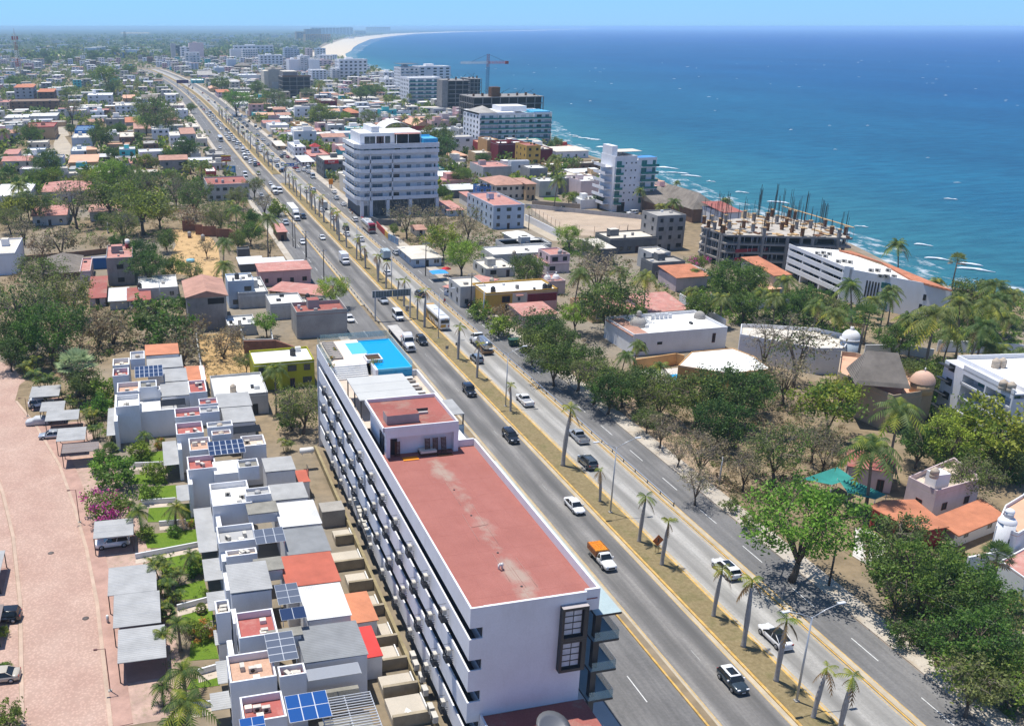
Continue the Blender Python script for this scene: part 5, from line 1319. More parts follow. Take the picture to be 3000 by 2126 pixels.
def _p(_he,X,Y,away,_jb,cargo=None,double=True,_ob=None):
 p=_vc[_he];L,w=(5.3,.93);h=L/2
 t=_fb('pickup_truck',_jb,'pickup truck',(X,Y,.03),0 if away else pi,_ob)
 c0=-.55 if double else .05
 b=MB();_bb(b,[(c0-.15,w,.30,1.06),(c0+.2,w,.28,1.08),(.9,w,.28,1.08),(1.2,w*.98,.28,1.06),(h-.4,w*.96,.3,1.0),(h-.08,w*.86,.36,.9),(h,w*.75,.42,.78)],p);b.B('body',t)
 _ab(t,w*.93,w*.76,c0-.05,1.15,c0+.12,.55,1.03,1.66,p,pillars=(.5,)if double else())
 if cargo=='stake':
  bed=MB();bed.b(-w-.1,w+.1,-h-.2,c0-.2,.72,.86,_vc['beige']);WDR=M('stake_wood',(.30,.12,.05),.8,.2,2)
  for z in(1.0,1.3,1.6):
   for s in(-1,1):bed.b(s*(w+.06)-.03,s*(w+.06)+.03,-h-.2,c0-.2,z-.09,z+.09,WDR)
   bed.b(-w-.06,w+.06,-h-.2,-h-.14,z-.09,z+.09,WDR);bed.b(-w-.06,w+.06,c0-.26,c0-.2,z-.09,z+.09,WDR)
  bed.B('stake_bed',t);OR=M('orange_crate',(.78,.25,.015),.6,.2,3);YL=M('yellow_crate',(.80,.42,.03),.6,.2,3)
  rg=RND(4)
  for i in range(4):
   for j in range(5):
    o=_dd(MB().b(-.2,.2,-.24,.24,0,.25,YL if rg.random()<.35 else OR).b(-.17,.17,-.21,.21,.25,.27,M('crate_load',(.62,.2,.02),.8,.3,4)).B('crate',None,(X+(-.68+i*.45)*(-1 if not away else 1)*1,Y-(-2.65+j*.5-.0)*(1 if not away else-1),1.46)),'orange crate loaded on the white stake bed pickup','crate','orange crates on the stake bed pickup')
 else:
  bed=MB();dk=M('bed_liner',(.10,.10,.105),.8,.1,2)
  for s in(-1,1):bed.b(s*w-.05,s*w+.05,-h,c0-.2,.40,1.12,p)
  bed.b(-w+.05,w-.05,-h,-h+.07,.42,1.1,p);bed.b(-w+.05,w-.05,c0-.27,c0-.2,.42,1.12,p);bed.b(-w+.05,w-.05,-h+.07,c0-.27,.55,.66,dk if cargo!='white' else p);bed.B('bed',t)
 for x in(-w+.06,w-.06):
  for y in(-h+.95,h-.95):wheel(t,x,y,.38)
 for s in(-1,1):
  MB().b(s*w*.64-.15,s*w*.64+.15,h-.2,h-.05,.74,.92,_ud).B('headlight',t);MB().b(s*w-.07,s*w+.04,-h-.03,-h+.03,.75,1.05,_td).B('taillight',t)
  MB().b(s*(w+.1)-.1,s*(w+.1)+.1,.75,.92,1.08,1.26,p).B('mirror',t)
 MB().b(-w*.9,w*.9,-h-.12,-h,.42,.58,ALU).B('bumper',t);MB().b(-w*.5,w*.5,h-.1,h+.02,.5,.78,_sd).B('grille',t)
 return t
def _ga(t,p,y0,tall=True):
 0
 b=MB();_bb(b,[(y0,1.15,.9,2.3),(y0+.3,1.2,.8,2.35),(y0+2.0,1.2,.8,2.3),(y0+2.3,1.05,.8,1.95),(y0+3.7,.95,.75,1.75),(y0+4.0,.82,.8,1.55)],p);b.B('body',t)
 _ab(t,1.15,1.0,y0+1.0,y0+2.25,y0+1.05,y0+1.85,2.2,2.95,p,pillars=())
 if tall:b=MB();_bb(b,[(y0-.05,1.1,2.2,3.6),(y0+.4,1.15,2.2,3.75),(y0+1.1,1.05,2.8,3.55),(y0+1.8,.9,2.95,3.1)],p);b.B('sleeper',t)
 for s in(-1,1):
  wheel(t,s*1.0,y0+3.1,.5);MB().b(s*.85-.16,s*.85+.16,y0+3.8,y0+4.0,1.0,1.25,_ud).B('headlight',t);MB().b(s*1.38-.08,s*1.38+.08,y0+1.9,y0+2.05,2.0,2.6,_sd).B('mirror',t)
 MB().b(-.55,.55,y0+3.95,y0+4.05,1.0,1.6,_sd).B('grille',t);MB().b(-1.1,1.1,y0+3.95,y0+4.2,.5,.8,ALU).B('bumper',t)
def _q(t,ys):
 for y in ys:
  for s in(-1,1):wheel(t,s*1.0,y,.5)
V=lambda t,a,c,z=.6:g(t,a,c,z)
def lane(x,lo,hi):return max(lo,min(hi,x))
Lx=lambda x:lane(x,54.6,60.0);Rx=lambda x:lane(x,66.7,71.9)
X,Y=V('E',540,662);car('suv','black',Lx(X),Y,False,'big black SUV passing beside the white flatbed truck',rack=True)
X,Y=V('E',860,1000);car('jeep','black',Lx(X),Y,False,'boxy black off road car alone on the highway left of the median')
X,Y=V('E',1137,1305);car('suv','black',Lx(X),Y,False,'black SUV approaching level with the hotel stair house',rack=True)
X,Y=V('H',1566,142);car('sedan','white',Lx(X),Y,False,'white sedan approaching alone ahead of the orange loaded pickup')
X,Y=V('H',1755,500);_p('white',Lx(X),Y,False,'white stake bed pickup loaded with orange crates','stake',False)
X,Y=V('I',338,1315);car('hatch','slate',Lx(X),Y,False,'dark slate hatchback with a white roof and black sunroof',roofc='white',sunroof=True)
X,Y=V('E',380,500);car('van','white',Lx(X),Y,False,'small white van behind the flatbed truck')
X,Y=V('E',280,390);_p('silver',Lx(X),Y,False,'silver pickup passing under the sign gantry')
X,Y=V('E',1230,1060);_p('white',Rx(X),Y,True,'white pickup driving away beside the lamp post','white',True)
X,Y=V('E',1590,1302);_p('silver',Rx(X),Y,True,'pale blue silver pickup driving away behind the tall median palm')
X,Y=V('E',1652,1476);car('suv','grey',Rx(X),Y,True,'dark grey SUV driving away behind the silver pickup',rack=True)
X,Y=V('I',290,568);car('suv','white',Rx(X),Y,True,'white off roader driving away half behind a median palm',sunroof=True)
X,Y=V('I',620,1020);car('fast','white',Rx(X),Y,True,'white fastback with a black glass roof driving away near the lamp',roofc='black')
X,Y=V('E',895,783);car('suv','bluegrey',Rx(X),Y,True,'blue grey crossover following the tanker truck')
X,Y=V('E',525,348);car('suv','slate',Rx(X),Y,True,'dark blue car in front of the white and gold bus')
X,Y=V('E',287,208);car('sedan','white',Rx(X),Y,True,'white sedan between median palms beyond the gantry')
X,Y=V('E',777,420);car('suv','black',79.0,Y,True,'black car parked on the service road by the blue shop')
X,Y=V('E',367,70);car('sedan','silver',lane(X,75,79),Y,True,'silver sedan on the seaward service road by the shed')
X,Y=V('E',55,512);car('sedan','white',lane(X,45,50),Y,False,'white car on the landward service road by the red awning')
X,Y=V('E',462,690,1.2);t=_fb('flatbed_truck','white tractor pulling an empty flatbed trailer','truck',(Lx(X)-.3,Y,.03),pi)
_ga(t,_vc['white'],-2.0);FB=M('flatbed_deck',(.46,.44,.41),.85,.12,.6)
MB().b(-1.25,1.25,-15,-2.6,1.15,1.35,FB).b(-.5,.5,-15,-.4,.8,1.15,_nc).b(-1.2,1.2,-2.6,-2.4,1.3,2.2,_mc).B('trailer',t);MB().b(-.8,.6,-5.6,-4.2,1.35,1.7,FB).b(-.2,.5,-5.0,-4.4,1.7,1.85,M('red_tarp',(.4,.05,.05),.8)).B('load',t);_q(t,[-1.3,-.1,-12.2,-13.6])
X,Y=V('E',935,680,1.4);t=_fb('tanker_truck','white cab tanker truck with a polished steel tank driving away','tanker truck',(Rx(X)+.3,Y,.03),0)
_ga(t,_vc['white'],1.4,False);TK=_v('polished_steel',(.5,.49,.46),.22,metal=.8)
MB().t([(0,-4.3,1.95),(0,-4.15,1.95),(0,1.0,1.95),(0,1.15,1.95)],[.85,1.05,1.05,.85],TK,18).B('tank',t);MB().b(-1.1,1.1,-4.6,1.4,.85,1.05,_nc).b(-1.2,1.2,-4.7,-4.4,.5,1.0,M('rusty',(.25,.15,.08),.8)).B('frame',t);MB().t([(-.5,-4,2.98),(-.5,.8,2.98)],.04,_mc,4).t([(.5,-4,2.98),(.5,.8,2.98)],.04,_mc,4).b(-.5,.5,-3.9,.8,2.97,3.0,TK).B('walkway',t);_q(t,[-3.4,-2.2])
def bus(X,Y,away,_jb,body,L=12.5,accents=(),txt=None,low=None):
 t=_fb('bus',_jb,'bus',(X,Y,.03),0 if away else pi);h=L/2
 b=MB();_bb(b,[(-h,1.15,.5,3.1),(-h+.15,1.25,.38,3.3),(-h+1,1.27,.36,3.35),(h-1,1.27,.36,3.35),(h-.15,1.25,.4,3.3),(h,1.12,.6,3.0)],body,16,.2);b.B('body',t)
 for s in(-1,1):MB().b(s*1.275-.012,s*1.275+.012,-h+1.0,h-.5,1.75,2.65,CGL).B('side_window',t)
 MB().b(-1.05,1.05,h-.03,h+.05,1.3,2.7,CGL).B('windscreen',t);MB().b(-1.0,1.0,-h-.04,-h+.03,1.9,2.7,CGL).B('rear_window',t)
 for(y0,y1,z0,z1,m_)in accents:
  for s in(-1,1):o=MB();o.q([(s*1.292,y0,z0),(s*1.292,y0+.8,z0),(s*1.292,y1+.8,z1),(s*1.292,y1,z1)],[(0,1,2,3)],m_);o.B('livery_stripe',t)
 for y in(-h+2.6,h-2.4):
  for s in(-1,1):wheel(t,s*1.12,y,.5)
 for s in(-1,1):MB().b(s*.95-.12,s*.95+.12,-h-.03,-h+.05,.9,1.4,_td).B('taillight',t);MB().b(s*.9-.15,s*.9+.15,h-.05,h+.04,.8,1.0,_ud).B('headlight',t);MB().b(s*1.4-.07,s*1.4+.07,h-.2,h-.0,2.2,2.7,_sd).B('mirror',t)
 MB().b(-.7,.7,-h+2,-h+4.2,3.34,3.55,body).b(-.6,.6,1,2.6,3.34,3.5,body).B('roof_unit',t)
 if low:MB().b(-1.285,1.285,-h+.3,h-.3,.4,.75,low).B('skirt',t)
 return t
GOLD=M('gold_livery',(.55,.30,.05),.4,.15,1);DKB=M('brown_livery',(.10,.06,.03),.4,.1,1)
X,Y=V('E',650,500,1.7);t=bus(Rx(X)-.3,Y,True,'long white and gold coach driving away by the sign gantry',_vc['white'],13,[(3.2,5.0,.5,3.0,GOLD),(4.4,5.4,.5,3.2,DKB),(2.0,3.0,.6,1.7,GOLD),(-1.0,1.2,.6,1.6,DKB),(-2.5,-1.5,.6,1.6,GOLD)])
MB().b(-1.0,1.0,5.2,6.3,3.345,3.37,GOLD).B('roof_patch',t)
def _xa(name,body,parent,loc,rot,_fe,m,_jb=None,ext=.01):
 cu=bpy.data.curves.new(name,'FONT');cu.body=body;cu.size=_fe;cu.extrude=ext;cu.align_x='CENTER';cu.align_y='CENTER';cu.materials.append(m)
 tmp=bpy.data.objects.new(name,cu);col.objects.link(tmp);bpy.context.view_layer.update()
 me_=bpy.data.meshes.new_from_object(tmp.evaluated_get(bpy.context.evaluated_depsgraph_get()));bpy.data.objects.remove(tmp)
 o=bpy.data.objects.new(name,me_);col.objects.link(o);o.parent=parent;o.location=loc;o.rotation_euler=rot
 return o
_xa('lettering','Eco',t,(.3,-6.57,2.95),(R(90),0,0),.5,GOLD)
MB().b(-1.0,.2,-6.56,-6.53,.9,1.6,GOLD).B('rear_graphic',t)
MAROON=M('maroon_livery',(.26,.015,.04),.35,.1,1)
X,Y=V('b3',365,1200,1.7);t=bus(lane(X,75,78.5),Y,True,'white coach with a maroon rear on the service road before the seven storey block',_vc['silver'],12,[(-5.5,-5.2,.5,3.2,MAROON)])
MB().b(-1.2,1.2,-6.0,-3.2,3.345,3.37,MAROON).b(-1.2,1.2,-6.06,-6.03,1.2,1.9,MAROON).b(-1.2,1.2,-6.05,-6.03,2.7,3.25,MAROON).b(-1.2,1.2,-3.2,6,3.345,3.365,_vc['white']).B('livery_stripe',t)
X,Y=V('b2',665,30,1.5);bus(lane(X,45,50.5),Y,False,'white city bus with a green dark front on the landward service road',_vc['white'],11,low=_vc['teal'])
def _n(X,Y,away,_jb,boxm,cabm,L=6.5,hgt=3.2,w=1.15):
 t=_fb('box_truck',_jb,'truck',(X,Y,.03),0 if away else pi);h=L/2
 MB().b(-w,w,-h,h-1.9,.8,hgt,boxm).B('cargo_box',t);b=MB();_bb(b,[(h-1.85,w*.95,.5,1.6),(h-.5,w*.93,.45,1.5),(h,w*.85,.5,1.2)],cabm);b.B('body',t)
 _ab(t,w*.9,w*.8,h-1.8,h-.45,h-1.75,h-.8,1.45,2.15,cabm,pillars=());MB().b(-w*.5,w*.5,-h,h-.5,.55,.8,_nc).B('frame',t)
 for y in(-h+1.3,h-.95):
  for s in(-1,1):wheel(t,s*w*.85,y,.42)
 for s in(-1,1):MB().b(s*w*.6-.13,s*w*.6+.13,h-.1,h+.0,.75,.95,_ud).B('headlight',t)
 return t
X,Y=V('E',20,118,1.2);_n(Lx(X),Y,False,'small white box truck coming ahead of the silver pickup',_vc['white'],_vc['white'])
X,Y=V('E',292,85,1.2);_n(Rx(X),Y,True,'white box truck with a grey blue box behind the median palms',M('box_bluegrey',(.36,.44,.48),.6,.1,.8),_vc['white'],6,3.0)
X,Y=V('b2',1640,1060,1.6);t=_fb('semi_truck','white tractor with a long white box trailer approaching','truck',(Lx(X)-.4,Y-2,.03),pi)
_ga(t,_vc['white'],-2.0);MB().b(-1.28,1.28,-16.5,-2.5,1.1,4.0,_vc['white'],M('trailer_roof',(.66,.66,.65),.6)).B('trailer',t);_q(t,[-1.3,-.1,-13.6,-15])
X,Y=V('b2',1330,720,1.4);t=_fb('tanker_truck','white rounded tanker truck beside a white van in the queue','tanker truck',(Lx(X),Y,.03),pi)
_ga(t,_vc['white'],1.4,False);MB().t([(0,-3.3,1.95),(0,-3.1,1.95),(0,1.0,1.95),(0,1.15,1.95)],[.85,1.15,1.15,.85],_vc['white'],14).B('tank',t);_q(t,[-2.4,-1.2])
X,Y=V('b2',1465,725,1);car('van','white',Lx(X),Y,False,'white van beside the rounded tanker truck')
X,Y=V('b2',940,270,1.4);t=_fb('tanker_truck','far white tanker truck with a small cylinder tank near the store sign','tanker truck',(Lx(X),Y,.03),pi)
_ga(t,_vc['white'],1.2,False);MB().t([(0,-4,1.95),(0,1.0,1.95)],1.1,_vc['white'],12).B('tank',t);_q(t,[-3,-1.6])
X,Y=V('b2',970,190,1);car('van','white',Lx(X),Y,False,'white van right behind the far small tanker truck')
X,Y=V('b2',2050,930,1.2);_n(Rx(X),Y,True,'grey box truck driving away past the median palms',M('box_grey',(.42,.43,.42),.6,.1,.8),_vc['white'],6.5,3.2)
for(tt,a,c,_kb,colr,away,lab)in[('b2',1780,1080,'suv','black',False,'black SUV beside the white box trailer'),('b2',2035,1355,'sedan','white',False,'white sedan by the median after the black SUV'),('b2',1770,1415,'sedan','white',False,'white car on the landward service road by the double pole'),('b2',1545,1160,'suv','silver',False,'silver car on the service road beside the red roof'),('b2',1220,790,'sedan','white',False,'white car on the service road behind the corner house'),('b2',1965,990,'sedan','white',True,'white car behind slim median palms beside the grey box truck'),('b2',1950,720,'suv','silver',True,'silver car on the seaward service road near the sign shop'),('b2',1825,735,'sedan','white',True,'white car by the flowering median palms'),('b2',2225,825,'sedan','silver',True,'silver car parked at the kerb by the orange banner'),('b2',2200,745,'sedan','white',True,'white car parked at the kerb behind the silver one'),('b2',1910,545,'van','silver',False,'grey van parked before the painted shop wall'),('b2',1340,630,'sedan','white',False,'white car just before the median crossing'),('b2',1205,600,'suv','silver',False,'silver car half hidden by the roadside palm'),('b2',1000,520,'van','white',False,'white vehicle leaving the service road by the store'),('b2',1125,497,'sedan','white',False,'white car before the planted median end'),('b2',1135,385,'suv','black',False,'black SUV in the thinning queue'),('b2',1070,310,'sedan','white',False,'white car next to the far small tanker'),('b2',1430,465,'suv','black',True,'black SUV driving away below the blue road sign'),('b2',1510,450,'suv','blue',True,'dark blue car driving away below the blue road sign'),('b2',1690,460,'sedan','white',True,'white car on the service road before the shops'),('b2',1680,370,'sedan','silver',True,'silver car on the service road before the shops'),('b2',1410,335,'suv','white',True,'white SUV driving away beside the planted median'),('b2',1300,330,'sedan','bluegrey',True,'blue grey car driving away beside the planted median'),('b2',1460,270,'suv','grey',True,'dark car on the service road by the parked row'),('b2',1570,275,'sedan','red',True,'red car parked by the pagoda roof'),('b2',1525,230,'suv','white',True,'white car parked by the pagoda roof'),('b2',1270,110,'sedan','silver',True,'silver car by the shop forecourts'),('b2',1785,450,'sedan','white',True,'white car parked under the shop canopy, left of two'),('b2',1850,480,'suv','white',True,'white car parked under the shop canopy, right of two'),('b2',855,160,'suv','white',False,'white car left of the far white van'),('b2',885,100,'sedan','silver',False,'silver car in the queue above the far white van'),('b2',845,60,'suv','white',False,'white car in the queue beside the dry median'),('b2',755,45,'suv','silver',False,'silver car in the queue next to the bus'),('b2',660,150,'sedan','white',False,'white car on the landward service road behind the bus'),('b2',1095,115,'sedan','white',True,'white car driving away past the median palm pair'),('b2',1170,95,'suv','silver',True,'silver car driving away past the median palm pair'),('b2',1185,195,'suv','white',True,'white car behind the median palm pair'),('b2',1300,235,'sedan','silver',True,'silver car above the planted median'),('b3',120,1120,'suv','white',True,'white car on the service road ahead of the maroon coach'),('b3',30,910,'sedan','white',True,'white car on the service road beside the white block'),('b3',30,1310,'sedan','white',True,'white car left of the maroon coach'),('b3',60,1230,'suv','slate',True,'dark SUV behind median palms left of the maroon coach'),('b3',260,1380,'fast','white',True,'white car driving away below the maroon coach'),('b3',-110,1090,'sedan','white',True,'white car among the slim median palms'),('b4',1620,1025,'suv','white',True,'white car parked at the foot of the white tower'),('b4',720,940,'sedan','black',True,'black car parked by the garden wall above the pitch'),('b4',1850,1060,'sedan','red',True,'red car parked beside the white tower')]:
 X,Y=V(tt,a,c,.6)
 if tt!='b4':
  if X<52.5:X=lane(X,44.6,50.6)
  elif X<63:X=Lx(X)
  elif X<73:X=Rx(X)
  else:X=lane(X,75,81.5)
 car(_kb,colr,X,Y,away,lab,rz=pi/2 if tt=='b4' else None)
X,Y=V('D',275,1075,.8);car('suv','white',X,Y,True,'white car parked under the first grey carport',rz=-1.45)
X,Y=V('D',350,1288,.7);car('sedan','silver',X,Y,True,'silver sedan nosing out of a grey carport',rz=1.5)
X,Y=V('G',755,380,.8);car('suv','white',X,Y,True,'white car parked under the bougainvillea carport',rz=1.6)
X,Y=V('G',5,880,.8);car('suv','black',X,Y,True,'dark car under the carport at the picture edge',rz=1.5)
X,Y=V('G',-10,1290,.5);car('sedan','beige',X,Y,True,'yellowish car cut by the picture edge across the pink street',rz=1.5)
X,Y=V('D',255,1195,.8);t=_fb('covered_car','car hidden under a silver grey cover beside a carport','covered car',(X,Y,.03),1.5)
b=MB();_bb(b,[(-2.1,.6,.05,.9),(-1.8,.9,.02,1.15),(-1.2,.95,.02,1.5),(.4,.95,.02,1.52),(1.0,.93,.02,1.1),(1.9,.88,.02,.95),(2.15,.6,.05,.75)],M('car_cover',(.45,.46,.47),.7,.12,1.5),14,.5);b.B('cover',t)
def _cb(m_,hgt=1.45,L=4.5):
 b=MB();_bb(b,[(-L/2,.8,.3,.9),(-L/2+.3,.9,.22,1.0),(L/2-.4,.9,.22,.9),(L/2,.75,.3,.7)],m_,10);v=_ab(None,.85,.7,-1.8,1.0,-1.4,.3,.92,hgt-.06,m_,_tb=False)
 b.q(v[0],v[1],CGL);b.b(-.72,.72,-1.45,.35,hgt-.06,hgt,m_)
 for x in(-.82,.82):
  for y in(-1.4,1.4):b.t([(x-.1,y,.33),(x+.1,y,.33)],.33,TYRE,8)
 return b.mesh('car')
FC={c:_cb(_vc[c],1.45+.2*(i%2))for i,c in enumerate(['white','silver','black','grey','red','bluegrey'])}
FNAME={'white':'white','silver':'silver','black':'black','grey':'dark grey','red':'red','bluegrey':'blue grey'}
rg=RND(21)
def _fa(X,Y,colr,where,grp,rz):
 o=_cd('car',FC[colr],None,(X,Y,.03),rz);_dd(o,'small %s car %s'%(FNAME[colr],where),'car','%s cars %s'%(FNAME[colr],grp))
CW=['white']*6+['silver']*3+['black']*2+['grey','red','bluegrey']
def ok_gap(lst,X,Y,d):
 for x,y in lst:
  if abs(x-X)<1.9 and abs(y-Y)<d:return False
 lst.append((X,Y));return True
USED=[(o.location.x,o.location.y)for o in list(col.objects)if o.get('category')in('car','van','truck','bus','pickup truck','tanker truck')]
for i in range(64):
 Y=rg.U(500,850);X=rg.choice([55.4,58.9])+rg.U(-.3,.3)
 if ok_gap(USED,X,Y,7.0):_fa(X+bend(Y),Y,rg.choice(CW),'in the far queue coming down the highway','in the far queue',pi)
for i in range(30):
 Y=rg.U(490,800);X=rg.choice([67.6,71.2])+rg.U(-.3,.3)
 if ok_gap(USED,X,Y,9):_fa(X+bend(Y),Y,rg.choice(CW),'driving away on the far highway','driving away far off',0)
for i in range(46):
 Y=rg.U(470,880);X=rg.choice([80.9,75.6,82.8])+rg.U(-.3,.3)
 if ok_gap(USED,X,Y,6):_fa(X+bend(Y),Y,rg.choice(CW),'parked along the far seaward shops','parked along the far shops',rg.choice([0,.4]))
for i in range(22):
 Y=rg.U(850,1250);X=rg.choice([55.4,58.9,67.6,71.2])
 if ok_gap(USED,X,Y,10):_fa(X+bend(Y),Y,rg.choice(CW),'on the farthest stretch of highway','on the farthest highway',0 if X>63 else pi)
WC={'white':_kc,'cream':M('cream_wall',(.62,.56,.46),.85,.08,.3,_ub=(.42,.37,.30),_vb=.3),'grey':_pc,'lgrey':M('pale_grey_wall',(.46,.46,.45),.88,.1,.3,_ub=(.27,.26,.25),_vb=.5),'pink':M('pink_wall',(.60,.37,.36),.85,.1,.3),'lpink':M('pale_pink_wall',(.62,.50,.50),.85,.08,.3),'ochre':M('ochre_wall',(.55,.33,.07),.85,.1,.3),'lochre':M('pale_ochre_wall',(.55,.38,.22),.85,.1,.3),'blue':M('blue_wall',(.04,.15,.42),.8,.12,.3),'lblue':M('pale_blue_wall',(.45,.53,.62),.85,.08,.3),'turq':M('turquoise_wall',(.08,.45,.46),.8,.1,.3),'brick':M('brick_wall',(.24,.115,.075),.9,.2,.8),'brown':M('brown_wall',(.20,.12,.08),.9,.15,.5),'lime':M('lime_wall',(.36,.36,.02),.85,.1,.3),'maroon':M('maroon_wall',(.20,.025,.035),.85,.12,.25),'red':M('red_wall',(.40,.05,.05),.85,.12,.3),'tan':M('tan_wall',(.46,.36,.26),.88,.08,.3),'conc':_oc,'lilac':M('lilac_wall',(.50,.46,.58),.85,.08,.3),'beige':M('beige_wall',(.47,.42,.35),.85,.06,.3),'orange':M('orange_wall',(.60,.34,.14),.85,.1,.3),'dgrey':M('dark_grey_wall',(.14,.145,.15),.88,.15,.4)}
THATCH=_x('thatch',(.27,.235,.20),'X',2.2,.35,.95,.2)
TILE=_x('clay_tile',(.56,.22,.12),'X',1.3,.28,.85,.15);TILEP=_x('faded_tile',(.50,.28,.21),'X',1.3,.2,.85,.15)
RC={'white':_lc,'grey':_oc,'red':_rc,'pink':_hd,'tile':TILE,'ptile':TILEP,'sheet':WHITECORR,'gsheet':_gd,'thatch':THATCH,'beige':_pd,'cream':M('cream_roof',(.60,.55,.47),.9,.1,.3,_ub=(.4,.36,.3),_vb=.4),'blue':M('blue_roof',(.10,.18,.30),.8,.1,.3),'yellow':M('pale_yellow_roof',(.58,.52,.30),.85,.1,.3),'brown':M('brown_roof',(.22,.16,.12),.9,.15,.3),'oran':M('salmon_roof',(.62,.36,.24),.85,.1,.3),'dark':M('dark_roof',(.13,.13,.13),.9,.15,.3)}
HR=RND(41)
def _h(u,v,vb):
 lo,hi=0.2,60.0
 for _ in range(40):
  m_=(lo+hi)/2;X,Y=P(u,v,m_)
  if Q(X,Y,0)[1]<vb:lo=m_
  else:hi=m_
 return lo
VIS=[]
def _wa(_jb,t,p1,p2,vb=None,vd=None,h=None,d=None,_hb='white',_ib='white',_kb='flat',_rb='w',nx=None,_sb=.45,cat='house',name='house',_le=True,_ob=None,_lb=True,_mb=True,_qb=None,_pb=None,_nb=None):
 0
 u1,v1=px(t,*p1);u2,v2=px(t,*p2)
 if vb is not None:h=_h(u1,v1,px(t,0,vb)[1])
 h=max(2.3,min(h,60))
 A=Vector(P(u1,v1,h));Bv=Vector(P(u2,v2,h));e=Bv-A;ang=atan2(e.y,e.x);w_=e.length
 if _le:
  ang=0;lo,hi=.5,400.0
  for _ in range(40):
   m_=(lo+hi)/2
   if Q(A.x+m_,A.y,h)[0]<u2:lo=m_
   else:hi=m_
  w_=lo
 n=Vector((-sin(ang),cos(ang)))
 if d is None:
  tv=px(t,0,vd)[1];lo,hi=.5,120.0
  for _ in range(40):
   m_=(lo+hi)/2;q_=A+n*m_
   if Q(q_.x,q_.y,h)[1]>tv:lo=m_
   else:hi=m_
  d=max(2.5,min(lo,32))
 root=_fb(name,_jb,cat,(A.x,A.y,0),ang,_ob);W,Rf=WC[_hb],RC[_ib]
 T=WC[_pb]if _pb else W
 MB().b(0,w_,0,d,0,h-(.1 if _kb=='flat' else 0),W).B('wall',root)
 if _kb=='flat':
  MB().b(.0,w_,.0,d,h-.1,h,Rf).B('roof',root)
  if _sb:mb=MB();_za(mb,0,w_,0,d,h,h+_sb,.16,T);mb.B('parapet',root)
 elif _kb in('shed','sheet'):
  o=MB().b(-.4,w_+.4,-.5,d+.3,0,.12,Rf).B('roof',root,(0,0,h));o.rotation_euler=(.10 if _kb=='shed' else .03,0,0)
 else:
  rh=_qb or min(w_,d)*.22;mb=MB();o_=.5
  x0,x1,y0,y1=-o_,w_+o_,-o_,d+o_
  if _kb=='gx':v=[(x0,y0,h),(x1,y0,h),(x1,y1,h),(x0,y1,h),(x0,d/2,h+rh),(x1,d/2,h+rh)]
  elif _kb=='gy':v=[(x0,y0,h),(x1,y0,h),(x1,y1,h),(x0,y1,h),(w_/2,y0,h+rh),(w_/2,y1,h+rh)]
  else:
   k_=min(w_,d)*.5 if abs(w_-d)>.5 else min(w_,d)*.4
   v=[(x0,y0,h),(x1,y0,h),(x1,y1,h),(x0,y1,h)]+([(k_,d/2,h+rh),(w_-k_,d/2,h+rh)]if w_>=d else[(w_/2,k_,h+rh),(w_/2,d-k_,h+rh)])
  if _kb=='gy' or(_kb=='hip' and w_<d):f=[(0,3,5,4),(1,4,5,2),(0,4,1),(3,2,5)]
  else:f=[(0,1,5,4),(3,4,5,2),(0,4,3),(1,2,5)]
  mb.q(v+[(a,b,c-.12)for a,b,c in v[:4]],f+[(0,6,7,1),(1,7,8,2),(2,8,9,3),(3,9,6,0),(6,9,8,7)],Rf);mb.B('roof',root)
 if _kb=='flat' and d>6 and w_>5 and _nb is None and HR.random()<.6:
  a=HR.U(.1,.5)*w_;b=HR.U(.4,.6)*d;MB().b(a,a+HR.U(2,3.2),b,b+2.6,h,h+2.1,W,Rf).B('roof_room',root)
 if _kb=='flat' and d>5:
  mb=MB()
  for _ in range(HR.randint(1,4)):a=HR.U(.08,.85)*w_;b=HR.U(.1,.8)*d;mb.b(a,a+HR.U(.5,1.2),b,b+HR.U(.4,1),h,h+HR.U(.3,1),HR.choice([_oc,_lc,_nc,_pc]))
  mb.B('roof_clutter',root)
 ns=max(1,int(round(h/3.1)));sh=h/ns;k=nx or max(1,int(w_/3.6))
 if _rb:
  for s in range(ns):
   for i in range(k):
    if HR.random()<.12 and k>1:continue
    ww=HR.choice([1.0,1.3,1.8])if w_/k>2.4 else .8
    if s==0 and _mb and i==k//2:_cd('door',_wc['o' if HR.random()<.4 else 'r'],root,((i+.5)*w_/k,-.0,0),0,(1.0,1,2.1));continue
    _cd('window',_wc[_rb],root,((i+.5)*w_/k,.0,s*sh+.95),0,(ww,1,1.25))
   if _lb:
    ks=max(1,int(d/4.5))
    for i in range(ks):
     right=A.x<20
     _cd('window',_wc[_rb],root,(w_ if right else 0,(i+.5)*d/ks,s*sh+.95),pi/2 if right else-pi/2,(1.1,1,1.2))
 if _nb:
  for(a,c)in _nb[1:]:
   X,Y=g(t,a,c,h+.5);tn=_cd('water_tank',{'b':_id,'c':_jd,'g':_kd}[_nb[0]],None,(X,Y,h+.02),0,(1.1,1.1,1.25));_dd(tn,{'b':'black','c':'beige','g':'grey'}[_nb[0]]+' water tank on the roof of the '+' '.join(_jb.split(' with ')[0].split(' behind ')[0].split(' beside ')[0].split()[:8]),'water tank')
   if len(_nb)>2:tn['group']='tanks on the '+_jb[:40]
 root['_h']=h;root['_w']=w_;root['_d']=d;VIS.append((A.x,A.x+w_,A.y,h))
 return root
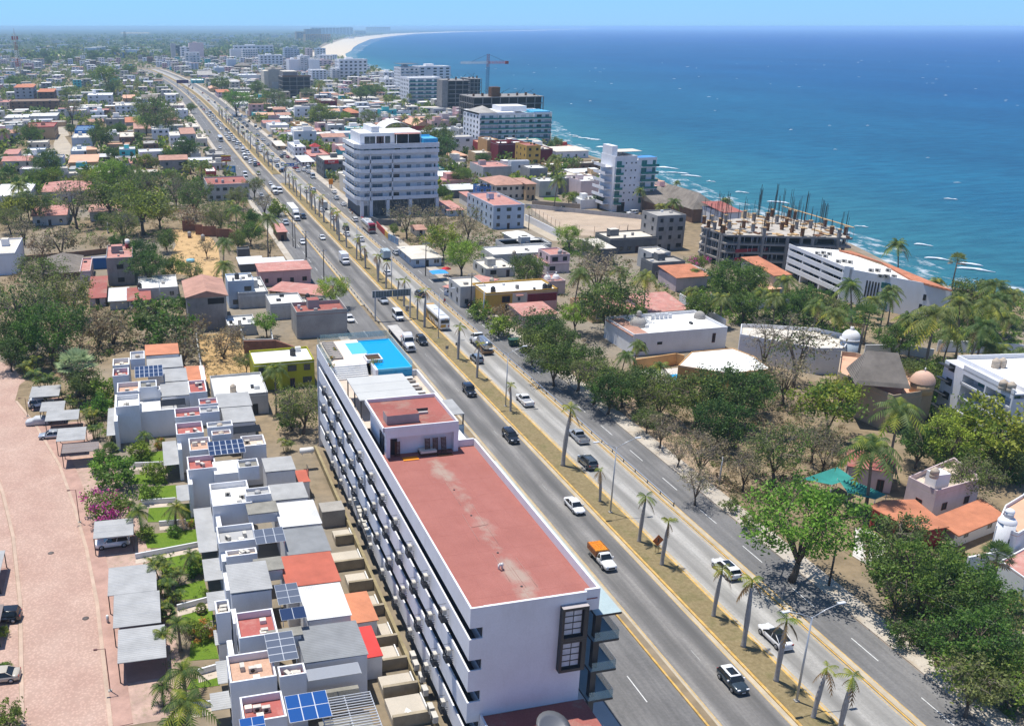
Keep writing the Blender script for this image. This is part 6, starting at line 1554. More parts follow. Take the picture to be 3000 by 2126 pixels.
def _va(_jb,t,pts,h=None,vb=None,_hb='white',_ib='white',_sb=.5,cat='house',name='house',_rb=None,tile=None):
 if vb is not None:h=_h(*px(t,*pts[0]),px(t,0,vb)[1])
 W=[Vector(g(t,a,c,h))for a,c in pts];area=sum(W[i].x*W[(i+1)%len(W)].y-W[(i+1)%len(W)].x*W[i].y for i in range(len(W)))
 if area<0:W.reverse()
 c0=sum(W,Vector((0,0)))/len(W);L=[(p.x-c0.x,p.y-c0.y)for p in W]
 root=_fb(name,_jb,cat,(c0.x,c0.y,0));MB().p(L,0,h-.08,WC[_hb]).B('wall',root);MB().p(L,h-.08,h,RC[_ib]).B('roof',root)
 if _sb:
  mb=MB();n=len(L)
  for i in range(n):
   a,b=Vector(L[i]),Vector(L[(i+1)%n]);dd=(b-a).normalized();nn=Vector((-dd.y,dd.x))*.16
   mb.p([a,b,b+nn,a+nn],h,h+_sb+.003*i,WC[_hb])
  mb.B('parapet',root)
 if _rb:
  n=len(L)
  for i in range(n):
   a,b=Vector(L[i]),Vector(L[(i+1)%n]);dd=b-a
   if(Vector((dd.y,-dd.x))).dot(Vector((-c0.x,-c0.y)))<=0:continue
   k=max(1,int(dd.length/4));ns=max(1,int(h/3));nn=Vector((dd.y,-dd.x)).normalized()
   for s in range(ns):
    for j in range(k):
     q_=a+dd*(j+.5)/k;_cd('window',_wc[_rb],root,(q_.x,q_.y,s*h/ns+1),atan2(dd.y,dd.x),(1.1,1,1.2))
 root['_h']=h;return root
def _g(_jb,t,pts,h,m,th=.25,name='garden_wall',cat='wall',z=0):
 root=None;mb=MB();W=[Vector(g(t,a,c,h))for a,c in pts];c0=W[0]
 for i,(a,b)in enumerate(zip(W[:-1],W[1:])):
  dd=(b-a).normalized();nn=Vector((-dd.y,dd.x))*th;a_,b_=a-c0,b-c0
  q_=[a_,b_,b_+nn,a_+nn];mb.p([(p.x,p.y)for p in q_],z,h+.004*i,m)
 return _dd(mb.B(name,None,(c0.x,c0.y,0)),_jb,cat)
def _ua(_jb,t,a,c,z,k='b',s=1.1):
 X,Y=g(t,a,c,z+.5);return _dd(_cd('water_tank',{'b':_id,'c':_jd,'g':_kd}[k],None,(X,Y,z+.02),0,(s,s,s*1.15)),_jb,'water tank')
h_=_wa('grey block house with a pink flat roof and a maroon tank tower','D',(712,120),(890,117),vb=295,vd=32,_hb='grey',_ib='pink',_rb='o',nx=1,_mb=False)
X,Y=g('D',858,40,h_['_h']);t=_fb('water_tank','white tank on a maroon barrel at the back of the pink rooftop','water tank',(X,Y,h_['_h']));MB().c(0,0,0,1.3,.7,WC['maroon'],14).B('barrel',t);MB().c(0,0,1.3,2.4,.65,_lc,14).d(0,0,2.4,.65,_lc,14,3,.4).B('tank',t)
_wa('narrow pink house left of the blue courtyard','D',(535,207),(607,203),vb=290,vd=118,_hb='lpink',_ib='pink',_rb='o',nx=1,_mb=False)
_wa('bright blue courtyard wall between pink house and grey block house','D',(612,112),(712,110),vb=185,d=2.5,_hb='blue',_ib='grey',_rb=None,_sb=.1,cat='wall',name='courtyard_wall')
_wa('grey thatched palapa roof beside the blue courtyard','D',(275,212),(528,210),vb=262,vd=105,_hb='brown',_ib='thatch',_kb='hip',_rb=None,cat='palapa',name='palapa',_qb=2.4)
_wa('low house with a faded red shed roof in front of the grey block house','D',(600,378),(705,372),vb=425,vd=250,_hb='lpink',_ib='red',_kb='sheet',nx=1)
_wa('white canopy roof joined to a red one in the scrubland houses','D',(735,398),(858,395),vb=440,vd=322,_hb='lgrey',_ib='sheet',_kb='sheet',_rb=None,name='canopy',cat='canopy')
_wa('house with a bright red half roof beside the white canopy','D',(862,394),(1005,392),vb=452,vd=320,_hb='lgrey',_ib='red',_kb='sheet',nx=3)
_wa('white flat roofed house with a black tank beside the dark round tree','D',(930,325),(1195,325),vb=395,vd=242,_hb='lgrey',_ib='white',_nb=('b',(937,300)),nx=3)
h_=_wa('tall grey block house with a low tiled gable','D',(1255,372),(1518,345),vb=598,vd=262,_hb='grey',_ib='ptile',_kb='gy',_rb=None,_qb=1.4)
_cd('window',_wc['o'],h_,(h_['_w']*.73,0,h_['_h']-2.0),0,(h_['_w']*.42,1,1.4))
_wa('pale blue two storey house with an outside stair','D',(1530,275),(1705,268),vb=445,vd=225,_hb='lblue',_ib='white',_rb='d',nx=2,_nb=('b',(1590,235)))
_wa('walled white terrace beside the pale blue house with the stair','D',(1600,365),(1800,355),vb=450,vd=262,_hb='lgrey',_ib='white',_rb=None,_sb=.9,cat='terrace',name='terrace')
h_=_wa('long pink house with an orange tinted roof by the service road','D',(1745,200),(2085,215),vb=300,vd=152,_hb='pink',_ib='pink',_kb='sheet',_rb='r',nx=4)
_wa('low salmon lean-to roof below the long pink house','D',(1808,325),(2160,358),vb=378,vd=275,_hb='lochre',_ib='pink',_kb='sheet',_rb='o',nx=3,_le=False)
_wa('white sheet roof behind the long pink house, left of three','D',(1612,150),(1770,147),vb=185,vd=110,_hb='dgrey',_ib='sheet',_kb='sheet',_rb=None,name='shed',cat='shed')
_wa('white sheet roof behind the long pink house, middle of three','D',(1790,152),(1920,150),vb=180,vd=114,_hb='dgrey',_ib='sheet',_kb='sheet',_rb=None,name='shed',cat='shed')
_wa('white sheet roof behind the long pink house, right of three','D',(1925,188),(2068,188),vb=215,vd=136,_hb='dgrey',_ib='sheet',_kb='sheet',_rb=None,name='shed',cat='shed')
_wa('white roofed grey house in front of the lean-to','D',(1815,428),(2040,415),vb=525,vd=362,_hb='lgrey',_ib='white',_rb=None)
_wa('grey sheet roof house beside the red floored terrace','D',(2060,470),(2280,440),vb=520,vd=382,_hb='lgrey',_ib='grey',_rb=None,_nb=('b',(2065,372)))
_wa('long bare concrete building at the roadside before the hotel','D',(1990,495),(2330,480),vb=650,vd=430,_hb='conc',_ib='red',_rb=None,_sb=.9)
_wa('low white roof beside the walled yard','D',(1530,572),(1722,562),vb=612,vd=508,_hb='lgrey',_ib='white',_rb=None,nx=2)
_g('low walls of the yard with the papaya tree','D',[(1612,578),(1635,655),(1835,650),(1820,570)],2.0,WC['lgrey'])
_g('dark brick retaining wall above the yellow green house','D',[(1635,665),(1850,660),(2035,725)],3.0,WC['brick'],.4,'retaining_wall')
_g('grey plot wall at the far side of the straw plot','D',[(1305,560),(1345,830)],1.8,WC['lgrey'])
h_=_wa('yellow green two storey house with a white roof','D',(1705,833),(2110,808),vb=1000,vd=742,_hb='lime',_ib='white',_rb='d',nx=4,_nb=('b',(1965,745)))
_wa('wide white roofed grey house behind the townhouses','D',(1440,1052),(1800,1040),vb=1180,vd=912,_hb='lgrey',_ib='white',_rb='d',nx=2,_nb=('c',(1565,990)))
_wa('white building corner at the left picture edge','b1',(-160,1600),(200,1560),h=6,vd=1392,_hb='white',_ib='cream',_rb=None)
_wa('long white flat roof half covered by a palm at the left edge','b1',(-120,812),(385,778),h=5.5,vd=630,_hb='white',_ib='white',_rb='d',_sb=.2)
_wa('red hip roofed house in the grove','b1',(560,745),(1190,735),h=4.5,vd=622,_hb='lgrey',_ib='pink',_kb='hip',_rb='d',_qb=2.0)
h_=_wa('long house with a weathered red gable roof in the grove','b1',(430,1068),(885,1040),vb=1205,vd=935,_hb='lgrey',_ib='pink',_kb='gx',_rb='o',nx=3,_qb=1.5)
_wa('low red roofed house under the umbrella tree','b1',(1200,1012),(1560,1000),h=3.6,vd=930,_hb='lgrey',_ib='ptile',_kb='sheet',_rb=None)
_wa('red roofed part seen through the long flat tree','b1',(1600,1010),(1900,1000),h=4,vd=935,_hb='lgrey',_ib='ptile',_kb='sheet',_rb=None)
_dd(MB().b(-.1,.1,-1.6,1.6,0,3.2,WC['lblue']).B('fence_panel',None,(*g('b1',1450,1290),0)),'white sheet panel standing in the dry brush','sheet panel')
_wa('beige narrow house with three windows beside the lane','b1',(355,92),(640,78),vb=165,vd=58,_hb='cream',_ib='cream',_rb='d',nx=3)
_wa('white lower house in front of the beige narrow house','b1',(360,190),(605,185),vb=290,vd=165,_hb='lblue',_ib='white',_rb='d',nx=2)
_wa('small house with a pink sheet roof left of the lane','b1',(50,242),(235,240),h=3.2,vd=188,_hb='lpink',_ib='pink',_kb='sheet',_rb=None)
_wa('pale blue house facing the lane with a roof terrace','b1',(960,28),(1235,25),vb=140,vd=-70,_hb='lblue',_ib='cream',_rb=None)
_wa('white low house below the pale blue one','b1',(950,205),(1205,197),vb=262,vd=142,_hb='lblue',_ib='lblue' if 'lblue' in RC else 'white',_rb='d',nx=2)
_wa('small salmon roof beside the white low house','b1',(1160,180),(1290,176),h=3.3,vd=146,_hb='lochre',_ib='oran',_kb='sheet',_rb=None)
_wa('long salmon roof at the lower end of the lane','b1',(925,352),(1310,325),h=3.4,vd=270,_hb='lochre',_ib='oran',_kb='sheet',_rb=None)
_wa('white sheet roof on posts right of the long salmon roof','b1',(1320,278),(1475,275),vb=322,vd=245,_hb='dgrey',_ib='sheet',_kb='sheet',_rb=None,name='shed',cat='shed')
_wa('turquoise house with a white cornice','b1',(1600,180),(1815,178),vb=350,vd=152,_hb='turq',_ib='white',_rb='d',nx=2,_pb='white')
_wa('brown brick house with a cream roof edge','b1',(1600,18),(1805,15),vb=150,vd=-60,_hb='brown',_ib='cream',_rb='w',nx=2)
_wa('dark brick house with a grey base behind the brick walls','b1',(1922,108),(2125,105),vb=250,vd=60,_hb='brown',_ib='grey',_rb='d',nx=2)
_g('red brown brick yard wall right of the turquoise house','b1',[(1925,275),(2165,265),(2175,400)],3.2,WC['brick'],.3,'brick_wall')
_g('brick yard wall above the store','b1',[(2180,340),(2420,330),(2560,430)],3.0,WC['brick'],.3,'brick_wall')
_wa('white three storey house with dark balcony rooms','a1',(2040,1428),(2272,1420),vb=1610,vd=1374,_hb='white',_ib='white',_rb='d',nx=3)
_wa('grey house with a pinkish gable left of the white three storey house','a1',(1800,1412),(2020,1385),vb=1480,vd=1350,_hb='lgrey',_ib='ptile',_kb='sheet',_rb='d',nx=2)
_wa('long grey house behind a small green tree','a1',(1420,1292),(1670,1290),vb=1430,vd=1272,_hb='grey',_ib='grey',_rb='d',nx=2)
_wa('house with an orange tile roof left of the grove','a1',(1682,1325),(1850,1315),vb=1372,vd=1270,_hb='lgrey',_ib='tile',_kb='sheet',_rb='d',nx=2)
_wa('dark blue roofed house behind the mango tree','a1',(1000,1442),(1255,1440),h=6.5,vd=1350,_hb='blue',_ib='blue',_rb='d',nx=2)
h_=_wa('ochre house with arched windows and a red roof edge','a1',(330,1398),(725,1372),vb=1565,vd=1318,_hb='lochre',_ib='red',_rb='r',nx=4,_pb='red')
_wa('wide brown apartment house with dark arches on three levels','a1',(125,1052),(790,1060),vb=1185,vd=965,_hb='brown',_ib='brown',_rb='o',nx=8)
_wa('white upper storey with an orange roof on the brown apartment house','a1',(185,858),(440,850),vb=1130,vd=788,_hb='lgrey',_ib='tile',_kb='sheet',_rb='o',nx=3,cat='apartment',name='apartment')
_wa('right upper storey of the brown apartment house with a small dome','a1',(505,918),(720,902),vb=1130,vd=850,_hb='brown',_ib='tile',_kb='sheet',_rb='o',nx=3,cat='apartment',name='apartment')
h_=_wa('white house with open balconies and a white dome on its roof','a1',(1172,966),(1510,955),vb=1110,vd=915,_hb='white',_ib='white',_rb='d',nx=4)
MB().c(h_['_w']*.25,h_['_d']*.7,h_['_h'],h_['_h']+2.6,1.6,_kc,12).d(h_['_w']*.25,h_['_d']*.7,h_['_h']+2.6,1.7,_kc,12).B('dome',h_)
_g('grey retaining wall under the domed white house','a1',[(1130,1105),(1330,1130),(1530,1165)],3.5,WC['conc'],.5,'retaining_wall')
_wa('white modern house with a long window band','a1',(1545,1108),(1830,1106),vb=1262,vd=1068,_hb='white',_ib='cream',_rb='d',nx=4)
_wa('white flank wall beside the windblown palms','a1',(1825,1020),(1985,1050),vb=1085,vd=985,_hb='lblue',_ib='white',_rb=None)
_wa('white house cut by the left picture edge','a1',(-60,1062),(132,1060),vb=1150,vd=1018,_hb='cream',_ib='pink',_rb='d',nx=3)
_wa('grey house with rooftop tanks below the brown apartments','a1',(40,1272),(385,1290),vb=1335,vd=1190,_hb='lgrey',_ib='white',_rb=None,_nb=('c',(300,1225)))
_wa('white canopied rooftop below the brown apartments','a1',(385,1250),(765,1235),vb=1330,vd=1188,_hb='lgrey',_ib='white',_rb='o',nx=4)
_wa('small pink gabled house on the far rise','a1',(1650,772),(1805,775),vb=835,vd=720,_hb='lpink',_ib='white',_rb='d',nx=2)
_wa('hut with a salmon roof among far palms','a1',(1650,1000),(1812,1000),vb=1050,vd=955,_hb='lochre',_ib='oran',_kb='sheet',_rb='o',nx=2)
_wa('grey thatched shelter by the far highway','a1',(1905,1010),(2120,1030),h=4.5,vd=905,_hb='brown',_ib='thatch',_kb='gx',_rb=None,cat='palapa',name='palapa',_qb=3)
_wa('white house with two roof levels on the far rise','a1',(950,640),(1110,640),vb=690,vd=610,_hb='white',_ib='white',_rb='d',nx=2)
_wa('small far house with pale pink walls','a1',(1040,690),(1170,690),vb=730,vd=665,_hb='lpink',_ib='white',_rb='o',nx=2)
_wa('pale blue warehouse far on the landward plain','a1',(485,410),(680,400),vb=440,vd=335,_hb='lblue',_ib='white',_rb=None,cat='warehouse',name='warehouse')
_wa('far house with a pale yellow pyramid roof','a1',(755,432),(862,430),vb=490,vd=365,_hb='cream',_ib='yellow',_kb='hip',_rb='d',nx=2,_qb=4)
_wa('big white warehouse by the far lattice crane','a1',(1425,355),(1870,340),vb=445,vd=262,_hb='white',_ib='white',_rb=None,cat='warehouse',name='warehouse')
_wa('dark blue front hall of the big white warehouse','a1',(1432,395),(1660,395),vb=475,vd=345,_hb='blue',_ib='blue',_rb=None,cat='warehouse',name='warehouse')
for i,(a,c,a2,c2,vb,vd)in enumerate([(430,238,650,238,262,222),(700,232,855,232,262,218),(690,325,880,325,345,308),(0,612,190,612,640,590),(240,395,390,395,415,380),(655,655,800,655,690,640),(850,560,1010,560,590,540)]):
 _wa(['long far white hall roof, leftmost on the plain','long far hall roof with a red end','long white far roof behind the pale blue warehouse','long cream roof beside the radio mast','white far roof right of the radio mast','long white shed beside the far thick palm','far white house with red trim at the lane head'][i],'a1',(a,c),(a2,c2),vb=vb,vd=vd,_hb='cream',_ib='white',_rb=None,cat='warehouse',name='warehouse')
_wa('house with a red sheet canopy and grey stair wall by the bus','a2',(140,1482),(330,1492),vb=1640,vd=1420,_hb='lgrey',_ib='ptile',_kb='sheet',_rb='o',nx=2)
_wa('white balcony house next to the grove','a2',(-10,1512),(130,1510),vb=1665,vd=1452,_hb='white',_ib='cream',_rb='d',nx=3)
_wa('white house with brick red panels by the service road','a2',(335,1552),(490,1545),vb=1650,vd=1490,_hb='cream',_ib='cream',_rb='r',nx=2)
_wa('cream roofed house with a solar panel in the far left row','a2',(205,1395),(390,1395),vb=1445,vd=1290,_hb='cream',_ib='cream',_rb='o',nx=2)
_wa('white house with a dark glass front right of the grove','a2',(60,1165),(232,1165),vb=1285,vd=1142,_hb='white',_ib='white',_rb='d',nx=2)
_wa('low pinkish row house above the dark glass front','a2',(0,1105),(182,1105),vb=1150,vd=1070,_hb='lpink',_ib='cream',_rb='o',nx=3)
_wa('small cream house left of the store sign','b2',(270,242),(405,237),vb=352,vd=212,_hb='lgrey',_ib='cream',_rb='d',nx=2)
_wa('grey rendered flat roof building beside the cream house','b2',(490,258),(735,250),vb=330,vd=200,_hb='grey',_ib='grey',_rb='o',nx=2)
_wa('store with a white canopy front','b2',(520,368),(742,352),vb=455,vd=330,_hb='lgrey',_ib='cream',_rb='o',nx=3,cat='shop',name='shop')
_wa('low shop with a bright red fascia','b2',(475,478),(612,476),vb=512,vd=420,_hb='red',_ib='white',_rb=None,cat='shop',name='shop')
h_=_wa('grey white corner house with a red roof deck and two chimneys like tanks','b2',(490,662),(1055,658),vb=872,vd=560,_hb='lgrey',_ib='red',_rb='d',nx=6,_nb=('g',(615,600),(700,610)))
_wa('brick shack with a small red roof at the service road','b2',(1440,1285),(1558,1275),vb=1405,vd=1192,_hb='brown',_ib='pink',_rb='o',nx=1,_kb='sheet')
_wa('dark tarp shelter on the sandy plot','b2',(900,1532),(1062,1525),vb=1625,vd=1500,_hb='dgrey',_ib='dark',_rb=None,cat='shelter',name='shelter')
_g('stepped red brick wall across the dry slope, upper part','b2',[(150,1132),(320,1132)],3.6,WC['brick'],.3,'brick_wall');_g('stepped red brick wall across the dry slope, middle part','b2',[(325,1180),(420,1185),(425,1205),(605,1205)],3.6,WC['brick'],.3,'brick_wall');_g('stepped red brick wall across the dry slope, lower part','b2',[(610,1240),(785,1240),(880,1290)],3.2,WC['brick'],.3,'brick_wall')
_g('brown retaining wall behind the pink rooftop','b1',[(330,1600),(900,1560),(1440,1500)],1.8,WC['brown'],.4,'retaining_wall')
for i,(a,c)in enumerate([(255,1330),(435,1370)]):
 X,Y=g('b2',a,c+30);t=_fb('water_tank',['grey tank on a low stand on the sandy plot, left of two','grey tank on a low stand on the sandy plot, right of two'][i],'water tank',(X,Y,0));_cd('tank',_kd,t,(0,0,.7),0,1.2);MB().b(-.6,.6,-.6,.6,0,.7,WC['brown']).B('stand',t)
X,Y=g('D',1278,118,.8);_dd(MB().c(0,0,0,.9,1.3,M('light_blue_plastic',(.25,.50,.60),.5),18).B('round_basin',None,(X,Y,0)),'round light blue basin lying on the ochre sand','basin')
_wa('white two storey shop with a flat roof beside the parked row','b2',(1660,152),(1818,145),vb=280,vd=82,_hb='white',_ib='white',_rb='d',nx=3,cat='shop',name='shop')
h_=_wa('shop building with curved red eaves and a little pagoda turret','b2',(1875,278),(2172,272),vb=335,vd=150,_hb='white',_ib='pink',_rb=None,_pb='red',cat='shop',name='shop')
zz=h_['_h'];ww=h_['_w'];dd_=h_['_d'];mb=MB();mb.b(ww*.5-1.8,ww*.5+1.8,dd_*.6-1.8,dd_*.6+1.8,zz,zz+3.2,_kc);mb.B('turret',h_);mb=MB();x0=ww*.5;y0=dd_*.6
mb.q([(x0-3,y0-3,zz+3.6),(x0+3,y0-3,zz+3.6),(x0+3,y0+3,zz+3.6),(x0-3,y0+3,zz+3.6),(x0,y0-2,zz+3.2),(x0,y0,zz+5.2)],[(0,4,5),(4,1,5),(1,2,5),(2,3,5),(3,0,5)],WC['red']);mb.B('turret_roof',h_);_cd('window',_wc['d'],h_,(x0,y0-1.8,zz+.9),0,(1.6,1,1.6))
h_=_wa('dark grey shop with a painted blue green wall and red sign','b2',(2050,330),(2500,300),vb=565,vd=262,_hb='dgrey',_ib='cream',_rb='o',nx=3,cat='shop',name='shop')
MURAL=M('mural',(.10,.26,.30),.8,.5,.5,_ub=(.45,.52,.5),_vb=.8);SIGNR=M('sign_red',(.42,.02,.03),.5,.05)
MB().b(.6,h_['_w']*.45,-.06,0,.4,3.6,MURAL).B('mural',h_);sb_=MB().b(.6,h_['_w']*.45,-.15,0,h_['_h']-1.4,h_['_h']+.5,SIGNR).B('shop_sign',h_);_xa('lettering','Royal',sb_,(.6+h_['_w']*.2,-.17,h_['_h']-.4),(R(90),0,0),1.4,_lc)
_wa('white long canopy before the pagoda shop','b2',(1760,345),(1930,340),vb=400,vd=275,_hb='lpink',_ib='sheet',_kb='sheet',_rb='o',nx=4,cat='shop',name='shop')
_wa('low shop with a tilted cream canopy by the parked cars','b2',(1425,130),(1545,120),vb=170,vd=75,_hb='lochre',_ib='cream',_kb='sheet',_rb='o',nx=2,cat='shop',name='shop')
_wa('white shop block behind the far parked cars','a2',(1330,1372),(1592,1362),vb=1455,vd=1335,_hb='white',_ib='white',_rb=None,cat='shop',name='shop')
_wa('white tank roofed house above the market','a2',(1370,1275),(1640,1270),vb=1332,vd=1240,_hb='lgrey',_ib='white',_rb='d',nx=3)
_dd(MB().b(-4,4,-.1,.1,3,6.2,WC['pink']).b(-3.5,-3.2,0,.2,0,3,_mc).b(3.2,3.5,0,.2,0,3,_mc).B('billboard',None,(*g('a2',1385,1345),0)),'pink billboard beside the white shop block','billboard')
_wa('orange fronted cafe in the market quarter','a2',(1700,1375),(1892,1365),vb=1415,vd=1310,_hb='orange',_ib='cream',_rb='o',nx=4,cat='shop',name='shop')
_wa('dark red block house rising above the market trees','a2',(2025,1042),(2235,1028),vb=1155,vd=995,_hb='maroon',_ib='cream',_rb='o',nx=3)
_wa('pink house with an orange roof on the far service road','a2',(630,922),(800,922),vb=995,vd=880,_hb='lpink',_ib='tile',_kb='sheet',_rb='o',nx=3)
_wa('little salmon gabled house left of the pink one','a2',(530,872),(640,872),vb=920,vd=835,_hb='lochre',_ib='oran',_kb='gy',_rb='o',nx=1,_qb=2)
_wa('grey walled hall with a white annex on the far seaward side','a2',(805,885),(1085,868),vb=935,vd=800,_hb='lgrey',_ib='grey',_rb=None,cat='hall',name='hall')
_wa('lilac gabled hall by the far billboard','a2',(368,690),(560,682),vb=745,vd=645,_hb='lilac',_ib='grey',_kb='gx',_rb='o',nx=2,_qb=5,cat='hall',name='hall')
_wa('turquoise shop front at the far highway','a2',(285,762),(452,772),vb=802,vd=742,_hb='turq',_ib='white',_rb='o',nx=4,cat='shop',name='shop')
_wa('brown thatched hall among far palms','a2',(865,565),(1095,545),vb=605,vd=492,_hb='brown',_ib='thatch',_kb='hip',_rb=None,cat='hall',name='hall',_qb=5)
_wa('white flat building behind the brown slope','a2',(920,692),(1170,680),vb=762,vd=662,_hb='white',_ib='white',_rb=None)
_wa('tall pale blue blank block beside far palms','a2',(592,590),(722,582),vb=692,vd=560,_hb='lblue',_ib='white',_rb=None)
_wa('white block left of the pale blue one','a2',(470,545),(590,540),vb=620,vd=515,_hb='white',_ib='white',_rb='d',nx=3)
_wa('pale blue blank wall building at the far sandy street','a2',(765,480),(875,475),vb=600,vd=455,_hb='lblue',_ib='white',_rb=None)
_wa('white house with a stepped roof behind the market trees','a2',(870,1082),(1062,1076),vb=1132,vd=1008,_hb='white',_ib='white',_rb='d',nx=3)
h_=_wa('small white house with a blue stair tower and pink roof deck','b3',(2045,945),(2462,928),vb=1250,vd=770,_hb='lblue',_ib='pink',_rb='d',nx=3,_pb='lblue')
_wa('deep blue stair tower with two black tanks','b3',(1852,690),(2012,685),vb=965,vd=652,_hb='blue',_ib='grey',_rb='w',nx=2,_nb=('b',(1885,665),(1972,665)),cat='tower',name='stair_tower')
_wa('white annex with dark windows under the blue tower','b3',(1875,1000),(2035,1000),vb=1150,vd=950,_hb='lgrey',_ib='cream',_rb='d',nx=2)
_wa('pink red roofed cottage beside the dry trees','b3',(1430,995),(1642,998),vb=1045,vd=888,_hb='lblue',_ib='pink',_kb='sheet',_rb='o',nx=2)
_wa('small pink shed roof beside the blue tower','b3',(1740,838),(1845,832),h=4,vd=760,_hb='white',_ib='pink',_kb='sheet',_rb=None)
_wa('small cottage with a white roof next to the seven storey block','b3',(1315,535),(1562,535),vb=622,vd=483,_hb='lgrey',_ib='white',_kb='sheet',_rb='w',nx=2)
_wa('long white sheet awning behind the small cottage','b3',(1470,722),(1852,715),h=3.4,vd=662,_hb='dgrey',_ib='sheet',_kb='sheet',_rb=None,name='awning',cat='awning')
_wa('dark open house with a hipped tile roof beyond the seven storey block','b3',(1445,262),(1690,262),vb=345,vd=195,_hb='brown',_ib='oran',_kb='hip',_rb='o',nx=3,_qb=1.6)
_wa('stained grey white house with a pink roof terrace','b3',(1908,425),(2285,420),vb=645,vd=352,_hb='lgrey',_ib='pink',_rb=None)
_wa('white house right of the stained one with narrow stair','b4',(-10,345),(235,440),vb=560,vd=330,_hb='white',_ib='white',_rb='o',nx=3)
_wa('grey block house below the maroon wall','b4',(240,440),(480,455),vb=690,vd=395,_hb='grey',_ib='white',_rb=None)
h_=_wa('two storey house with a brown pink hip roof and arcades','b4',(-215,655),(190,682),vb=860,vd=560,_hb='cream',_ib='ptile',_kb='hip',_rb='o',nx=5,_qb=2)
_wa('right wing of the arcaded house with a small roof','b4',(190,642),(322,640),vb=860,vd=575,_hb='lochre',_ib='ptile',_kb='sheet',_rb='o',nx=2,cat='house wing',name='house_wing')
_wa('pale lilac blank house left of the white tower','b4',(930,612),(1255,605),vb=840,vd=545,_hb='lpink',_ib='white',_rb=None)
_wa('grey shed roof house behind the pale lilac one','b4',(815,492),(1230,500),vb=560,vd=450,_hb='lpink',_ib='sheet',_kb='sheet',_rb='o',nx=3)
_wa('dark fronted beach restaurant with a flat grey roof','b4',(920,368),(1270,372),vb=455,vd=345,_hb='brown',_ib='cream',_rb='o',nx=4,cat='restaurant',name='restaurant')
_wa('grey block flank beside the garden palms','b4',(690,575),(880,605),vb=780,vd=548,_hb='grey',_ib='white',_rb=None,_nb=('b',(830,570)))
_wa('white beach house with a flat cream roof and a teal veranda','b4',(595,205),(1030,210),vb=300,vd=155,_hb='white',_ib='cream',_kb='sheet',_rb='g',nx=4)
_wa('orange red hut at the beach edge','b4',(725,155),(890,155),vb=215,vd=110,_hb='red',_ib='oran',_rb=None,_sb=.2)
_wa('white street front with a round window beside the white tower','b4',(925,865),(1245,880),vb=975,vd=820,_hb='white',_ib='white',_rb='o',nx=2)
_g('tan garden wall along the lane above the pitch','b4',[(270,860),(600,885),(915,905)],2.2,WC['tan']);_g('long white low wall between lane and pitch','b4',[(180,905),(1000,985),(1890,1070)],1.6,WC['lgrey']);_g('white wall along the near left side of the pitch','b4',[(175,1045),(635,1270)],2.4,_kc);_g('tall white wall beside the grey block building','b4',[(1905,1030),(1895,1280)],5,_kc,.5)
h_=_wa('grey block building with a flat roof beside the pitch','b4',(1955,1085),(2340,1075),vb=1540,vd=1010,_hb='grey',_ib='grey',_rb='o',nx=3)
_wa('open concrete hall with a weathered roof beside the pitch','b4',(1320,1390),(1950,1360),vb=1580,vd=1300,_hb='dgrey',_ib='cream',_rb='d',nx=6,cat='hall',name='hall')
_wa('low grey canopy roof left of the open concrete hall','b4',(1180,1510),(1380,1460),h=5,vd=1400,_hb='dgrey',_ib='cream',_kb='sheet',_rb=None,name='canopy',cat='canopy')
_wa('grey villa with a flat white roof above dark vines','E',(2085,85),(2212,80),vb=200,vd=45,_hb='lgrey',_ib='cream',_rb='d',nx=2)
_wa('dark green overgrown house with blue white windows','E',(2090,150),(2310,145),vb=250,vd=115,_hb='dgrey',_ib='grey',_rb='w',nx=3)
_wa('little shed house with a grey hip roof at the service road','E',(480,112),(672,108),vb=172,vd=32,_hb='lblue',_ib='cream',_rb='w',nx=3,_kb='hip',_qb=1.0)
_wa('wide white roof behind the bright round tree','E',(1020,95),(1440,130),vb=165,vd=42,_hb='lgrey',_ib='white',_rb='o',nx=4,_nb=('c',(1160,80)))
_wa('white corrugated long roof at the back of the white roofs','E',(1095,28),(1412,40),vb=75,vd=-5,_hb='lgrey',_ib='white',_rb=None)
_wa('white gabled roof by the back lane','b4',(80,1395),(345,1400),vb=1440,vd=1290,_hb='lgrey',_ib='white',_kb='hip',_rb=None,_qb=1.2)
_wa('white flat roof with a black cistern at the lane bend','b4',(-60,1495),(530,1490),vb=1560,vd=1400,_hb='lgrey',_ib='white',_rb=None)
_wa('pink floored roof terrace at the lane bend','b4',(515,1610),(780,1570),h=5,vd=1520,_hb='lpink',_ib='pink',_rb='o',nx=2,_nb=('g',(640,1570)))
_wa('small white house with a parapet among the white roofs','E',(972,190),(1168,186),vb=225,vd=130,_hb='lgrey',_ib='cream',_rb='o',nx=2)
_wa('pink topped house with a white balustrade','E',(1380,155),(1532,150),vb=215,vd=95,_hb='lpink',_ib='pink',_rb='o',nx=2,_nb=('b',(1468,85)))
h_=_wa('pinkish house with two small white domes','E',(1388,275),(1505,272),vb=360,vd=228,_hb='lpink',_ib='pink',_rb='o',nx=1)
for k_ in(.25,.75):MB().d(h_['_w']*k_,h_['_d']*.45,h_['_h']+.4,h_['_w']*.2,_kc,12).c(h_['_w']*k_,h_['_d']*.45,h_['_h'],h_['_h']+.4,h_['_w']*.2,_kc).c(h_['_w']*k_,h_['_d']*.45,h_['_h']+.3+h_['_w']*.2,h_['_h']+1.0+h_['_w']*.2,.2,_kc,8).B('dome',h_)
h_=_wa('ochre, cream and pink fronted house under one long white roof','E',(970,354),(1452,376),vb=490,vd=285,_hb='ochre',_ib='white',_rb=None,_nb=('b',(1018,325),(1365,305),(1398,305)))
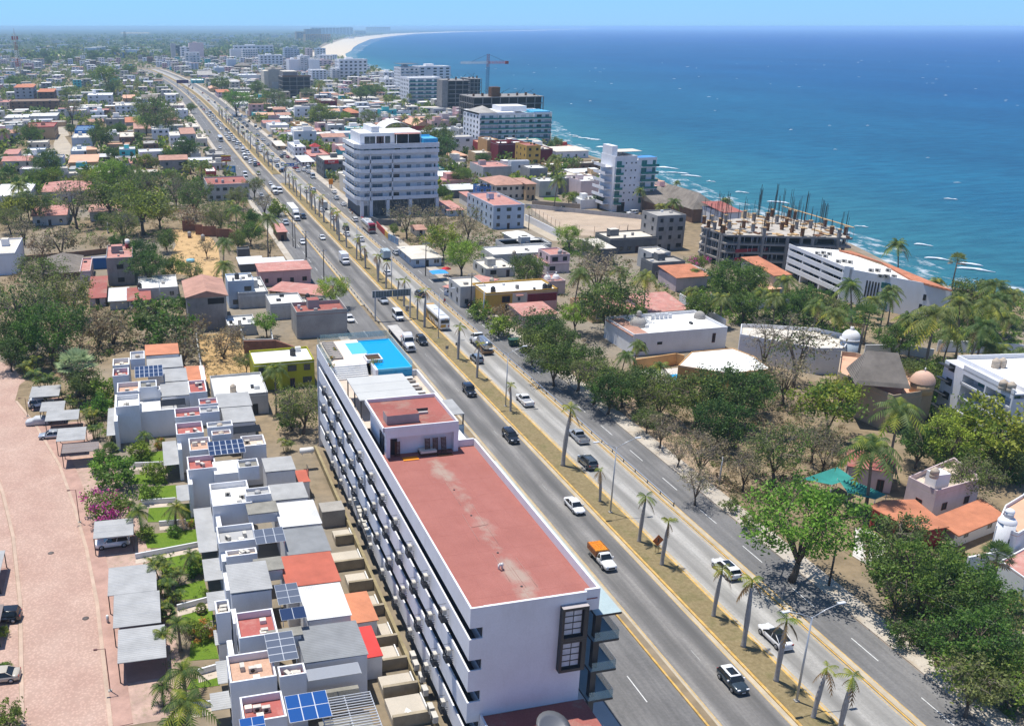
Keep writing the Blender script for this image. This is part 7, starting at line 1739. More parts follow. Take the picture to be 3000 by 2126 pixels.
ww,zz=h_['_w'],h_['_h'];MB().b(ww*.37,ww*.57,-.06,0,0,zz,WC['cream']).B('cream_front',h_);MB().b(ww*.57,ww,-.06,0,0,zz-.4,WC['pink']).B('pink_front',h_);MB().b(ww*.58,ww*.99,-.08,-.06,zz*.5,zz-.6,WC['maroon']).B('balcony_recess',h_)
_cd('window',_wc['r'],h_,(ww*.28,0,zz*.55),0,(2.2,1,1.7));_cd('door',_wc['o'],h_,(ww*.31,0,0),0,(1.3,1,2.4));_cd('garage_door',_wc['o'],h_,(ww*.46,-.06,0),0,(2.6,1,2.3));_cd('window',_wc['w'],h_,(ww*.46,-.06,zz*.58),0,(.8,1,1.1));MB().b(ww*.41,ww*.51,-.9,-.06,zz*.88,zz*.9,_hd).B('small_awning',h_)
_wa('pink shed roof over the forecourt of the ochre house','E',(1222,495),(1445,500),h=3.2,vd=425,_hb='lpink',_ib='pink',_kb='sheet',_rb=None,name='carport',cat='carport')
_wa('grey white shop with a blue base and rooftop tanks by the service road','E',(800,312),(972,330),vb=440,vd=250,_hb='lgrey',_ib='cream',_rb='d',nx=2,_nb=('c',(1010,265)))
t=_wa('low roadside shop with a pink roof and blue base','E',(690,300),(815,330),vb=350,vd=235,_hb='white',_ib='pink',_kb='sheet',_rb='o',nx=2,cat='shop',name='shop',_le=False)
X,Y=g('E',655,195,2.6);t=_fb('awning','bright blue awning on poles beside the bright round tree','awning',(X,Y,0));MB().q([(-2.4,-2,2.3),(2.4,-2,2.3),(2.4,2,2.3),(-2.4,2,2.3),(-1.2,0,3.0),(1.2,0,3.0)],[(0,1,5,4),(1,2,5),(2,3,4,5),(3,0,4)],M('blue_tarp',(.04,.30,.75),.6,.1,1)).B('cover',t);[MB().c(x,y,0,2.3,.05,_mc,6).B('pole',t)for x in(-2.3,2.3)for y in(-1.9,1.9)]
X,Y=g('E',705,175,2.4);t=_fb('parasol','red parasol behind the blue awning','parasol',(X,Y,0));MB().l([(1.5,2.2),(.8,2.6),(0,2.8)],M('red_cloth',(.5,.02,.03),.7),8).B('canopy',t);MB().c(0,0,0,2.75,.04,_mc,6).B('pole',t)
_wa('ochre house with a red roof under the dark spreading tree','E',(1690,480),(2035,455),vb=545,vd=385,_hb='lochre',_ib='pink',_rb='w',nx=4)
_wa('low house with a long red shed roof and a dark window band','E',(2070,470),(2330,470),vb=545,vd=385,_hb='white',_ib='pink',_kb='shed',_rb='o',nx=4)
_g('long white boundary wall running down to the villa garden','F',[(-20,345),(130,430),(285,520)],3.0,_kc,.3);_g('white garden wall with a gap below the palms','F',[(190,350),(420,395),(640,385),(720,380)],2.4,_kc,.3)
_wa('ochre yellow wall house behind the garden wall','F',(560,318),(655,318),vb=370,vd=285,_hb='ochre',_ib='oran',_kb='sheet',_rb=None)
_wa('house with an orange tiled roof below the grey block building','F',(-40,240),(170,285),h=4,vd=185,_hb='lpink',_ib='tile',_kb='shed',_rb=None)
_wa('small white house beside the orange tiled roof','F',(110,225),(200,225),vb=265,vd=165,_hb='white',_ib='oran',_rb='o',nx=1)
_wa('small roof of pale cloth at the foot of the construction','F',(480,235),(575,240),h=4,vd=205,_hb='lpink',_ib='cream',_kb='sheet',_rb=None)
_wa('orange tiled pavilion beside the white condominium','F',(615,225),(720,230),h=5.5,vd=140,_hb='cream',_ib='tile',_kb='shed',_rb=None,cat='pavilion',name='pavilion')
_wa('wide thatched beach roof right of the white tower','b4',(1930,905),(2240,880),h=4.5,vd=720,_hb='brown',_ib='thatch',_kb='gx',_rb=None,cat='palapa',name='palapa',_qb=4)
_wa('large grey thatched roof behind the construction site by the surf','c1',(140,290),(480,280),h=5,vd=70,_hb='brown',_ib='thatch',_kb='hip',_rb=None,cat='palapa',name='palapa',_qb=5)
_wa('faded red roof between the rebar columns and the beach','c1',(545,335),(790,390),h=6,vd=245,_hb='white',_ib='red',_kb='shed',_rb=None)
_wa('pink beach house beside the wide thatched roof','b4',(1990,700),(2150,690),h=5,vd=650,_hb='lpink',_ib='oran',_rb='o',nx=3)
h_=_wa('white villa with a grey dome, arched window and roof terraces','N',(1857,988),(2131,968),vb=1043,vd=936,_hb='white',_ib='white',_rb=None,_sb=.7)
ww,zz,dd_=h_['_w'],h_['_h'],h_['_d']
MB().c(ww*.22,dd_*.55,zz,zz+.5,1.9,_oc,16).d(ww*.22,dd_*.55,zz+.5,1.9,_oc,16,5,.9).c(ww*.22,dd_*.55,zz+2.1,zz+3.0,.55,_oc,10).d(ww*.22,dd_*.55,zz+3.0,.6,_oc,10).B('dome',h_)
MB().d(ww*.95,dd_*.7,zz+.4,1.3,_oc,14).c(ww*.95,dd_*.7,zz,zz+.4,1.3,_oc,14).B('dome',h_)
MB().b(-.3,ww*.18,.2,dd_*.95,zz+.05,zz+.3,TILEP).B('tiled_roof',h_);mb=MB();[mb.b(ww*.45+i*1.1,ww*.45+.8+i*1.1,dd_*.8,dd_*.8+.3,zz,zz+1.0+.5*sin(i*.8),_kc)for i in range(5)];mb.B('roof_gable',h_)
mb=MB();x0=ww*.10;arch=[(x0+.9*cos(a),2.2+.9*sin(a))for a in[i*pi/8 for i in range(9)]]+[(x0-.9,.9),(x0+.9,.9)];mb.q([(x,-.04,z)for x,z in arch],[tuple(range(len(arch)))[::-1]],_zd);mb.B('arched_window',h_)
_cd('window',_wc['o'],h_,(ww*.28,0,2.2),0,(1.2,1,.6));_cd('window',_wc['r'],h_,(ww*.86,0,1.6),0,(.8,1,2.2))
_va('low white flat roof behind the leafless tree','F',[(-30,830),(310,885),(600,855),(480,770),(335,715),(60,740)],h=3.6,_hb='orange',_ib='white',_sb=.15)
_g('orange garden wall below the domed villa','E',[(1965,790),(2250,748),(2300,760)],2.6,WC['orange'],.3)
X,Y=g('E',2250,915,.1);_i('villa_terrace',[(X-5,Y-2),(X+7,Y-2),(X+7,Y+6),(X-5,Y+6)],.05,PLAZA,'pale paving round the villa pool')
t=_fb('swimming_pool','small bright blue pool on the terrace of the domed villa','swimming pool',(X+1,Y+.5,.05));MB().b(-3,3,-1.5,1.6,0,.15,POOLW).B('water',t);mb=MB();_za(mb,-3.3,3.3,-1.8,1.9,0,.2,.3,_lc);mb.B('rim',t)
_va('white ruinous compound with grey roofs behind the leafless tree','F',[(385,640),(900,735),(1080,735),(1130,650),(900,600),(520,575),(390,572)],h=5,_hb='white',_ib='cream',_sb=.8)
X,Y=g('F',1120,690,5.0);t=_fb('turret','white round turret with a dome beside the palapa','turret',(X,Y,0));MB().c(0,0,0,6.2,1.9,WC['lblue'],18).B('shaft',t);MB().c(0,0,6.2,6.5,2.15,_kc,18).d(0,0,6.5,1.9,_kc,18,5).c(0,0,8.3,9.0,.4,_kc,8).B('dome',t)
h_=_va('tan walled house with a terracotta roof terrace beside the palapa','F',[(1040,900),(1410,1060),(1610,1030),(1690,975),(1440,860),(1160,770),(1060,760)],h=6.2,_hb='tan',_ib='oran',_sb=.9)
X,Y=g('F',1610,945,8);MB().c(X-h_.location.x,Y-h_.location.y,6.2,8.2,1.9,WC['lochre'],16).d(X-h_.location.x,Y-h_.location.y,8.2,2.1,M('salmon_dome',(.62,.40,.30),.8),16).c(X-h_.location.x,Y-h_.location.y,10.2,10.9,.12,_lc,6).B('dome',h_)
X,Y=g('F',1320,850,10);t=_fb('palapa','grey thatched palapa with a peaked roof on wooden posts','palapa',(X,Y,6.25),-.5)
MB().q([(-4.2,-4,2.6),(4.2,-4,2.6),(4.2,4,2.6),(-4.2,4,2.6),(-2.6,0,7),(2.6,0,7),(-4.5,-4.4,1.9),(4.5,-4.4,1.9),(4.5,4.4,1.9),(-4.5,4.4,1.9)],[(0,1,5,4),(1,2,5),(2,3,4,5),(3,0,4),(0,6,7,1),(1,7,8,2),(2,8,9,3),(3,9,6,0),(6,9,8,7)],THATCH).B('thatch',t)
for x in(-3.6,3.6):
 for y in(-3.4,3.4):MB().c(x,y,0,2.2,.16,M('palapa_post',(.5,.32,.2),.8),8).B('post',t)
h_=_wa('pink house with a red roof in front of the tan house','F',(1125,1500),(1420,1545),vb=1640,vd=1405,_hb='lpink',_ib='red',_kb='sheet',_rb='o',nx=2,_le=False)
def sail(_jb,t_,pts,z,m_):
 W=[g(t_,a,c,z)for a,c in pts];c0=(sum(p[0]for p in W)/len(W),sum(p[1]for p in W)/len(W));t=_fb('shade_sail',_jb,'shade sail',(*c0,0));mb=MB()
 L=[(x-c0[0],y-c0[1],z+.3*(i%2))for i,(x,y)in enumerate(W)];n=len(L);mb.q(L+[(0,0,z-.25)],[(i,(i+1)%n,n)for i in range(n)],m_);mb.B('cloth',t)
 for x,y,zz_ in L:MB().c(x,y,0,zz_,.05,_mc,6).B('pole',t)
SAIL=M('green_netting',(.03,.22,.19),.8,.15,.5)
sail('teal green shade cloth stretched beside the pink house','I',[(1040,-40),(1150,-10),(1370,70),(1290,115),(1110,60)],3.2,SAIL);sail('smaller green shade cloth left of the large one','F',[(800,1590),(1035,1520),(1150,1585),(1000,1640)],3.0,SAIL)
h_=_va('white house with scalloped parapets and a square roof tower','I',[(1510,-20),(1700,75),(2000,-10),(1815,-150)],vb=135,_hb='lpink',_ib='beige',_sb=.8,_rb='r')
X,Y=g('I',1700,10,h_['_h']);MB().b(X-h_.location.x-1.2,X-h_.location.x+1.2,Y-h_.location.y-1,Y-h_.location.y+1,h_['_h'],h_['_h']+2.3,_kc).B('roof_tower',h_);_ua('beige water tank on the tower of the scalloped white house','F',1690,1560,h_['_h']+2.3,'c')
GAR=_fb('garage','arched brick garage with a tiled lean-to roof','garage',(0,0,0));W=[g('I',a,c,3.3)for a,c in[(1245,150),(1345,110),(1560,105),(1790,290),(1575,325)]]
MB().p(W,3.3,3.42,TILE).B('roof',GAR);MB().p([g('I',a,c,3.3)for a,c in[(1275,150),(1350,122),(1550,115),(1760,285),(1575,312)]],0,3.3,WC['red']).B('wall',GAR)
a_,b_=Vector(g('I',1275,150,3.3)),Vector(g('I',1575,312,3.3));dd_=(b_-a_).normalized();nn=Vector((dd_.y,-dd_.x))
for k_ in(.3,.74):
 mb=MB();c_=a_.lerp(b_,k_);rr=(b_-a_).length*.18;arch=[(rr*cos(i*pi/10),1.2+1.5*sin(i*pi/10))for i in range(11)]+[(-rr,0),(rr,0)]
 mb.q([(c_.x+nn.x*.03+dd_.x*x,c_.y+nn.y*.03+dd_.y*x,z)for x,z in arch],[tuple(range(len(arch)))],_qc);mb.B('arch_opening',GAR)
h_=_va('white house with a large orange tiled roof plane','I',[(1830,335),(2145,215),(2010,105),(1700,220)],vb=430,_hb='white',_ib='tile',_sb=0,_rb='w')
W=[g('I',a,c,h_['_h']+.25)for a,c in[(1855,345),(2175,212),(2005,92),(1675,222)]];MB().p([(x-h_.location.x,y-h_.location.y)for x,y in W],h_['_h']+.02,h_['_h']+.2,TILE).B('tiled_roof',h_)
h_=_va('white house with a round stair turret at the right picture edge','I',[(2100,300),(2250,350),(2420,250),(2292,80),(2160,160)],h=6,_hb='white',_ib='oran',_sb=.5,_rb='d')
X,Y=g('I',2190,215,8);t=_fb('turret','white round stair turret with a stepped dome at the tiled house','turret',(X,Y,0));MB().c(0,0,0,7.2,1.1,_kc,18).B('shaft',t);MB().d(0,0,7.2,1.15,_kc,18,4,.7).c(0,0,7.9,8.7,.55,_kc,14).d(0,0,8.7,.6,_kc,14,4,.7).B('dome',t)
_va('flat faded pink roof at the right picture edge','I',[(2130,520),(2300,640),(2420,560),(2300,430)],h=4,_hb='white',_ib='pink',_sb=.2)
_g('white garden wall behind the slender palm','I',[(1925,490),(2292,420)],3.2,_kc,.25)
_g('white boundary wall below the condominium lawn','F',[(1720,660),(2000,670),(2292,690)],2.6,_kc,.3);_g('picket like white wall with dark bars before the condominium','F',[(1230,690),(1480,690),(1690,720)],2.2,_kc,.25)
_i('lawn',[g('F',1735,650),g('F',1745,545),g('F',1880,570),g('F',1870,655)],.04,_yd['lawn'],'bright lawn beside the condominium');_i('lawn',[g('b4',420,850),g('b4',435,785),g('b4',600,800),g('b4',680,880)],.04,_yd['lawn'],'green lawn under the tall palms')
TEAL=_v('teal_glass_rail',(.02,.17,.15),.12,.6);RUST=M('formwork',(.16,.075,.035),.9,.25,1);PLANK=M('planks',(.50,.33,.16),.85,.2,1);DCONC=M('raw_concrete',(.25,.235,.22),.9,.18,.4)
def _c(t,p1,p2,vb=None,vd=None,h=None,d=None,_le=True):
 u1,v1=px(t,*p1);u2,v2=px(t,*p2)
 if vb is not None:h=_h(u1,v1,px(t,0,vb)[1])
 A=Vector(P(u1,v1,h));B_=Vector(P(u2,v2,h));e=B_-A;ang=atan2(e.y,e.x);w_=e.length
 if _le:
  ang=0;lo,hi=.5,400.0
  for _ in range(40):
   m_=(lo+hi)/2
   if Q(A.x+m_,A.y,h)[0]<u2:lo=m_
   else:hi=m_
  w_=lo
 VIS.append((A.x,A.x+w_,A.y,h))
 n=Vector((-sin(ang),cos(ang)))
 if d is None:
  tv=px(t,0,vd)[1];lo,hi=.5,300.0
  for _ in range(40):
   m_=(lo+hi)/2;q_=A+n*m_
   if Q(q_.x,q_.y,h)[1]>tv:lo=m_
   else:hi=m_
  d=max(4,min(lo,30))
 return A,ang,w_,d,h
def _d(_jb,t,p1,p2,vb=None,vd=None,h=None,d=None,_hb='white',_bc=None,_cc='bands',_dc=None,cat='apartment block',name='apartment_building',_gc=None,_fc=None,_ec=True,_le=True,z0=0):
 A,ang,w_,d,h=_c(t,p1,p2,vb,vd,h,d,_le);fl=_bc or max(2,round(h/3.3));sh=h/fl;W=WC[_hb];g_=_dc or _ed
 r=_fb(name,_jb,cat,(A.x,A.y,0),ang);ins=min(1.4,d*.12)if _cc in('bands','glass')else 0
 MB().b(0,w_,ins,d,0,h,W,RC['white' if _hb=='white' else 'cream']).B('wall',r);mb=MB();_za(mb,0,w_,0 if not ins else .0,d,h,h+.9,.25,W);mb.B('parapet',r)
 if _cc in('bands','glass'):
  for i in range(fl):
   mb=MB();mb.b(0,w_,0,ins-.01,i*sh,i*sh+.25,W)
   (mb.b(0,w_,0,.14,i*sh+.25,i*sh+1.15,W)if not _gc else mb.b(0,w_,0,.1,i*sh+.25,i*sh+1.2,_gc));mb.B('balcony',r)
   k=_fc or max(2,int(w_/5))
   for j in range(k):
    ww=w_/k*(.72 if _cc=='glass' else HR.U(.35,.62));_cd('window',_wc['b' if _cc=='glass' else HR.choice('bbcd')],r,((j+.5)*w_/k+HR.U(-.3,.3),ins,i*sh+.35),0,(ww,1,sh*.72))
  mb=MB();k=max(2,int(w_/11))
  for j in range(k+1):x=min(w_-.3,j*w_/k);mb.b(x,x+.3,0,ins-.02,0,h,W)
  mb.B('column',r)
 else:
  k=_fc or max(2,int(w_/5))
  for i in range(fl):
   for j in range(k):
    if _cc=='holes' or HR.random()<.85:_cd('window',_wc['d' if _cc!='blank' else 'o'],r,((j+.5)*w_/k,0,i*sh+.8),0,(w_/k*.5,1,sh*.5))if _cc!='blank' else None
 right=A.x+w_<20 or A.x<-20;kd=max(1,int(d/6))
 if _cc!='blank':
  for i in range(fl):
   for j in range(kd):_cd('window',_wc['d'],r,(w_ if right else 0,ins+(j+.5)*(d-ins)/kd,i*sh+.8),pi/2 if right else-pi/2,(min(2,d/kd*.5),1,sh*.5))
 if _ec:MB().b(w_*.3,w_*.55,d*.4,d*.75,h,h+3,W).B('roof_house',r)
 r['_w'],r['_h'],r['_d']=w_,h,d
 return r
A,ang,w_,d,h=_c('b3',(255,112),(1318,140),vb=1085,d=24)
t=_fb('apartment_building','white seven storey block with continuous balconies and a blue rooftop pool','apartment block',(A.x,A.y,0))
MB().b(0,w_,1.5,d,4,h-.6,_kc).b(-.9,0,3.0,d,4,h-.6,_kc).B('wall',t);gf=h*.235;sh=(h-gf)/6
for i in range(7):
 z=gf+i*sh;mb=MB();top=1.25 if i<6 else .2
 if i==6:z=h-1.5;top=1.5
 mb.b(0,w_,0,.18,z-.15,z+top,_kc);mb.p([(-1.8,3.2),(0,0),(.15,.15),(-1.6,3.3)],z-.15,z+top,_kc);mb.b(-1.8,-1.62,3.2,d,z-.15,z+top,_kc);mb.b(0,w_,.18,1.5,z-.15,z,_kc);mb.p([(-1.8,3.2),(0,0),(0,d),(-1.8,d)],z-.15,z-.01,_kc);mb.b(w_-.2,w_,.18,d,z-.15,z+top,_kc);mb.B('balcony',t)
 if i<6:
  for(x,ww,k_)in[(.09,.055,'b'),(.22,.13,'b'),(.40,.05,'b'),(.47,.07,'d'),(.62,.055,'b'),(.75,.045,'c'),(.87,.085,'b'),(.955,.018,'d')]:
   if HR.random()<.93:_cd('window',_wc[k_ if HR.random()<.7 else 'b'],t,((x+HR.U(-.01,.01))*w_,1.5,z+.2),0,(ww*w_,1,sh*.62))
  for j in range(4):_cd('window',_wc['b'],t,(-.9,4.5+j*4.6,z+.2),-pi/2,(3.4,1,sh*.62))
for x in(.12,.40):
 MB().b(x*w_,x*w_+.35,.0,1.5,gf,h-sh,_kc).B('column',t)
for x in(0,.115,.33,.62,.97):MB().b(x*w_,x*w_+1.2,0,1.2,0,gf,_kc).B('pillar',t)
SHOPG=M('shop_front',(.06,.07,.075),.35,.5,.6,_ub=(.30,.31,.3),_vb=.6)
for x0,x1 in((.15,.32),(.365,.61),(.66,.96)):MB().b(x0*w_,x1*w_,1.1,1.5,.3,gf-.4,SHOPG).B('shop_window',t)
MB().b(0,w_,1.4,d,0,4,WC['dgrey']).B('ground_floor',t)
MB().b(w_*.04,w_*.82,6,d-1,h-.6,h+3.4,_kc,RC['white']).b(w_*.2,w_*.3,8,d-2,h+3.4,h+5.6,_kc).B('roof_house',t)
for x,k_ in((.13,'d'),(.2,'d'),(.28,'r'),(.31,'r'),(.39,'d')):_cd('window',_wc[k_],t,(x*w_,6,h-.4),0,(2.0,1,2.6))
MB().b(w_*.47,w_*.80,3.2,10,h+3.0,h+3.2,_hd).b(w_*.48,w_*.485,3.4,3.7,h-.5,h+3,_kc).b(w_*.63,w_*.635,3.4,3.7,h-.5,h+3,_kc).b(w_*.79,w_*.795,3.4,3.7,h-.5,h+3,_kc).b(w_*.48,w_*.8,5.8,6,h-.5,h+2.8,_qc).B('canopy',t)
MB().b(w_*.80,w_*.985,.6,10,h-.4,h+1.5,_v('pool_blue',(.03,.33,.62),.3),POOLS).b(w_*.82,w_*.97,10,10.4,h+1.5,h+2.0,_v('pool_blue',(.03,.33,.62))).B('rooftop_pool',t)
t=_d('white beach hotel with green glass balconies on seven floors','B',(932,775),(1415,792),vb=1012,vd=716,_bc=7,_gc=TEAL,_fc=9,_ec=False,cat='hotel',name='hotel_building');w_,h,d=t['_w'],t['_h'],t['_d']
MB().q([(-.5,1,h+1.2),(w_*.25,1,h+1.2),(w_*.25,d*.8,h+1.2),(-.5,d*.8,h+1.2),(w_*.12,d*.4,h+4.5)],[(0,1,4),(1,2,4),(2,3,4),(3,0,4)],_oc).B('pyramid_roof',t);MB().b(0,w_*.5,2,d,h,h+1.2,_kc).b(w_*.36,w_*.72,d*.3,d*.8,h+.9,h+4,_kc).B('roof_house',t);MB().b(w_*.75,w_*.98,1,d*.6,h,h+1.4,POOLS).B('rooftop_pool',t)
t=_wa('maroon blank walled building before the green balcony hotel','B',(1055,972),(1242,975),vb=1090,vd=955,_hb='maroon',_ib='white',_rb=None,_sb=.8);_wa('lower maroon wing stepping down to the sea','B',(1242,1010),(1420,1075),vb=1120,d=14,_hb='maroon',_ib='cream',_rb=None)
_wa('ochre and tan tower part of the maroon building','B',(980,945),(1056,935),vb=1070,vd=925,_hb='orange',_ib='cream',_rb=None,_nb=('g',(1000,935)));_wa('bright red front left of the ochre tower part','B',(922,962),(982,950),vb=1035,vd=945,_hb='red',_ib='oran',_rb=None);_wa('ochre roof rooms behind the maroon wall','B',(1245,985),(1340,975),h=12,vd=962,_hb='ochre',_ib='red',_rb='o',nx=2)
A,ang,w_,d,h=_c('b4',(1388,325),(1948,345),vb=1012,d=12)
t=_fb('apartment_building','slim white seven storey tower with teal balconies beside the pitch','apartment block',(A.x,A.y,0));MB().b(0,w_,0,d,0,h,_kc).B('wall',t);sh=h*.87/6
for i in range(1,7):
 z=i*sh
 for x0,x1 in((.01,.19),(.62,1.03)):
  if i==1 and x0>.5:continue
  mb=MB();mb.b(x0*w_,x1*w_,-1.3,-.01,z-.2,z,_kc);mb.b(x0*w_,x1*w_,-1.3,-1.22,z,z+.9,TEAL);mb.B('balcony',t)
 _cd('window',_wc['g'],t,(.10*w_,0,z+.1),0,(.12*w_,1,2.2));_cd('window',_wc['g'],t,(.70*w_,0,z+.1),0,(.13*w_,1,2.2));_cd('window',_wc['g'],t,(.94*w_,0,z+.1),0,(.07*w_,1,2.2))
 for x in(.27,.40,.50):_cd('window',_wc['o'],t,(x*w_,0,z+1.2),0,(.5,1,.6))
 mb=MB();mb.b(-3,-.01,2,d,z-.25,z,_kc);mb.b(-3,-2.9,2,d,z,z+.9,_kc);mb.B('rear_balcony',t)
_cd('door',_wc['r'],t,(.22*w_,0,0),0,(3.2,1,3.6));mb=MB();_za(mb,0,w_*.52,0,d,h,h+1.6,.2,_kc);mb.b(w_*.02,w_*.15,4,d,h,h+5,_kc);mb.b(w_*.15,w_*.75,4,d,h+2.6,h+2.8,RC['cream']);mb.B('roof_house',t);MB().b(w_*.55,w_,-.05,d*.5,h-.2,h+.8,_kc,_v('pool_blue2',(.05,.25,.55),.1)).B('rooftop_pool',t)
pts=[('F',712,28),('F',1085,182),('F',1245,240),('F',1545,255),('F',1812,322),('F',1480,190),('F',1190,85),('F',1050,52)]
h=_h(*px('F',1085,182),px('F',0,395)[1]);W=[Vector(g(*p,h))for p in pts];c0=W[1]
t=_fb('apartment_building','long white condominium with open balconies and a clay tile roof edge by the beach','apartment block',(c0.x,c0.y,0));L=[p-c0 for p in W]
dd=(L[1]-L[0]).normalized();nn=Vector((-dd.y,dd.x));ln=(L[1]-L[0]).length;sh=h/4;rz=atan2(dd.y,dd.x)
e2=(L[4]-L[1]).normalized();n2=Vector((-e2.y,e2.x));ln2=(L[4]-L[1]).length
def lp(a,b):return(L[0]+dd*a+nn*b)
MB().p([(p.x,p.y)for p in(lp(.3,2.3),lp(ln-.1,2.3),L[1]+e2*2.5+n2*.2,L[4]+n2*.1,L[7])],0,h-.1,_kc,_lc).B('wall',t)
for i in range(4):
 z=(i+1)*sh;q_=[lp(0,0),lp(ln,0),lp(ln,.2),lp(0,.2)];mb=MB();mb.p([(p.x,p.y)for p in q_],z-.3,z+(1.0 if i<3 else .7),_kc);q_=[lp(0,.2),lp(ln,.2),lp(ln,2.3),lp(0,2.3)];mb.p([(p.x,p.y)for p in q_],z-.3,z-.12,_kc);mb.B('balcony',t)
for a in(0,.28,.62,.97):
 p=lp(a*ln,.05);o=MB().b(0,.5,0,2.25,0,h-.35,_kc).B('pillar',t,(p.x,p.y,0));o.rotation_euler=(0,0,rz)
for i in range(4):
 for a in(.07,.16,.25,.35,.44,.53,.68,.77,.86):p=lp(a*ln,2.3);_cd('window',_wc['d'],t,(p.x,p.y,i*sh+.1),rz,(ln*.075,1,sh*.8))
mb=MB();q_=[L[1],L[1]+e2*2.2-nn*0,L[1]+e2*2.2+n2*.6,L[1]+n2*.6];mb.p([(p.x,p.y)for p in q_],0,h+.9,_kc);mb.B('corner_tower',t)
q_=[L[1]+e2*1.5,L[4]-e2*.3,L[4]-e2*.3+n2*.2,L[1]+e2*1.5+n2*.2];MB().p([(p.x,p.y)for p in q_],h*.0,h+.35,_kc).B('end_wall',t)
W2=[Vector(g(*p,h+.3))-c0 for p in(('F',1812,325),('F',1545,258),('F',1330,135),('F',1200,95),('F',1050,55),('F',1130,60),('F',1450,175))]
MB().p([(p.x,p.y)for p in W2],h-.05,h+.35,TILE).B('tiled_roof',t)
for i in range(5):
 p=L[1]+e2*(ln2*.24+i*.75)-n2*.03;_cd('window',_wc['o'],t,(p.x,p.y,h*.3),atan2(e2.y,e2.x),(.35,1,h*.5))
for k_,z,ww in((.42,.66,2.4),(.44,.3,2.6),(.43,.05,2.0),(.78,.55,.7),(.76,.25,.7)):p=L[1]+e2*(ln2*k_)-n2*.03;_cd('window',_wc['g' if ww>1 else 'o'],t,(p.x,p.y,h*z),atan2(e2.y,e2.x),(ww,1,1.5))
for(a,c)in[(905,75),(945,72),(985,80),(920,92),(960,95),(1045,130),(1085,128),(1125,135),(1265,190),(1310,190),(1380,190),(1420,232),(1370,230),(1330,228)]:
 p=Vector(g('F',a,c,h+.3))-c0;_cd('ac_unit',AC,t,(p.x,p.y,h-.08),.5,1.2)
A,ang,w_,d,h=_c('F',(1765,790),(2222,1022),vb=1150,d=15,_le=False)
t=_fb('apartment_building','white three storey block with deep balconies and dark awnings at the right edge','apartment block',(A.x,A.y,0),ang);sh=h/4
MB().b(0,w_,2.2,d+8,0,h,_kc,_lc).B('wall',t);MB().b(0,w_*.28,0,2.2,0,h,_kc).B('stair_bay',t);mb=MB();_za(mb,0,w_,2.2,d+8,h,h+.8,.25,_kc);mb.B('parapet',t)
for i in range(5):
 z=i*sh;mb=MB();mb.b(w_*.28,w_,0,2.19,max(0,z-.25),z+.05,_kc)
 if 0<i<4:mb.b(w_*.28,w_,0,.15,z-.25,z+.3,_kc)
 if i==4:mb.b(w_*.28,w_,0,.2,z-.9,z+.8,_kc)
 mb.B('balcony',t)
 if i<4:
  for x in(.42,.53,.72,.9):_cd('window',_wc['g'],t,(x*w_,2.2,z+.1),0,(w_*.09,1,sh*.72))
  _cd('window',_wc['o'],t,(w_*.12,0,z+1.2),0,(w_*.09,1,1.3));mb=MB();mb.b(-.6,w_*.16,-.9,-.01,z+sh*.72,z+sh*.76,_nc);mb.B('awning',t)
mb=MB();[mb.b(x*w_,x*w_+.35,0,2.19,0,h-.9,_kc)for x in(.28,.62,.985)];mb.B('pillar',t)
for(a,c,lab)in[(2150,970,'left of the near tank pair'),(2205,985,'right of the near tank pair'),(2100,825,'left of the far tank pair'),(2145,822,'right of the far tank pair')]:_ua('beige water tank on the white balcony block, '+lab,'F',a,c,h,'c',1.2)
pts=[(243,520),(600,632),(1250,648),(2285,675),(1960,520),(1330,372),(900,400),(300,452)]
h=_h(*px('c1',600,632),px('c1',0,1080)[1]);W=[Vector(g('c1',a,c,h))for a,c in pts];c0=sum(W,Vector((0,0)))/len(W);L=[p-c0 for p in W]
t=_fb('concrete_frame_building','unfinished concrete building with tall rebar columns and timber formwork by the sea','construction site',(c0.x,c0.y,0));P2=[(p.x,p.y)for p in L]
nf=4
for i in range(nf):z=h*(i+1)/nf;MB().p(P2,z-.55,z,DCONC,M('slab_dust',(.42,.38,.33),.9,.2,.5)).B('floor_slab',t)
def _ka(x,y,poly_):
 r_=False;n=len(poly_)
 for i in range(n):
  (x1,y1),(x2,y2)=poly_[i],poly_[(i+1)%n]
  if(y1>y)!=(y2>y)and x<(x2-x1)*(y-y1)/(y2-y1)+x1:r_=not r_
 return r_
mb=MB();mb.p([(x*.8,y*.8)for x,y in P2],0,h-.6,_qc);mb.B('shade_core',t)  # dark block stands in for shade behind the open floor edges
REBAR=M('rebar',(.045,.035,.03),.8,.1,2);xs=[p[0]for p in P2];ys=[p[1]for p in P2];cols_=[]
y=min(ys)+1.0
while y<max(ys):
 x=min(xs)+1.0
 while x<max(xs):
  if _ka(x,y,P2):cols_.append((x,y))
  x+=5.0
 y+=4.8
for i in range(len(L)):
 a,b=L[i],L[(i+1)%len(L)];k=max(1,int((b-a).length/6))
 for j in range(k):p=a.lerp(b,(j+.5)/k)*.985;cols_.append((p.x,p.y))
rg=RND(77)
for x,y in cols_[:90]:
 MB().b(x-.35,x+.35,y-.35,y+.35,0,h-.56,DCONC).B('column',t)
 r_=rg.random()
 if r_<.8:
  up=rg.choice([0,0,2.4,2.4]);mb=MB()
  if up:mb.b(x-.4,x+.4,y-.4,y+.4,h,h+up,RUST if rg.random()<.6 else DCONC);mb.b(x-.6,x+.6,y-.6,y+.6,h+up,h+up+.1,PLANK)
  top=h+rg.U(4.5,10.5)
  for k_ in range(rg.randint(3,5)):dx,dy=rg.U(-.35,.35),rg.U(-.35,.35);mb.t([(x+dx,y+dy,h),(x+dx*1.2+rg.U(-.1,.1),y+dy,top+rg.U(-2.5,.5))],.05,REBAR,4,smooth=False)
  mb.B('rebar_column',t)
mb=MB()
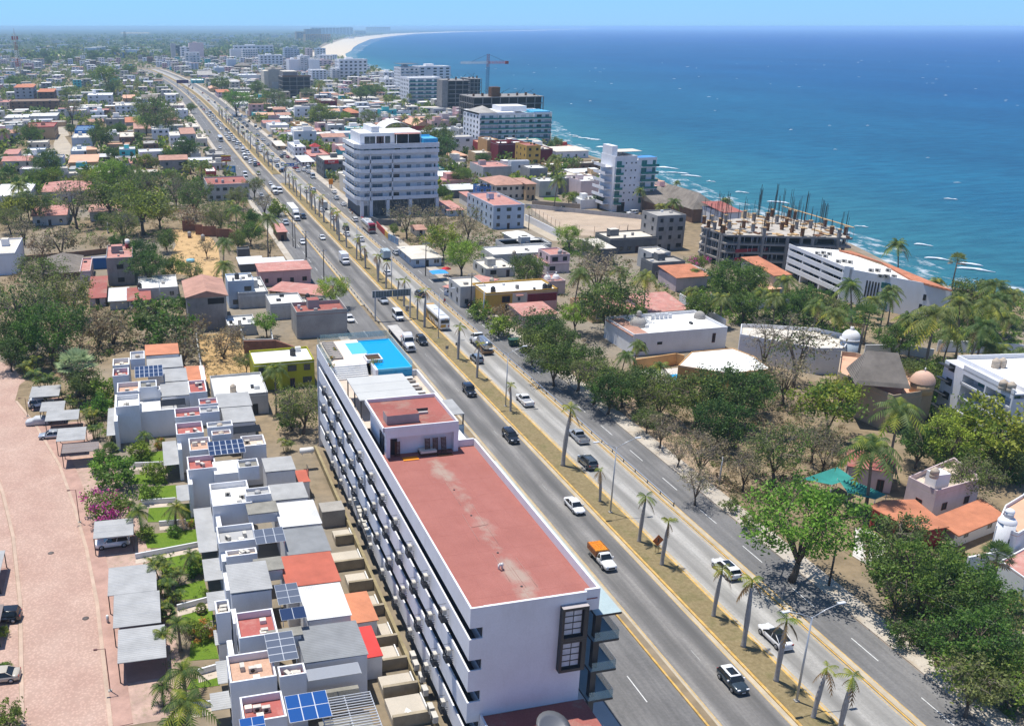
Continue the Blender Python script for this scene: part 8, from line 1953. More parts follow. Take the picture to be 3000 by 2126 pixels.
for _ in range(130):
 a=rg.choice(cols_);x,y=a[0]+rg.U(-3,3),a[1]+rg.U(-2,2)
 if _ka(x,y,P2):ww,ll=rg.U(.2,.9),rg.U(.8,2.6);mb.b(x-ww,x+ww,y-ll/2,y+ll/2,h,h+rg.U(.08,.5),rg.choice([PLANK,RUST,PLANK,DCONC]))
o=mb.B('timber_stacks',t);o['kind']='stuff'
mb=MB();e=L[3];f=L[5]
for k_ in range(24):p=e.lerp(f,k_/23);mb.t([(p.x,p.y,h),(p.x,p.y,h+3.0)],.05,_mc,4)
dv=(f-e).normalized();nv=Vector((-dv.y,dv.x));mb.p([(p.x,p.y)for p in(e,f,f+nv*.6,e+nv*.6)],h+3.0,h+3.15,PLANK);mb.B('scaffold',t)
mb=MB();rg=RND(5)
for i in range(90):
 a,b=rg.choice([(L[0],L[1]),(L[1],L[2]),(L[2],L[3])]);p=a.lerp(b,rg.random())*.99;z=rg.choice([1,2,3])*h/nf;mb.t([(p.x,p.y,z),(p.x,p.y,z+h/nf-.5)],.06,_mc,4)
o=mb.B('props',t);o['kind']='stuff'
NET=M('red_net',(.28,.03,.04),.9,.3,1)
for i in(1,2):MB().b(L[1].x+2,L[2].x,L[1].y*.5+L[2].y*.5+.3,L[1].y*.5+L[2].y*.5+.36,h*i/nf,h*i/nf+1.0,NET).B('safety_net',t)
def _s(_jb,tl,p1,p2,vb=None,vd=None,h=None,d=None,_bc=6,_hb=DCONC,blank=None,rough=True):
 A,ang,w_,d,h=_c(tl,p1,p2,vb,vd,h,d);r=_fb('concrete_frame_building',_jb,'construction site',(A.x,A.y,0),ang);sh=h/_bc
 MB().b(.8,w_-.8,2.5,d-.5,0,h-.6,M('shell_shade',(.045,.043,.042),.95)).B('shade_block',r)  # solid near-black box imitates shade within the open storeys
 for i in range(_bc):MB().b(0,w_,0,d,(i+1)*sh-.45,(i+1)*sh,_hb).B('floor_slab',r)
 k=max(3,int(w_/6))
 for j in range(k+1):x=j*(w_-.5)/k;MB().b(x,x+.5,.05,.55,0,h,_hb).B('column',r);MB().b(-.02,.48,j*(d-.6)/k+.05,j*(d-.6)/k+.55,0,h,_hb).B('column',r)
 if blank:MB().b(w_*blank[0],w_*blank[1],-.1,d*.5,0,h+.5,_hb).B('shear_wall',r)
 if rough:
  s=RND(int(w_*10));mb=MB()
  for j in range(k):x=(j+.5)*w_/k;[mb.t([(x+s.U(-.5,.5),s.U(.5,d-1),h),(x+s.U(-.5,.5),s.U(.5,d-1),h+s.U(2,5))],.09,REBAR,4)for _ in range(2)];mb.b(x-.6,x+.6,d*.3,d*.3+1,h,h+s.U(.5,2.5),RUST)
  mb.B('rebar',r)
 r['_w'],r['_h'],r['_d']=w_,h,d;return r
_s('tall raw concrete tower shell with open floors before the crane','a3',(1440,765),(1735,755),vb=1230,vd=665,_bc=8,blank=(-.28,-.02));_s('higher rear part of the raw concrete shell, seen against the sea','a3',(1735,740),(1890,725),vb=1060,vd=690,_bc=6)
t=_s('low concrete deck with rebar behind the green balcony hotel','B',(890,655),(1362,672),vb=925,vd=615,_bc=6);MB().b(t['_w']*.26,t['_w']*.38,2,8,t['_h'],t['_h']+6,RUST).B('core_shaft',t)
t=_d('tall white beach hotel with curved balconies and a rooftop terrace','a3',(800,600),(1045,590),vb=930,vd=545,_bc=8,_fc=4,cat='hotel',name='hotel_building');MB().b(0,t['_w'],2,t['_d'],t['_h']+4.0,t['_h']+4.3,WC['dgrey']).B('terrace_roof',t)
_d('plain white rear wing of the tall beach hotel','a3',(1048,585),(1470,612),vb=900,vd=535,_bc=8,_cc='wall',_fc=5,cat='hotel',name='hotel_building');_d('lower glass fronted wing before the tall beach hotel','a3',(910,740),(1345,742),vb=1120,vd=690,_bc=7,_cc='glass',_gc=TEAL,_fc=4,_ec=False,cat='hotel',name='hotel_building')
_d('white far block with grey balcony panels by the curved beach','a3',(-30,490),(350,495),vb=770,vd=455,_bc=6,_cc='holes',_fc=6);_d('small white block among palms by the bay','a3',(570,660),(740,655),vb=760,vd=625,_bc=3,_cc='holes',_fc=3);_d('white villa block with round arches above the far palms','a3',(590,750),(740,745),vb=880,vd=720,_bc=3,_cc='holes',_fc=3)
_wa('green and white house behind the dark tree','a3',(1310,1430),(1580,1425),vb=1540,vd=1400,_hb='lblue',_ib='white',_rb='w',nx=3);_wa('grey white narrow house beside the green and white one','a3',(1580,1415),(1690,1410),vb=1580,vd=1380,_hb='lgrey',_ib='white',_rb='d',nx=1)
_wa('brick house with an orange hip roof in the far market quarter','a3',(130,1200),(265,1200),vb=1290,vd=1145,_hb='brown',_ib='tile',_kb='hip',_rb='o',nx=3,_qb=2);_wa('pale green flat house in the far market quarter','a3',(30,1050),(205,1045),vb=1105,vd=1020,_hb='cream',_ib='white',_rb='d',nx=3);_wa('white long house before the far palm clump','a3',(165,1010),(510,985),vb=1040,vd=945,_hb='white',_ib='cream',_rb='d',nx=5);_wa('house with a brown gable roof and a red wall under palms','a3',(990,1370),(1210,1370),vb=1465,vd=1280,_hb='red',_ib='oran',_kb='gy',_rb=None,_qb=3);_wa('red white house with an arched loggia by the bay','a3',(-10,870),(110,870),vb=950,vd=830,_hb='white',_ib='red',_rb='o',nx=3);_wa('small red roofed house above the green trees','a3',(500,935),(590,930),vb=965,vd=890,_hb='lpink',_ib='red',_rb='o',nx=2)
A,ang,w_,d,h=_c('a3',(570,1380),(935,1375),h=7,d=22);t=_fb('canopy','large white curved canopy roof in the market quarter','canopy',(A.x,A.y,0));mb=MB();n=10
for i in range(n):
 a0,a1=pi*i/n,pi*(i+1)/n;x0,x1=w_/2-w_/2*cos(a0),w_/2-w_/2*cos(a1);z0,z1=4+5.5*sin(a0),4+5.5*sin(a1);mb.e([(x0,0,z0),(x1,0,z1),(x1,d,z1),(x0,d,z0)],_lc,True);mb.e([(x0,0,z0-.3),(x0,d,z0-.3),(x1,d,z1-.3),(x1,0,z1-.3)],_lc,True);mb.e([(x0,0,z0-.3),(x1,0,z1-.3),(x1,0,z1),(x0,0,z0)],_lc)
mb.B('roof',t);[MB().c(x,y,0,4.2,.15,_mc,6).B('post',t)for x in(.5,w_-.5)for y in(.5,d-.5)]
def tw(*a,**k):return _d(*a,**k)
tw('grey far tower with a blank flank beside the highway','a2',(245,265),(440,272),vb=500,vd=235,_hb='lpink',_cc='blank',_bc=9);tw('pale narrow tower at the left of the far tower group','a2',(0,275),(62,275),vb=490,vd=255,_hb='lgrey',_cc='blank',_bc=8,_ec=False);tw('far tower with black balcony stacks','a2',(62,300),(135,300),vb=470,vd=280,_hb='dgrey',_cc='bands',_bc=7,_fc=2,_ec=False);tw('white middle tower of the far tower group','a2',(130,320),(262,325),vb=500,vd=300,_hb='white',_cc='holes',_bc=7,_fc=2);tw('white stepped block with arched balconies before the far towers','a2',(195,392),(388,388),vb=562,vd=370,_hb='white',_cc='bands',_bc=5,_fc=4,_ec=False)
tw('white far hotel flank with one window column','a2',(805,350),(962,345),vb=480,vd=275,_cc='blank',_bc=6,_ec=False,cat='hotel',name='hotel_building');tw('long white far hotel with a grid of balconies','a2',(966,345),(1170,338),vb=490,vd=285,_cc='glass',_bc=5,_fc=6,_ec=False,cat='hotel',name='hotel_building');tw('upper terrace wing of the long white far hotel','a2',(850,300),(1380,318),vb=470,vd=272,_cc='holes',_bc=5,_fc=9,cat='hotel',name='hotel_building')
tw('white far hotel with a red roof edge','a2',(1195,430),(1505,422),vb=600,vd=395,_cc='holes',_bc=5,_fc=6,cat='hotel',name='hotel_building');tw('blue white glass block behind the red edged hotel','a2',(1530,330),(1650,325),vb=500,vd=295,_hb='lblue',_cc='glass',_bc=7,_fc=3);tw('low white block right of the blue white glass block','a2',(1655,350),(1730,348),vb=480,vd=325,_hb='lblue',_cc='bands',_bc=5,_fc=2,_ec=False)
tw('white blank slab tower with a dark slit','a2',(1590,490),(1738,488),vb=690,vd=455,_cc='blank',_bc=8);tw('tall white slab with dark vertical strips','a2',(1740,440),(1838,440),vb=690,vd=420,_cc='bands',_bc=10,_fc=2);tw('white blank slab right of the dark strips','a2',(1850,490),(2000,490),vb=690,vd=462,_cc='blank',_bc=8,_ec=False);tw('large white block behind the dark cone tree','a2',(1895,632),(2095,625),vb=810,vd=598,_cc='holes',_bc=6,_fc=4,_ec=False);tw('white far house block with a red roof terrace','a2',(2000,430),(2180,425),vb=520,vd=388,_cc='holes',_bc=4,_fc=4);tw('pale pink stepped block under the red terrace','a2',(1980,500),(2170,500),vb=600,vd=470,_hb='lpink',_cc='holes',_bc=4,_fc=3);tw('white block with grey balconies at the bay corner','a2',(2170,610),(2280,605),vb=780,vd=560,_cc='bands',_bc=6,_fc=2,_ec=False);tw('white far slabs by the red brick column','a2',(1830,340),(1905,340),vb=470,vd=310,_hb='lpink',_cc='holes',_bc=6,_fc=2,_ec=False);tw('bluish far block with orange roof parts','a2',(1960,335),(2080,335),vb=460,vd=300,_hb='lblue',_cc='holes',_bc=5,_fc=3)
t=tw('beige high slab with a plain flank beside the concrete frame','a2',(1312,622),(1520,608),vb=955,vd=585,_hb='beige',_cc='blank',_bc=9);MB().b(-t['_w']*.28,-.02,1,t['_d'],0,t['_h']-1,WC['cream']).B('side_wing',t);MB().b(t['_w']*.2,t['_w']*.75,-.08,0,0,t['_h']*.52,WC['lgrey']).B('unpainted_patch',t)
t=_s('concrete frame tower with open floors and a white top slab','a2',(1500,715),(1885,715),vb=1005,vd=650,_bc=5,rough=False);MB().b(t['_w']*.05,t['_w']*.55,4,t['_d'],t['_h'],t['_h']+5,DCONC,RC['cream']).b(0,t['_w'],0,1,t['_h'],t['_h']+1.2,RUST).B('top_storey',t)
tw('white block beside the lattice crane road','a1',(1930,790),(2060,800),vb=850,vd=760,_cc='holes',_bc=2,_fc=3,_ec=False)
def bay(_jb,t,x0,x1,y0,y1,_hb,_cc='bands',d=60,_bc=None):return _d(_jb,t,(x0,y0),(x1,y0),vb=y1,d=d,_hb=_hb,_cc=_cc,_bc=_bc or 8,_fc=max(3,min(12,int((x1-x0)/14))),cat='hotel',name='hotel_building',_ec=False)
bay('brown resort hotel at the near end of the bay','a2',1690,1810,110,235,'tan');bay('long brown resort wing with orange roofs','a2',1810,2150,145,250,'lochre');bay('grey resort block behind the brown wing','a2',1810,2020,75,215,'lgrey','holes');bay('tall blue glass hotel behind the brown resort','a2',1890,2450,55,150,'lblue','glass');bay('blue glass hotel end block over the beach','a3',0,150,45,165,'lblue','glass');bay('low yellow resort building by the beach','a3',185,325,95,150,'cream');bay('brown long hotel by the far beach','a3',340,660,45,140,'tan','holes');bay('bluish wedge shaped hotel by the far beach','a3',680,930,40,125,'lblue','holes')
SKY='hazy hotel towers along the far bay';rg=RND(31)
for(x0,x1,y0,y1)in[(690,715,140,200),(740,760,150,200),(765,800,143,198),(815,850,144,198),(860,900,165,198),(905,940,155,198),(950,1000,170,198),(1010,1110,149,196),(1120,1220,151,194),(1230,1265,160,193),(1275,1335,158,193),(1345,1375,152,192),(1380,1425,163,192),(1430,1470,175,191),(640,680,168,204),(560,620,175,206)]:
 t=_d('hazy far hotel in the skyline across the bay','B',(x0,y0),(x1,y0),vb=y1,d=120,_hb=rg.choice(['lblue','white','lgrey','tan']),_cc='blank',_bc=6,cat='hotel',name='hotel_building',_ec=False);t['group']=SKY
def _m(mb,p,q_,wd,m,n=14):
 p,q_=Vector(p),Vector(q_);ax=(q_-p).normalized();s=ax.orthogonal().normalized();u=ax.cross(s);cs=[(s+u)*wd,(s-u)*wd,(-s-u)*wd,(-s+u)*wd]
 for c in cs:mb.t([p+c,q_+c],wd*.16,m,4,smooth=False)
 for i in range(n):
  a,b=p.lerp(q_,i/n),p.lerp(q_,(i+1)/n)
  for k in range(4):mb.t([a+cs[k],b+cs[(k+1)%4]],wd*.09,m,3,cap=False,smooth=False)
X,Y=g('a3',1950,1080);zt=_b(X,Y,px('a3',0,520)[1]);zp=_b(X,Y,px('a3',0,408)[1]);t=_fb('tower_crane','slim tower crane with a long jib over the concrete shells by the sea','crane',(X,Y,0));BL=M('crane_blue',(.05,.10,.20),.6);RD=M('crane_red',(.36,.06,.04),.6);GRJ=M('crane_grey',(.42,.42,.45),.6)
jl=g('a3',1435,505,zt)[0]-X;jr=g('a3',2110,505,zt)[0]-X
mb=MB();_m(mb,(0,0,0),(0,0,zt-4),1.0,BL,18);mb.B('mast',t);mb=MB();_m(mb,(0,0,zt-4),(0,0,zp),.9,RD,6);mb.B('head',t);mb=MB();_m(mb,(jl,0,zt),(0,0,zt),.7,GRJ,20);mb.B('jib',t);mb=MB();_m(mb,(0,0,zt),(jr,0,zt),.7,RD,6);mb.b(jr-3,jr,-.8,.8,zt-1.5,zt+1,RD);mb.B('counter_jib',t);mb=MB();mb.t([(0,0,zp),(jl*.6,0,zt+.8)],.12,_nc,4).t([(0,0,zp),(jr*.8,0,zt+.8)],.12,_nc,4);mb.B('tie',t)
X,Y=g('a1',1705,490);zt=_b(X,Y,px('a1',0,125)[1]);jr=g('a1',2010,125,zt)[0]-X;t=_fb('tower_crane','grey tower crane with a thin white jib on the far landward plain','crane',(X,Y,0));mb=MB();_m(mb,(0,0,0),(0,0,zt+3),1.5,M('crane_dark',(.10,.13,.14),.7),18);mb.B('mast',t);mb=MB();_m(mb,(-8,0,zt),(jr,0,zt),.8,_lc,20);mb.B('jib',t)
X,Y=g('a2',1210,260);zt=_b(X,Y,px('a2',0,135)[1]);t=_fb('tower_crane','tiny dark crane far behind the long white hotel','crane',(X,Y,0));mb=MB();_m(mb,(0,0,0),(0,0,zt),2.2,_yd['crane_dark'],10);mb.B('mast',t);mb=MB();_m(mb,(-25,0,zt-2),(6,0,zt-2),1.6,_yd['crane_dark'],8);mb.B('jib',t)
X,Y=g('a1',262,690);zt=_b(X,Y,px('a1',0,130)[1]);zs=_b(X,Y,px('a1',0,60)[1]);t=_fb('radio_mast','red and white lattice radio mast on the landward side','radio mast',(X,Y,0))
for i in range(5):mb=MB();_m(mb,(0,0,zt*i/5),(0,0,zt*(i+1)/5),3.0-.45*i,RD if i%2 else _lc,4);mb.B('mast_section',t)
MB().t([(0,0,zt),(0,0,zs)],[.3,.1],RD,5).B('spire',t);mb=MB()
for i in range(8):a=i*.785;mb.b(4.2*cos(a)-.4,4.2*cos(a)+.4,4.2*sin(a)-.4,4.2*sin(a)+.4,zt-9,zt-4,RD)
mb.t([(-4,0,zt-8),(4,0,zt-8)],.2,RD,4).t([(0,-4,zt-8),(0,4,zt-8)],.2,RD,4);mb.B('antenna_panel',t)
_wd=_v('galvanised',(.46,.48,.50),.4,metal=.3);_xd=M('pole_dark',(.07,.06,.055),.9,.2,1);LAMPH=_v('lamp_head',(.55,.57,.58),.4)
def lamp_parts():
 a=MB();a.t([(0,0,0),(0,0,10.6)],[.14,.08],_wd,8);a.b(-.25,.25,-.25,.25,0,.12,_oc)
 b=MB();[b.t([(0,0,10.5),(s*1.6,0,11.3),(s*3.0,0,11.75)],[.06,.05,.045],_wd,5)for s in(-1,1)]
 c=MB();c.b(-.45,.45,-.16,.16,-.06,.06,LAMPH);return a.mesh('pole'),b.mesh('arm'),c.mesh('lamp_head')
LP=lamp_parts();LL={70:'double armed street lamp nearest in the grass median, behind the ragged palm',114:'double armed street lamp beside the median palm opposite the hotel end',157:'double armed street lamp next to the white pickup',201:'double armed street lamp beside the white and gold coach',27:'double armed street lamp'}
for i in range(1,15):
 Y=26.6+43.5*i;lab=LL.get(round(Y-.1))or 'double armed street lamp in the far stretch of the median'
 if 438<Y<474:continue
 t=_fb('street_lamp',lab,'street lamp',(63.3,Y,.18),0,'far street lamps of the median' if 'far' in lab else None);_cd('pole',LP[0],t);_cd('arm',LP[1],t);[_cd('lamp_head',LP[2],t,(s*3.3,0,11.8))for s in(-1,1)]
def guardrail(_jb,x,y0,y1):
 t=_fb('guardrail',_jb,'guardrail',(x,y0,.17));mb=MB();n=int((y1-y0)/40)
 mb.t([(0,0,.72),(0,y1-y0,.72)],.07,_wd,4,smooth=False).t([(.02,0,.54),(.02,y1-y0,.54)],.07,_wd,4,smooth=False);mb.B('rail',t);mb=MB();y=0
 while y<y1-y0:mb.b(-.04,.1,y-.05,y+.05,0,.7,_nc);y+=4
 mb.B('posts',t)
guardrail('long steel guardrail between the pale carriageway and the seaward service road',73.4,113,330);guardrail('steel guardrail between the highway and the landward service road',52.6,215,330)
t=_fb('sign_gantry','grey sign gantry over the highway, seen from behind','sign gantry',(52.4,218,.1));zt=_b(52.4,218,px('E',0,330)[1]);zb=_b(52.4,218,px('E',0,375)[1]);SB=M('sign_back',(.13,.16,.16),.6,.15,2);wg=8.9
[MB().b(x-.16,x+.16,-.16,.16,0,zt,_wd).B('post',t)for x in(0,wg)]
mb=MB();mb.b(-.7,wg*.48,-.12,0,zb,zt,SB);mb.B('sign_panel',t);mb=MB();mb.b(wg*.5,wg+.1,-.12,0,zb,zt,SB);mb.B('sign_panel',t);mb=MB()
for z in(zb,zt):mb.t([(-.8,-.2,z),(wg+.2,-.2,z)],.07,_wd,4)
for i in range(14):mb.t([(-.7+i*.7,-.2,zb),(-.7+i*.7,-.2,zt)],.035,_wd,4)
mb.B('truss',t)
X,Y=g('H',2118,455,.2);t=_fb('road_sign','orange diamond roadworks sign on two thin legs in the median','road sign',(X,Y,.18));ORS=M('sign_orange',(.42,.12,.03),.6,.15,2)
mb=MB();mb.q([(0,0,.95),(.85,0,1.85),(0,0,2.75),(-.85,0,1.85),(0,.04,.95),(.85,.04,1.85),(0,.04,2.75),(-.85,.04,1.85)],[(0,1,2,3),(7,6,5,4),(0,4,5,1),(1,5,6,2),(2,6,7,3),(3,7,4,0)],ORS);mb.B('plate',t)
mb=MB();mb.q([(.08*cos(i*.8)+.02,-.012,2.18+.08*sin(i*.8))for i in range(8)],[tuple(range(8))],_nc);mb.q([(-.16,-.012,2.05),(.10,-.012,1.75),(.22,-.012,2.02),(.02,-.012,2.1)],[(0,1,2,3)],_nc);mb.q([(-.2,-.012,1.5),(-.1,-.012,1.5),(.12,-.012,1.8),(-.02,-.012,1.85)],[(0,1,2,3)],_nc);mb.q([(.1,-.012,1.5),(.2,-.012,1.5),(.16,-.012,1.8),(.04,-.012,1.8)],[(0,1,2,3)],_nc);mb.q([(-.42,-.012,1.55),(-.26,-.012,1.5),(-.24,-.012,1.66),(-.34,-.012,1.7)],[(0,1,2,3)],_nc);mb.B('pictogram',t)
for s in(-1,1):o=MB().t([(s*.25,.05,0),(s*.25,.05,1.5)],.03,M('rust_leg',(.2,.09,.05),.8),5).B('leg',t)
for tt,a,c,lab,hh in[('E',708,762,'small square sign seen from behind in the median beside the tanker',2.3),('E',775,735,'small grey sign plate beside the median palm above the crossover',2.2),('I',660,795,'small square sign seen from behind on the guardrail strip',2.4)]:
 X,Y=g(tt,a,c,.2);t=_fb('road_sign',lab,'road sign',(X,Y,.18));MB().t([(0,0,0),(0,0,hh)],.04,_wd,5).B('post',t);MB().b(-.36,.36,-.03,-.005,hh-.75,hh,M('sign_plate',(.26,.25,.24),.6,.1,2)).b(-.2,.2,-.036,-.03,hh-.5,hh-.25,WC['dgrey']).B('plate',t)
X,Y=g('E',440,460,.2);_dd(MB().b(-.35,.35,-.25,.25,0,1.3,M('cabinet',(.35,.36,.36),.6)).b(-.38,.38,-.28,.28,1.3,1.36,_oc).B('control_cabinet',None,(X,Y,.18)),'grey control cabinet in the median under the gantry','cabinet')
X,Y=g('E',1157,690,.2);t=_fb('dumpster','dark green rubbish container at the head of the roadside trees','dumpster',(X,Y,.1));GRN=M('dumpster_green',(.03,.09,.06),.6,.2,1);MB().q([(-1,-.7,.2),(1,-.7,.2),(1,.7,.2),(-1,.7,.2),(-1.2,-.8,1.4),(1.2,-.8,1.4),(1.2,.8,1.5),(-1.2,.8,1.5)],[(0,1,5,4),(1,2,6,5),(2,3,7,6),(3,0,4,7),(3,2,1,0)],GRN).B('body',t);MB().b(-1.25,1.25,-.85,.85,1.5,1.58,GRN).B('lid',t);[MB().c(x,y,0,.2,.1,_nc,8).B('wheel',t)for x in(-.8,.8)for y in(-.5,.5)]
X,Y=g('b2',755,515);t=_fb('pylon_sign','tall red store sign on a single pole by the service road','store sign',(X,Y,0));z1=_b(X,Y,px('b2',0,268)[1]);z0=_b(X,Y,px('b2',0,328)[1]);MB().t([(0,0,0),(0,0,z0)],.28,WC['red'],8).B('pole',t);wS=(px('b2',810,0)[0]-px('b2',685,0)[0])/(Q(X+.5,Y,z0)[0]-Q(X-.5,Y,z0)[0])
b_=MB().b(-wS/2,wS/2,-.3,.3,z0,z1,SIGNR).b(-wS/2-.1,wS/2+.1,-.32,.32,z1,z1+.5,M('sign_yellow',(.65,.42,.03),.6)).b(-wS/2-.1,wS/2+.1,-.32,.32,z0-.4,z0,M('sign_yellow',(.65,.42,.03),.6)).B('sign_box',t);_xa('lettering','OXXO',b_,(0,-.34,(z0+z1)/2),(R(90),0,0),(z1-z0)*.78,_lc)
X,Y=g('b2',810,520);t=_fb('pylon_sign','small blue shop sign next to the tall red store sign','shop sign',(X,Y,0));z1=_b(X,Y,px('b2',0,395)[1]);MB().b(-2.4,2.4,-.15,.15,z1-3.4,z1,M('sign_blue',(.06,.22,.42),.5,.2,1)).b(-1.6,1.6,-.17,-.15,z1-2.4,z1-1.2,M('sign_pale',(.35,.5,.6),.5,.3,2)).B('sign_box',t);MB().t([(0,0,0),(0,0,z1-3.4)],.15,_mc,6).B('pole',t)
X,Y=g('b2',1395,560);X=65.3;zz=_b(X,Y,px('b2',0,365)[1]);t=_fb('road_sign','blue overhead road sign beside the planted median end','road sign',(X,Y,.1));MB().t([(0,0,0),(0,0,zz)],.14,_wd,8).B('post',t);MB().b(0,5.0,-.1,0,zz-1.6,zz,M('sign_blue2',(.02,.12,.42),.5,.05)).B('panel',t);MB().b(.4,3.0,-.115,-.1,zz-.7,zz-.45,_lc).b(.4,3.4,-.115,-.1,zz-1.25,zz-1.0,_lc).b(3.8,4.3,-.115,-.1,zz-1.2,zz-.4,_lc).B('sign_bars',t)
def _ta(_jb,tl,x0,x1,y0,y1,foot,m_):
 X,Y=g(tl,(x0+x1)/2,foot);s=(px(tl,x1,0)[0]-px(tl,x0,0)[0])/(Q(X+.5,Y,5)[0]-Q(X-.5,Y,5)[0]);z1,z0=_b(X,Y,px(tl,0,y0)[1]),_b(X,Y,px(tl,0,y1)[1]);t=_fb('billboard',_jb,'billboard',(X,Y,0));MB().b(-s/2,s/2,-.3,.3,z0,z1,m_).B('panel',t);MB().b(-s/2+.3,-s/2+.8,.31,.8,0,z1-1,_mc).b(s/2-.8,s/2-.3,.31,.8,0,z1-1,_mc).B('post',t)
_ta('dark purple billboard over the far highway','a2',85,245,755,800,860,M('board_purple',(.07,.03,.10),.5,.3,.3,_ub=(.2,.08,.15),_vb=.5));_ta('dark red billboard below the far towers','a2',60,160,545,578,610,M('board_red',(.22,.02,.04),.5,.1));_ta('orange banner frame at the kerb before the white yard','b2',2125,2180,575,640,700,ORCLOTH)
def _qa(_jb,tl,base,topv,arms=1,_ob=None,m_=None):
 X,Y=g(tl,*base);h=_b(X,Y,px(tl,0,topv)[1]);t=_fb('utility_pole',_jb,'utility pole',(X,Y,0),0,_ob);MB().t([(0,0,0),(0,0,h)],[.16,.11],m_ or _xd,7).B('shaft',t);mb=MB()
 for i in range(arms):z=h-.5-i*1.1;mb.b(-1.1,1.1,-.06,.06,z,z+.12,_wd);[mb.c(x,0,z+.12,z+.35,.05,_oc,5)for x in(-1,-.3,.3,1)]
 if arms:mb.B('crossarm',t)
 return(X,Y,h)
PO=[_qa('double crossarm pole at the service road by the white sedan','b2',(1825,1622),1265,2),_qa('dark pole right beside the roadside brick shack','b2',(1645,1480),1100,2),_qa('thin dark pole next to the roadside brick shack pole','b2',(1675,1500),1160,1),_qa('dark pole at the roadside before the long pink house','D',(2175,262),50,1),_qa('slim pole at the service road above the hotel','D',(2055,140),-40,1),_qa('tall dark pole before the grey white shop with rooftop tanks','E',(868,472),205,1),_qa('concrete pole beside the little shed house','E',(565,228),0,1),_qa('grey pole left of the ochre house','E',(952,532),330,0,None,_wd),_qa('black leaning pole on the sidewalk under the bright spreading tree','I',(980,685),400,0),_qa('grey pole in the dirt track of the wooded plot','F',(245,1622),1440,0,None,_wd),_qa('thin pole at the far corner of the pitch','b4',(1798,1290),1105,1),_qa('dark post at the near edge of the pitch','b4',(1548,1295),1195,0),_qa('pole at the lane corner by the pitch palm','b4',(222,1262),1040,0),_qa('pole with wires beside the green corner tree','b4',(768,1560),1385,1),_qa('slim pole left of the maroon coach','b3',(360,1090),800,0,None,_wd),_qa('dark pole on the grass by the houses with the black tank','D',(1080,425),265,0,None,_wd)]
t=_fb('transformer_frame','grey steel transformer frame beside the rooftop pergola','transformer',(40.6,120.5,0));[MB().t([(x,0,0),(x,0,13.6)],.16,_wd,6).B('pole',t)for x in(-.9,.9)];MB().b(-1.4,1.4,-.1,.1,13.2,13.4,_wd).b(-1.4,1.4,-.1,.1,11.6,11.8,_wd).b(-.6,.6,-.4,.4,10.2,11.5,_mc).B('crossarm',t)
def _ra(_jb,a,b,_ob,sag=.9):
 pts=[(a[0]+(b[0]-a[0])*k/10,a[1]+(b[1]-a[1])*k/10,a[2]+(b[2]-a[2])*k/10-sag*4*(k/10)*(1-k/10))for k in range(11)];mb=MB();mb.t(pts,.022,_nc,3,smooth=False);_dd(mb.B('power_cable'),_jb,'cable',_ob)
for dx in(-1,1):
 for a,b in((0,1),(0,3),(3,4)):_ra('thin black cable sagging between the poles of the landward service road',(PO[a][0]+dx,PO[a][1],PO[a][2]-.2),(PO[b][0]+dx,PO[b][1],PO[b][2]-.2),'cables along the landward road')
 _ra('thin black cable running over the white roofs',(PO[6][0]+dx,PO[6][1],PO[6][2]-.2),(PO[5][0]+dx,PO[5][1],PO[5][2]-.2),'cables over the white roofs')
for dx in(-.3,.3):_ra('thin black cable from the black leaning pole through the green trees',(PO[8][0]+dx,PO[8][1],PO[8][2]-.3),(88+dx,60,8.5),'cables at the black pole')
for(tl,b_,tp,lab)in[('G',(535,255),42,'dark red estate lamp post at the pink sidewalk bend'),('G',(740,1385),1108,'dark estate lamp post beside the nearest carport'),('D',(185,1168),1050,'short dark estate lamp post by the first carport')]:
 X,Y=g(tl,*b_,.1);h=_b(X,Y,px(tl,0,tp)[1]);t=_fb('street_lamp',lab,'street lamp',(X,Y,.1));PR=_v('lamp_maroon',(.10,.03,.03),.5);MB().t([(0,0,0),(0,0,h),(-.9,.0,h+.05)],[.06,.05,.04],PR,6).B('pole',t);MB().b(-1.2,-.8,-.1,.1,h-.02,h+.1,PR).B('lamp_head',t);MB().b(-.2,.2,-.2,.2,0,.1,_oc).B('foot',t)
X,Y=g('G',725,925,.1);_dd(MB().c(0,0,0,.95,.16,_mc,10).d(0,0,.95,.17,_lc,10,3,.5).B('bollard',None,(X,Y,.1)),'short grey bollard beside the middle joined carport','bollard')
for i,(a,c)in enumerate([(342,462),(575,900)]):X,Y=g('G',a,c);o=MB().c(0,0,0,.012,.42,M('iron',(.12,.10,.09),.7),16).B('manhole_cover',None,(X,Y,.021));o['kind']='structure'
for tl,a,c,lab in[('b3',118,1000,'orange road cone on the service road, farther of two'),('b3',147,1040,'orange road cone on the service road, nearer of two')]:X,Y=g(tl,a,c);_dd(MB().t([(0,0,.04),(0,0,.9)],[.22,.04],ORCLOTH,10).b(-.3,.3,-.3,.3,0,.04,_nc).B('traffic_cone',None,(X,Y,.02),),lab,'traffic cone')
rk=_i('red_walk',[g('b3',130,985),g('b3',165,985),g('b3',310,1085),g('b3',280,1100)],.16,M('red_paint_walk',(.42,.07,.05),.8,.15,1),'red painted walk before the seven storey block')
_g('street wall painted in red and yellow beside the coach','b3',[(470,1140),(580,1255)],2.0,WC['red'],.25);_g('yellow painted part of the street wall','b3',[(582,1257),(625,1300)],2.0,WC['ochre'],.25);_g('blue graffiti part of the street wall','b3',[(627,1302),(760,1370)],2.2,M('graffiti',(.20,.32,.42),.8,.5,1.2,_ub=(.4,.08,.1),_vb=.7),.25);_g('grey stone wall before the glass shop front','b3',[(400,1075),(490,1110),(800,1125)],2.2,WC['dgrey'],.3)
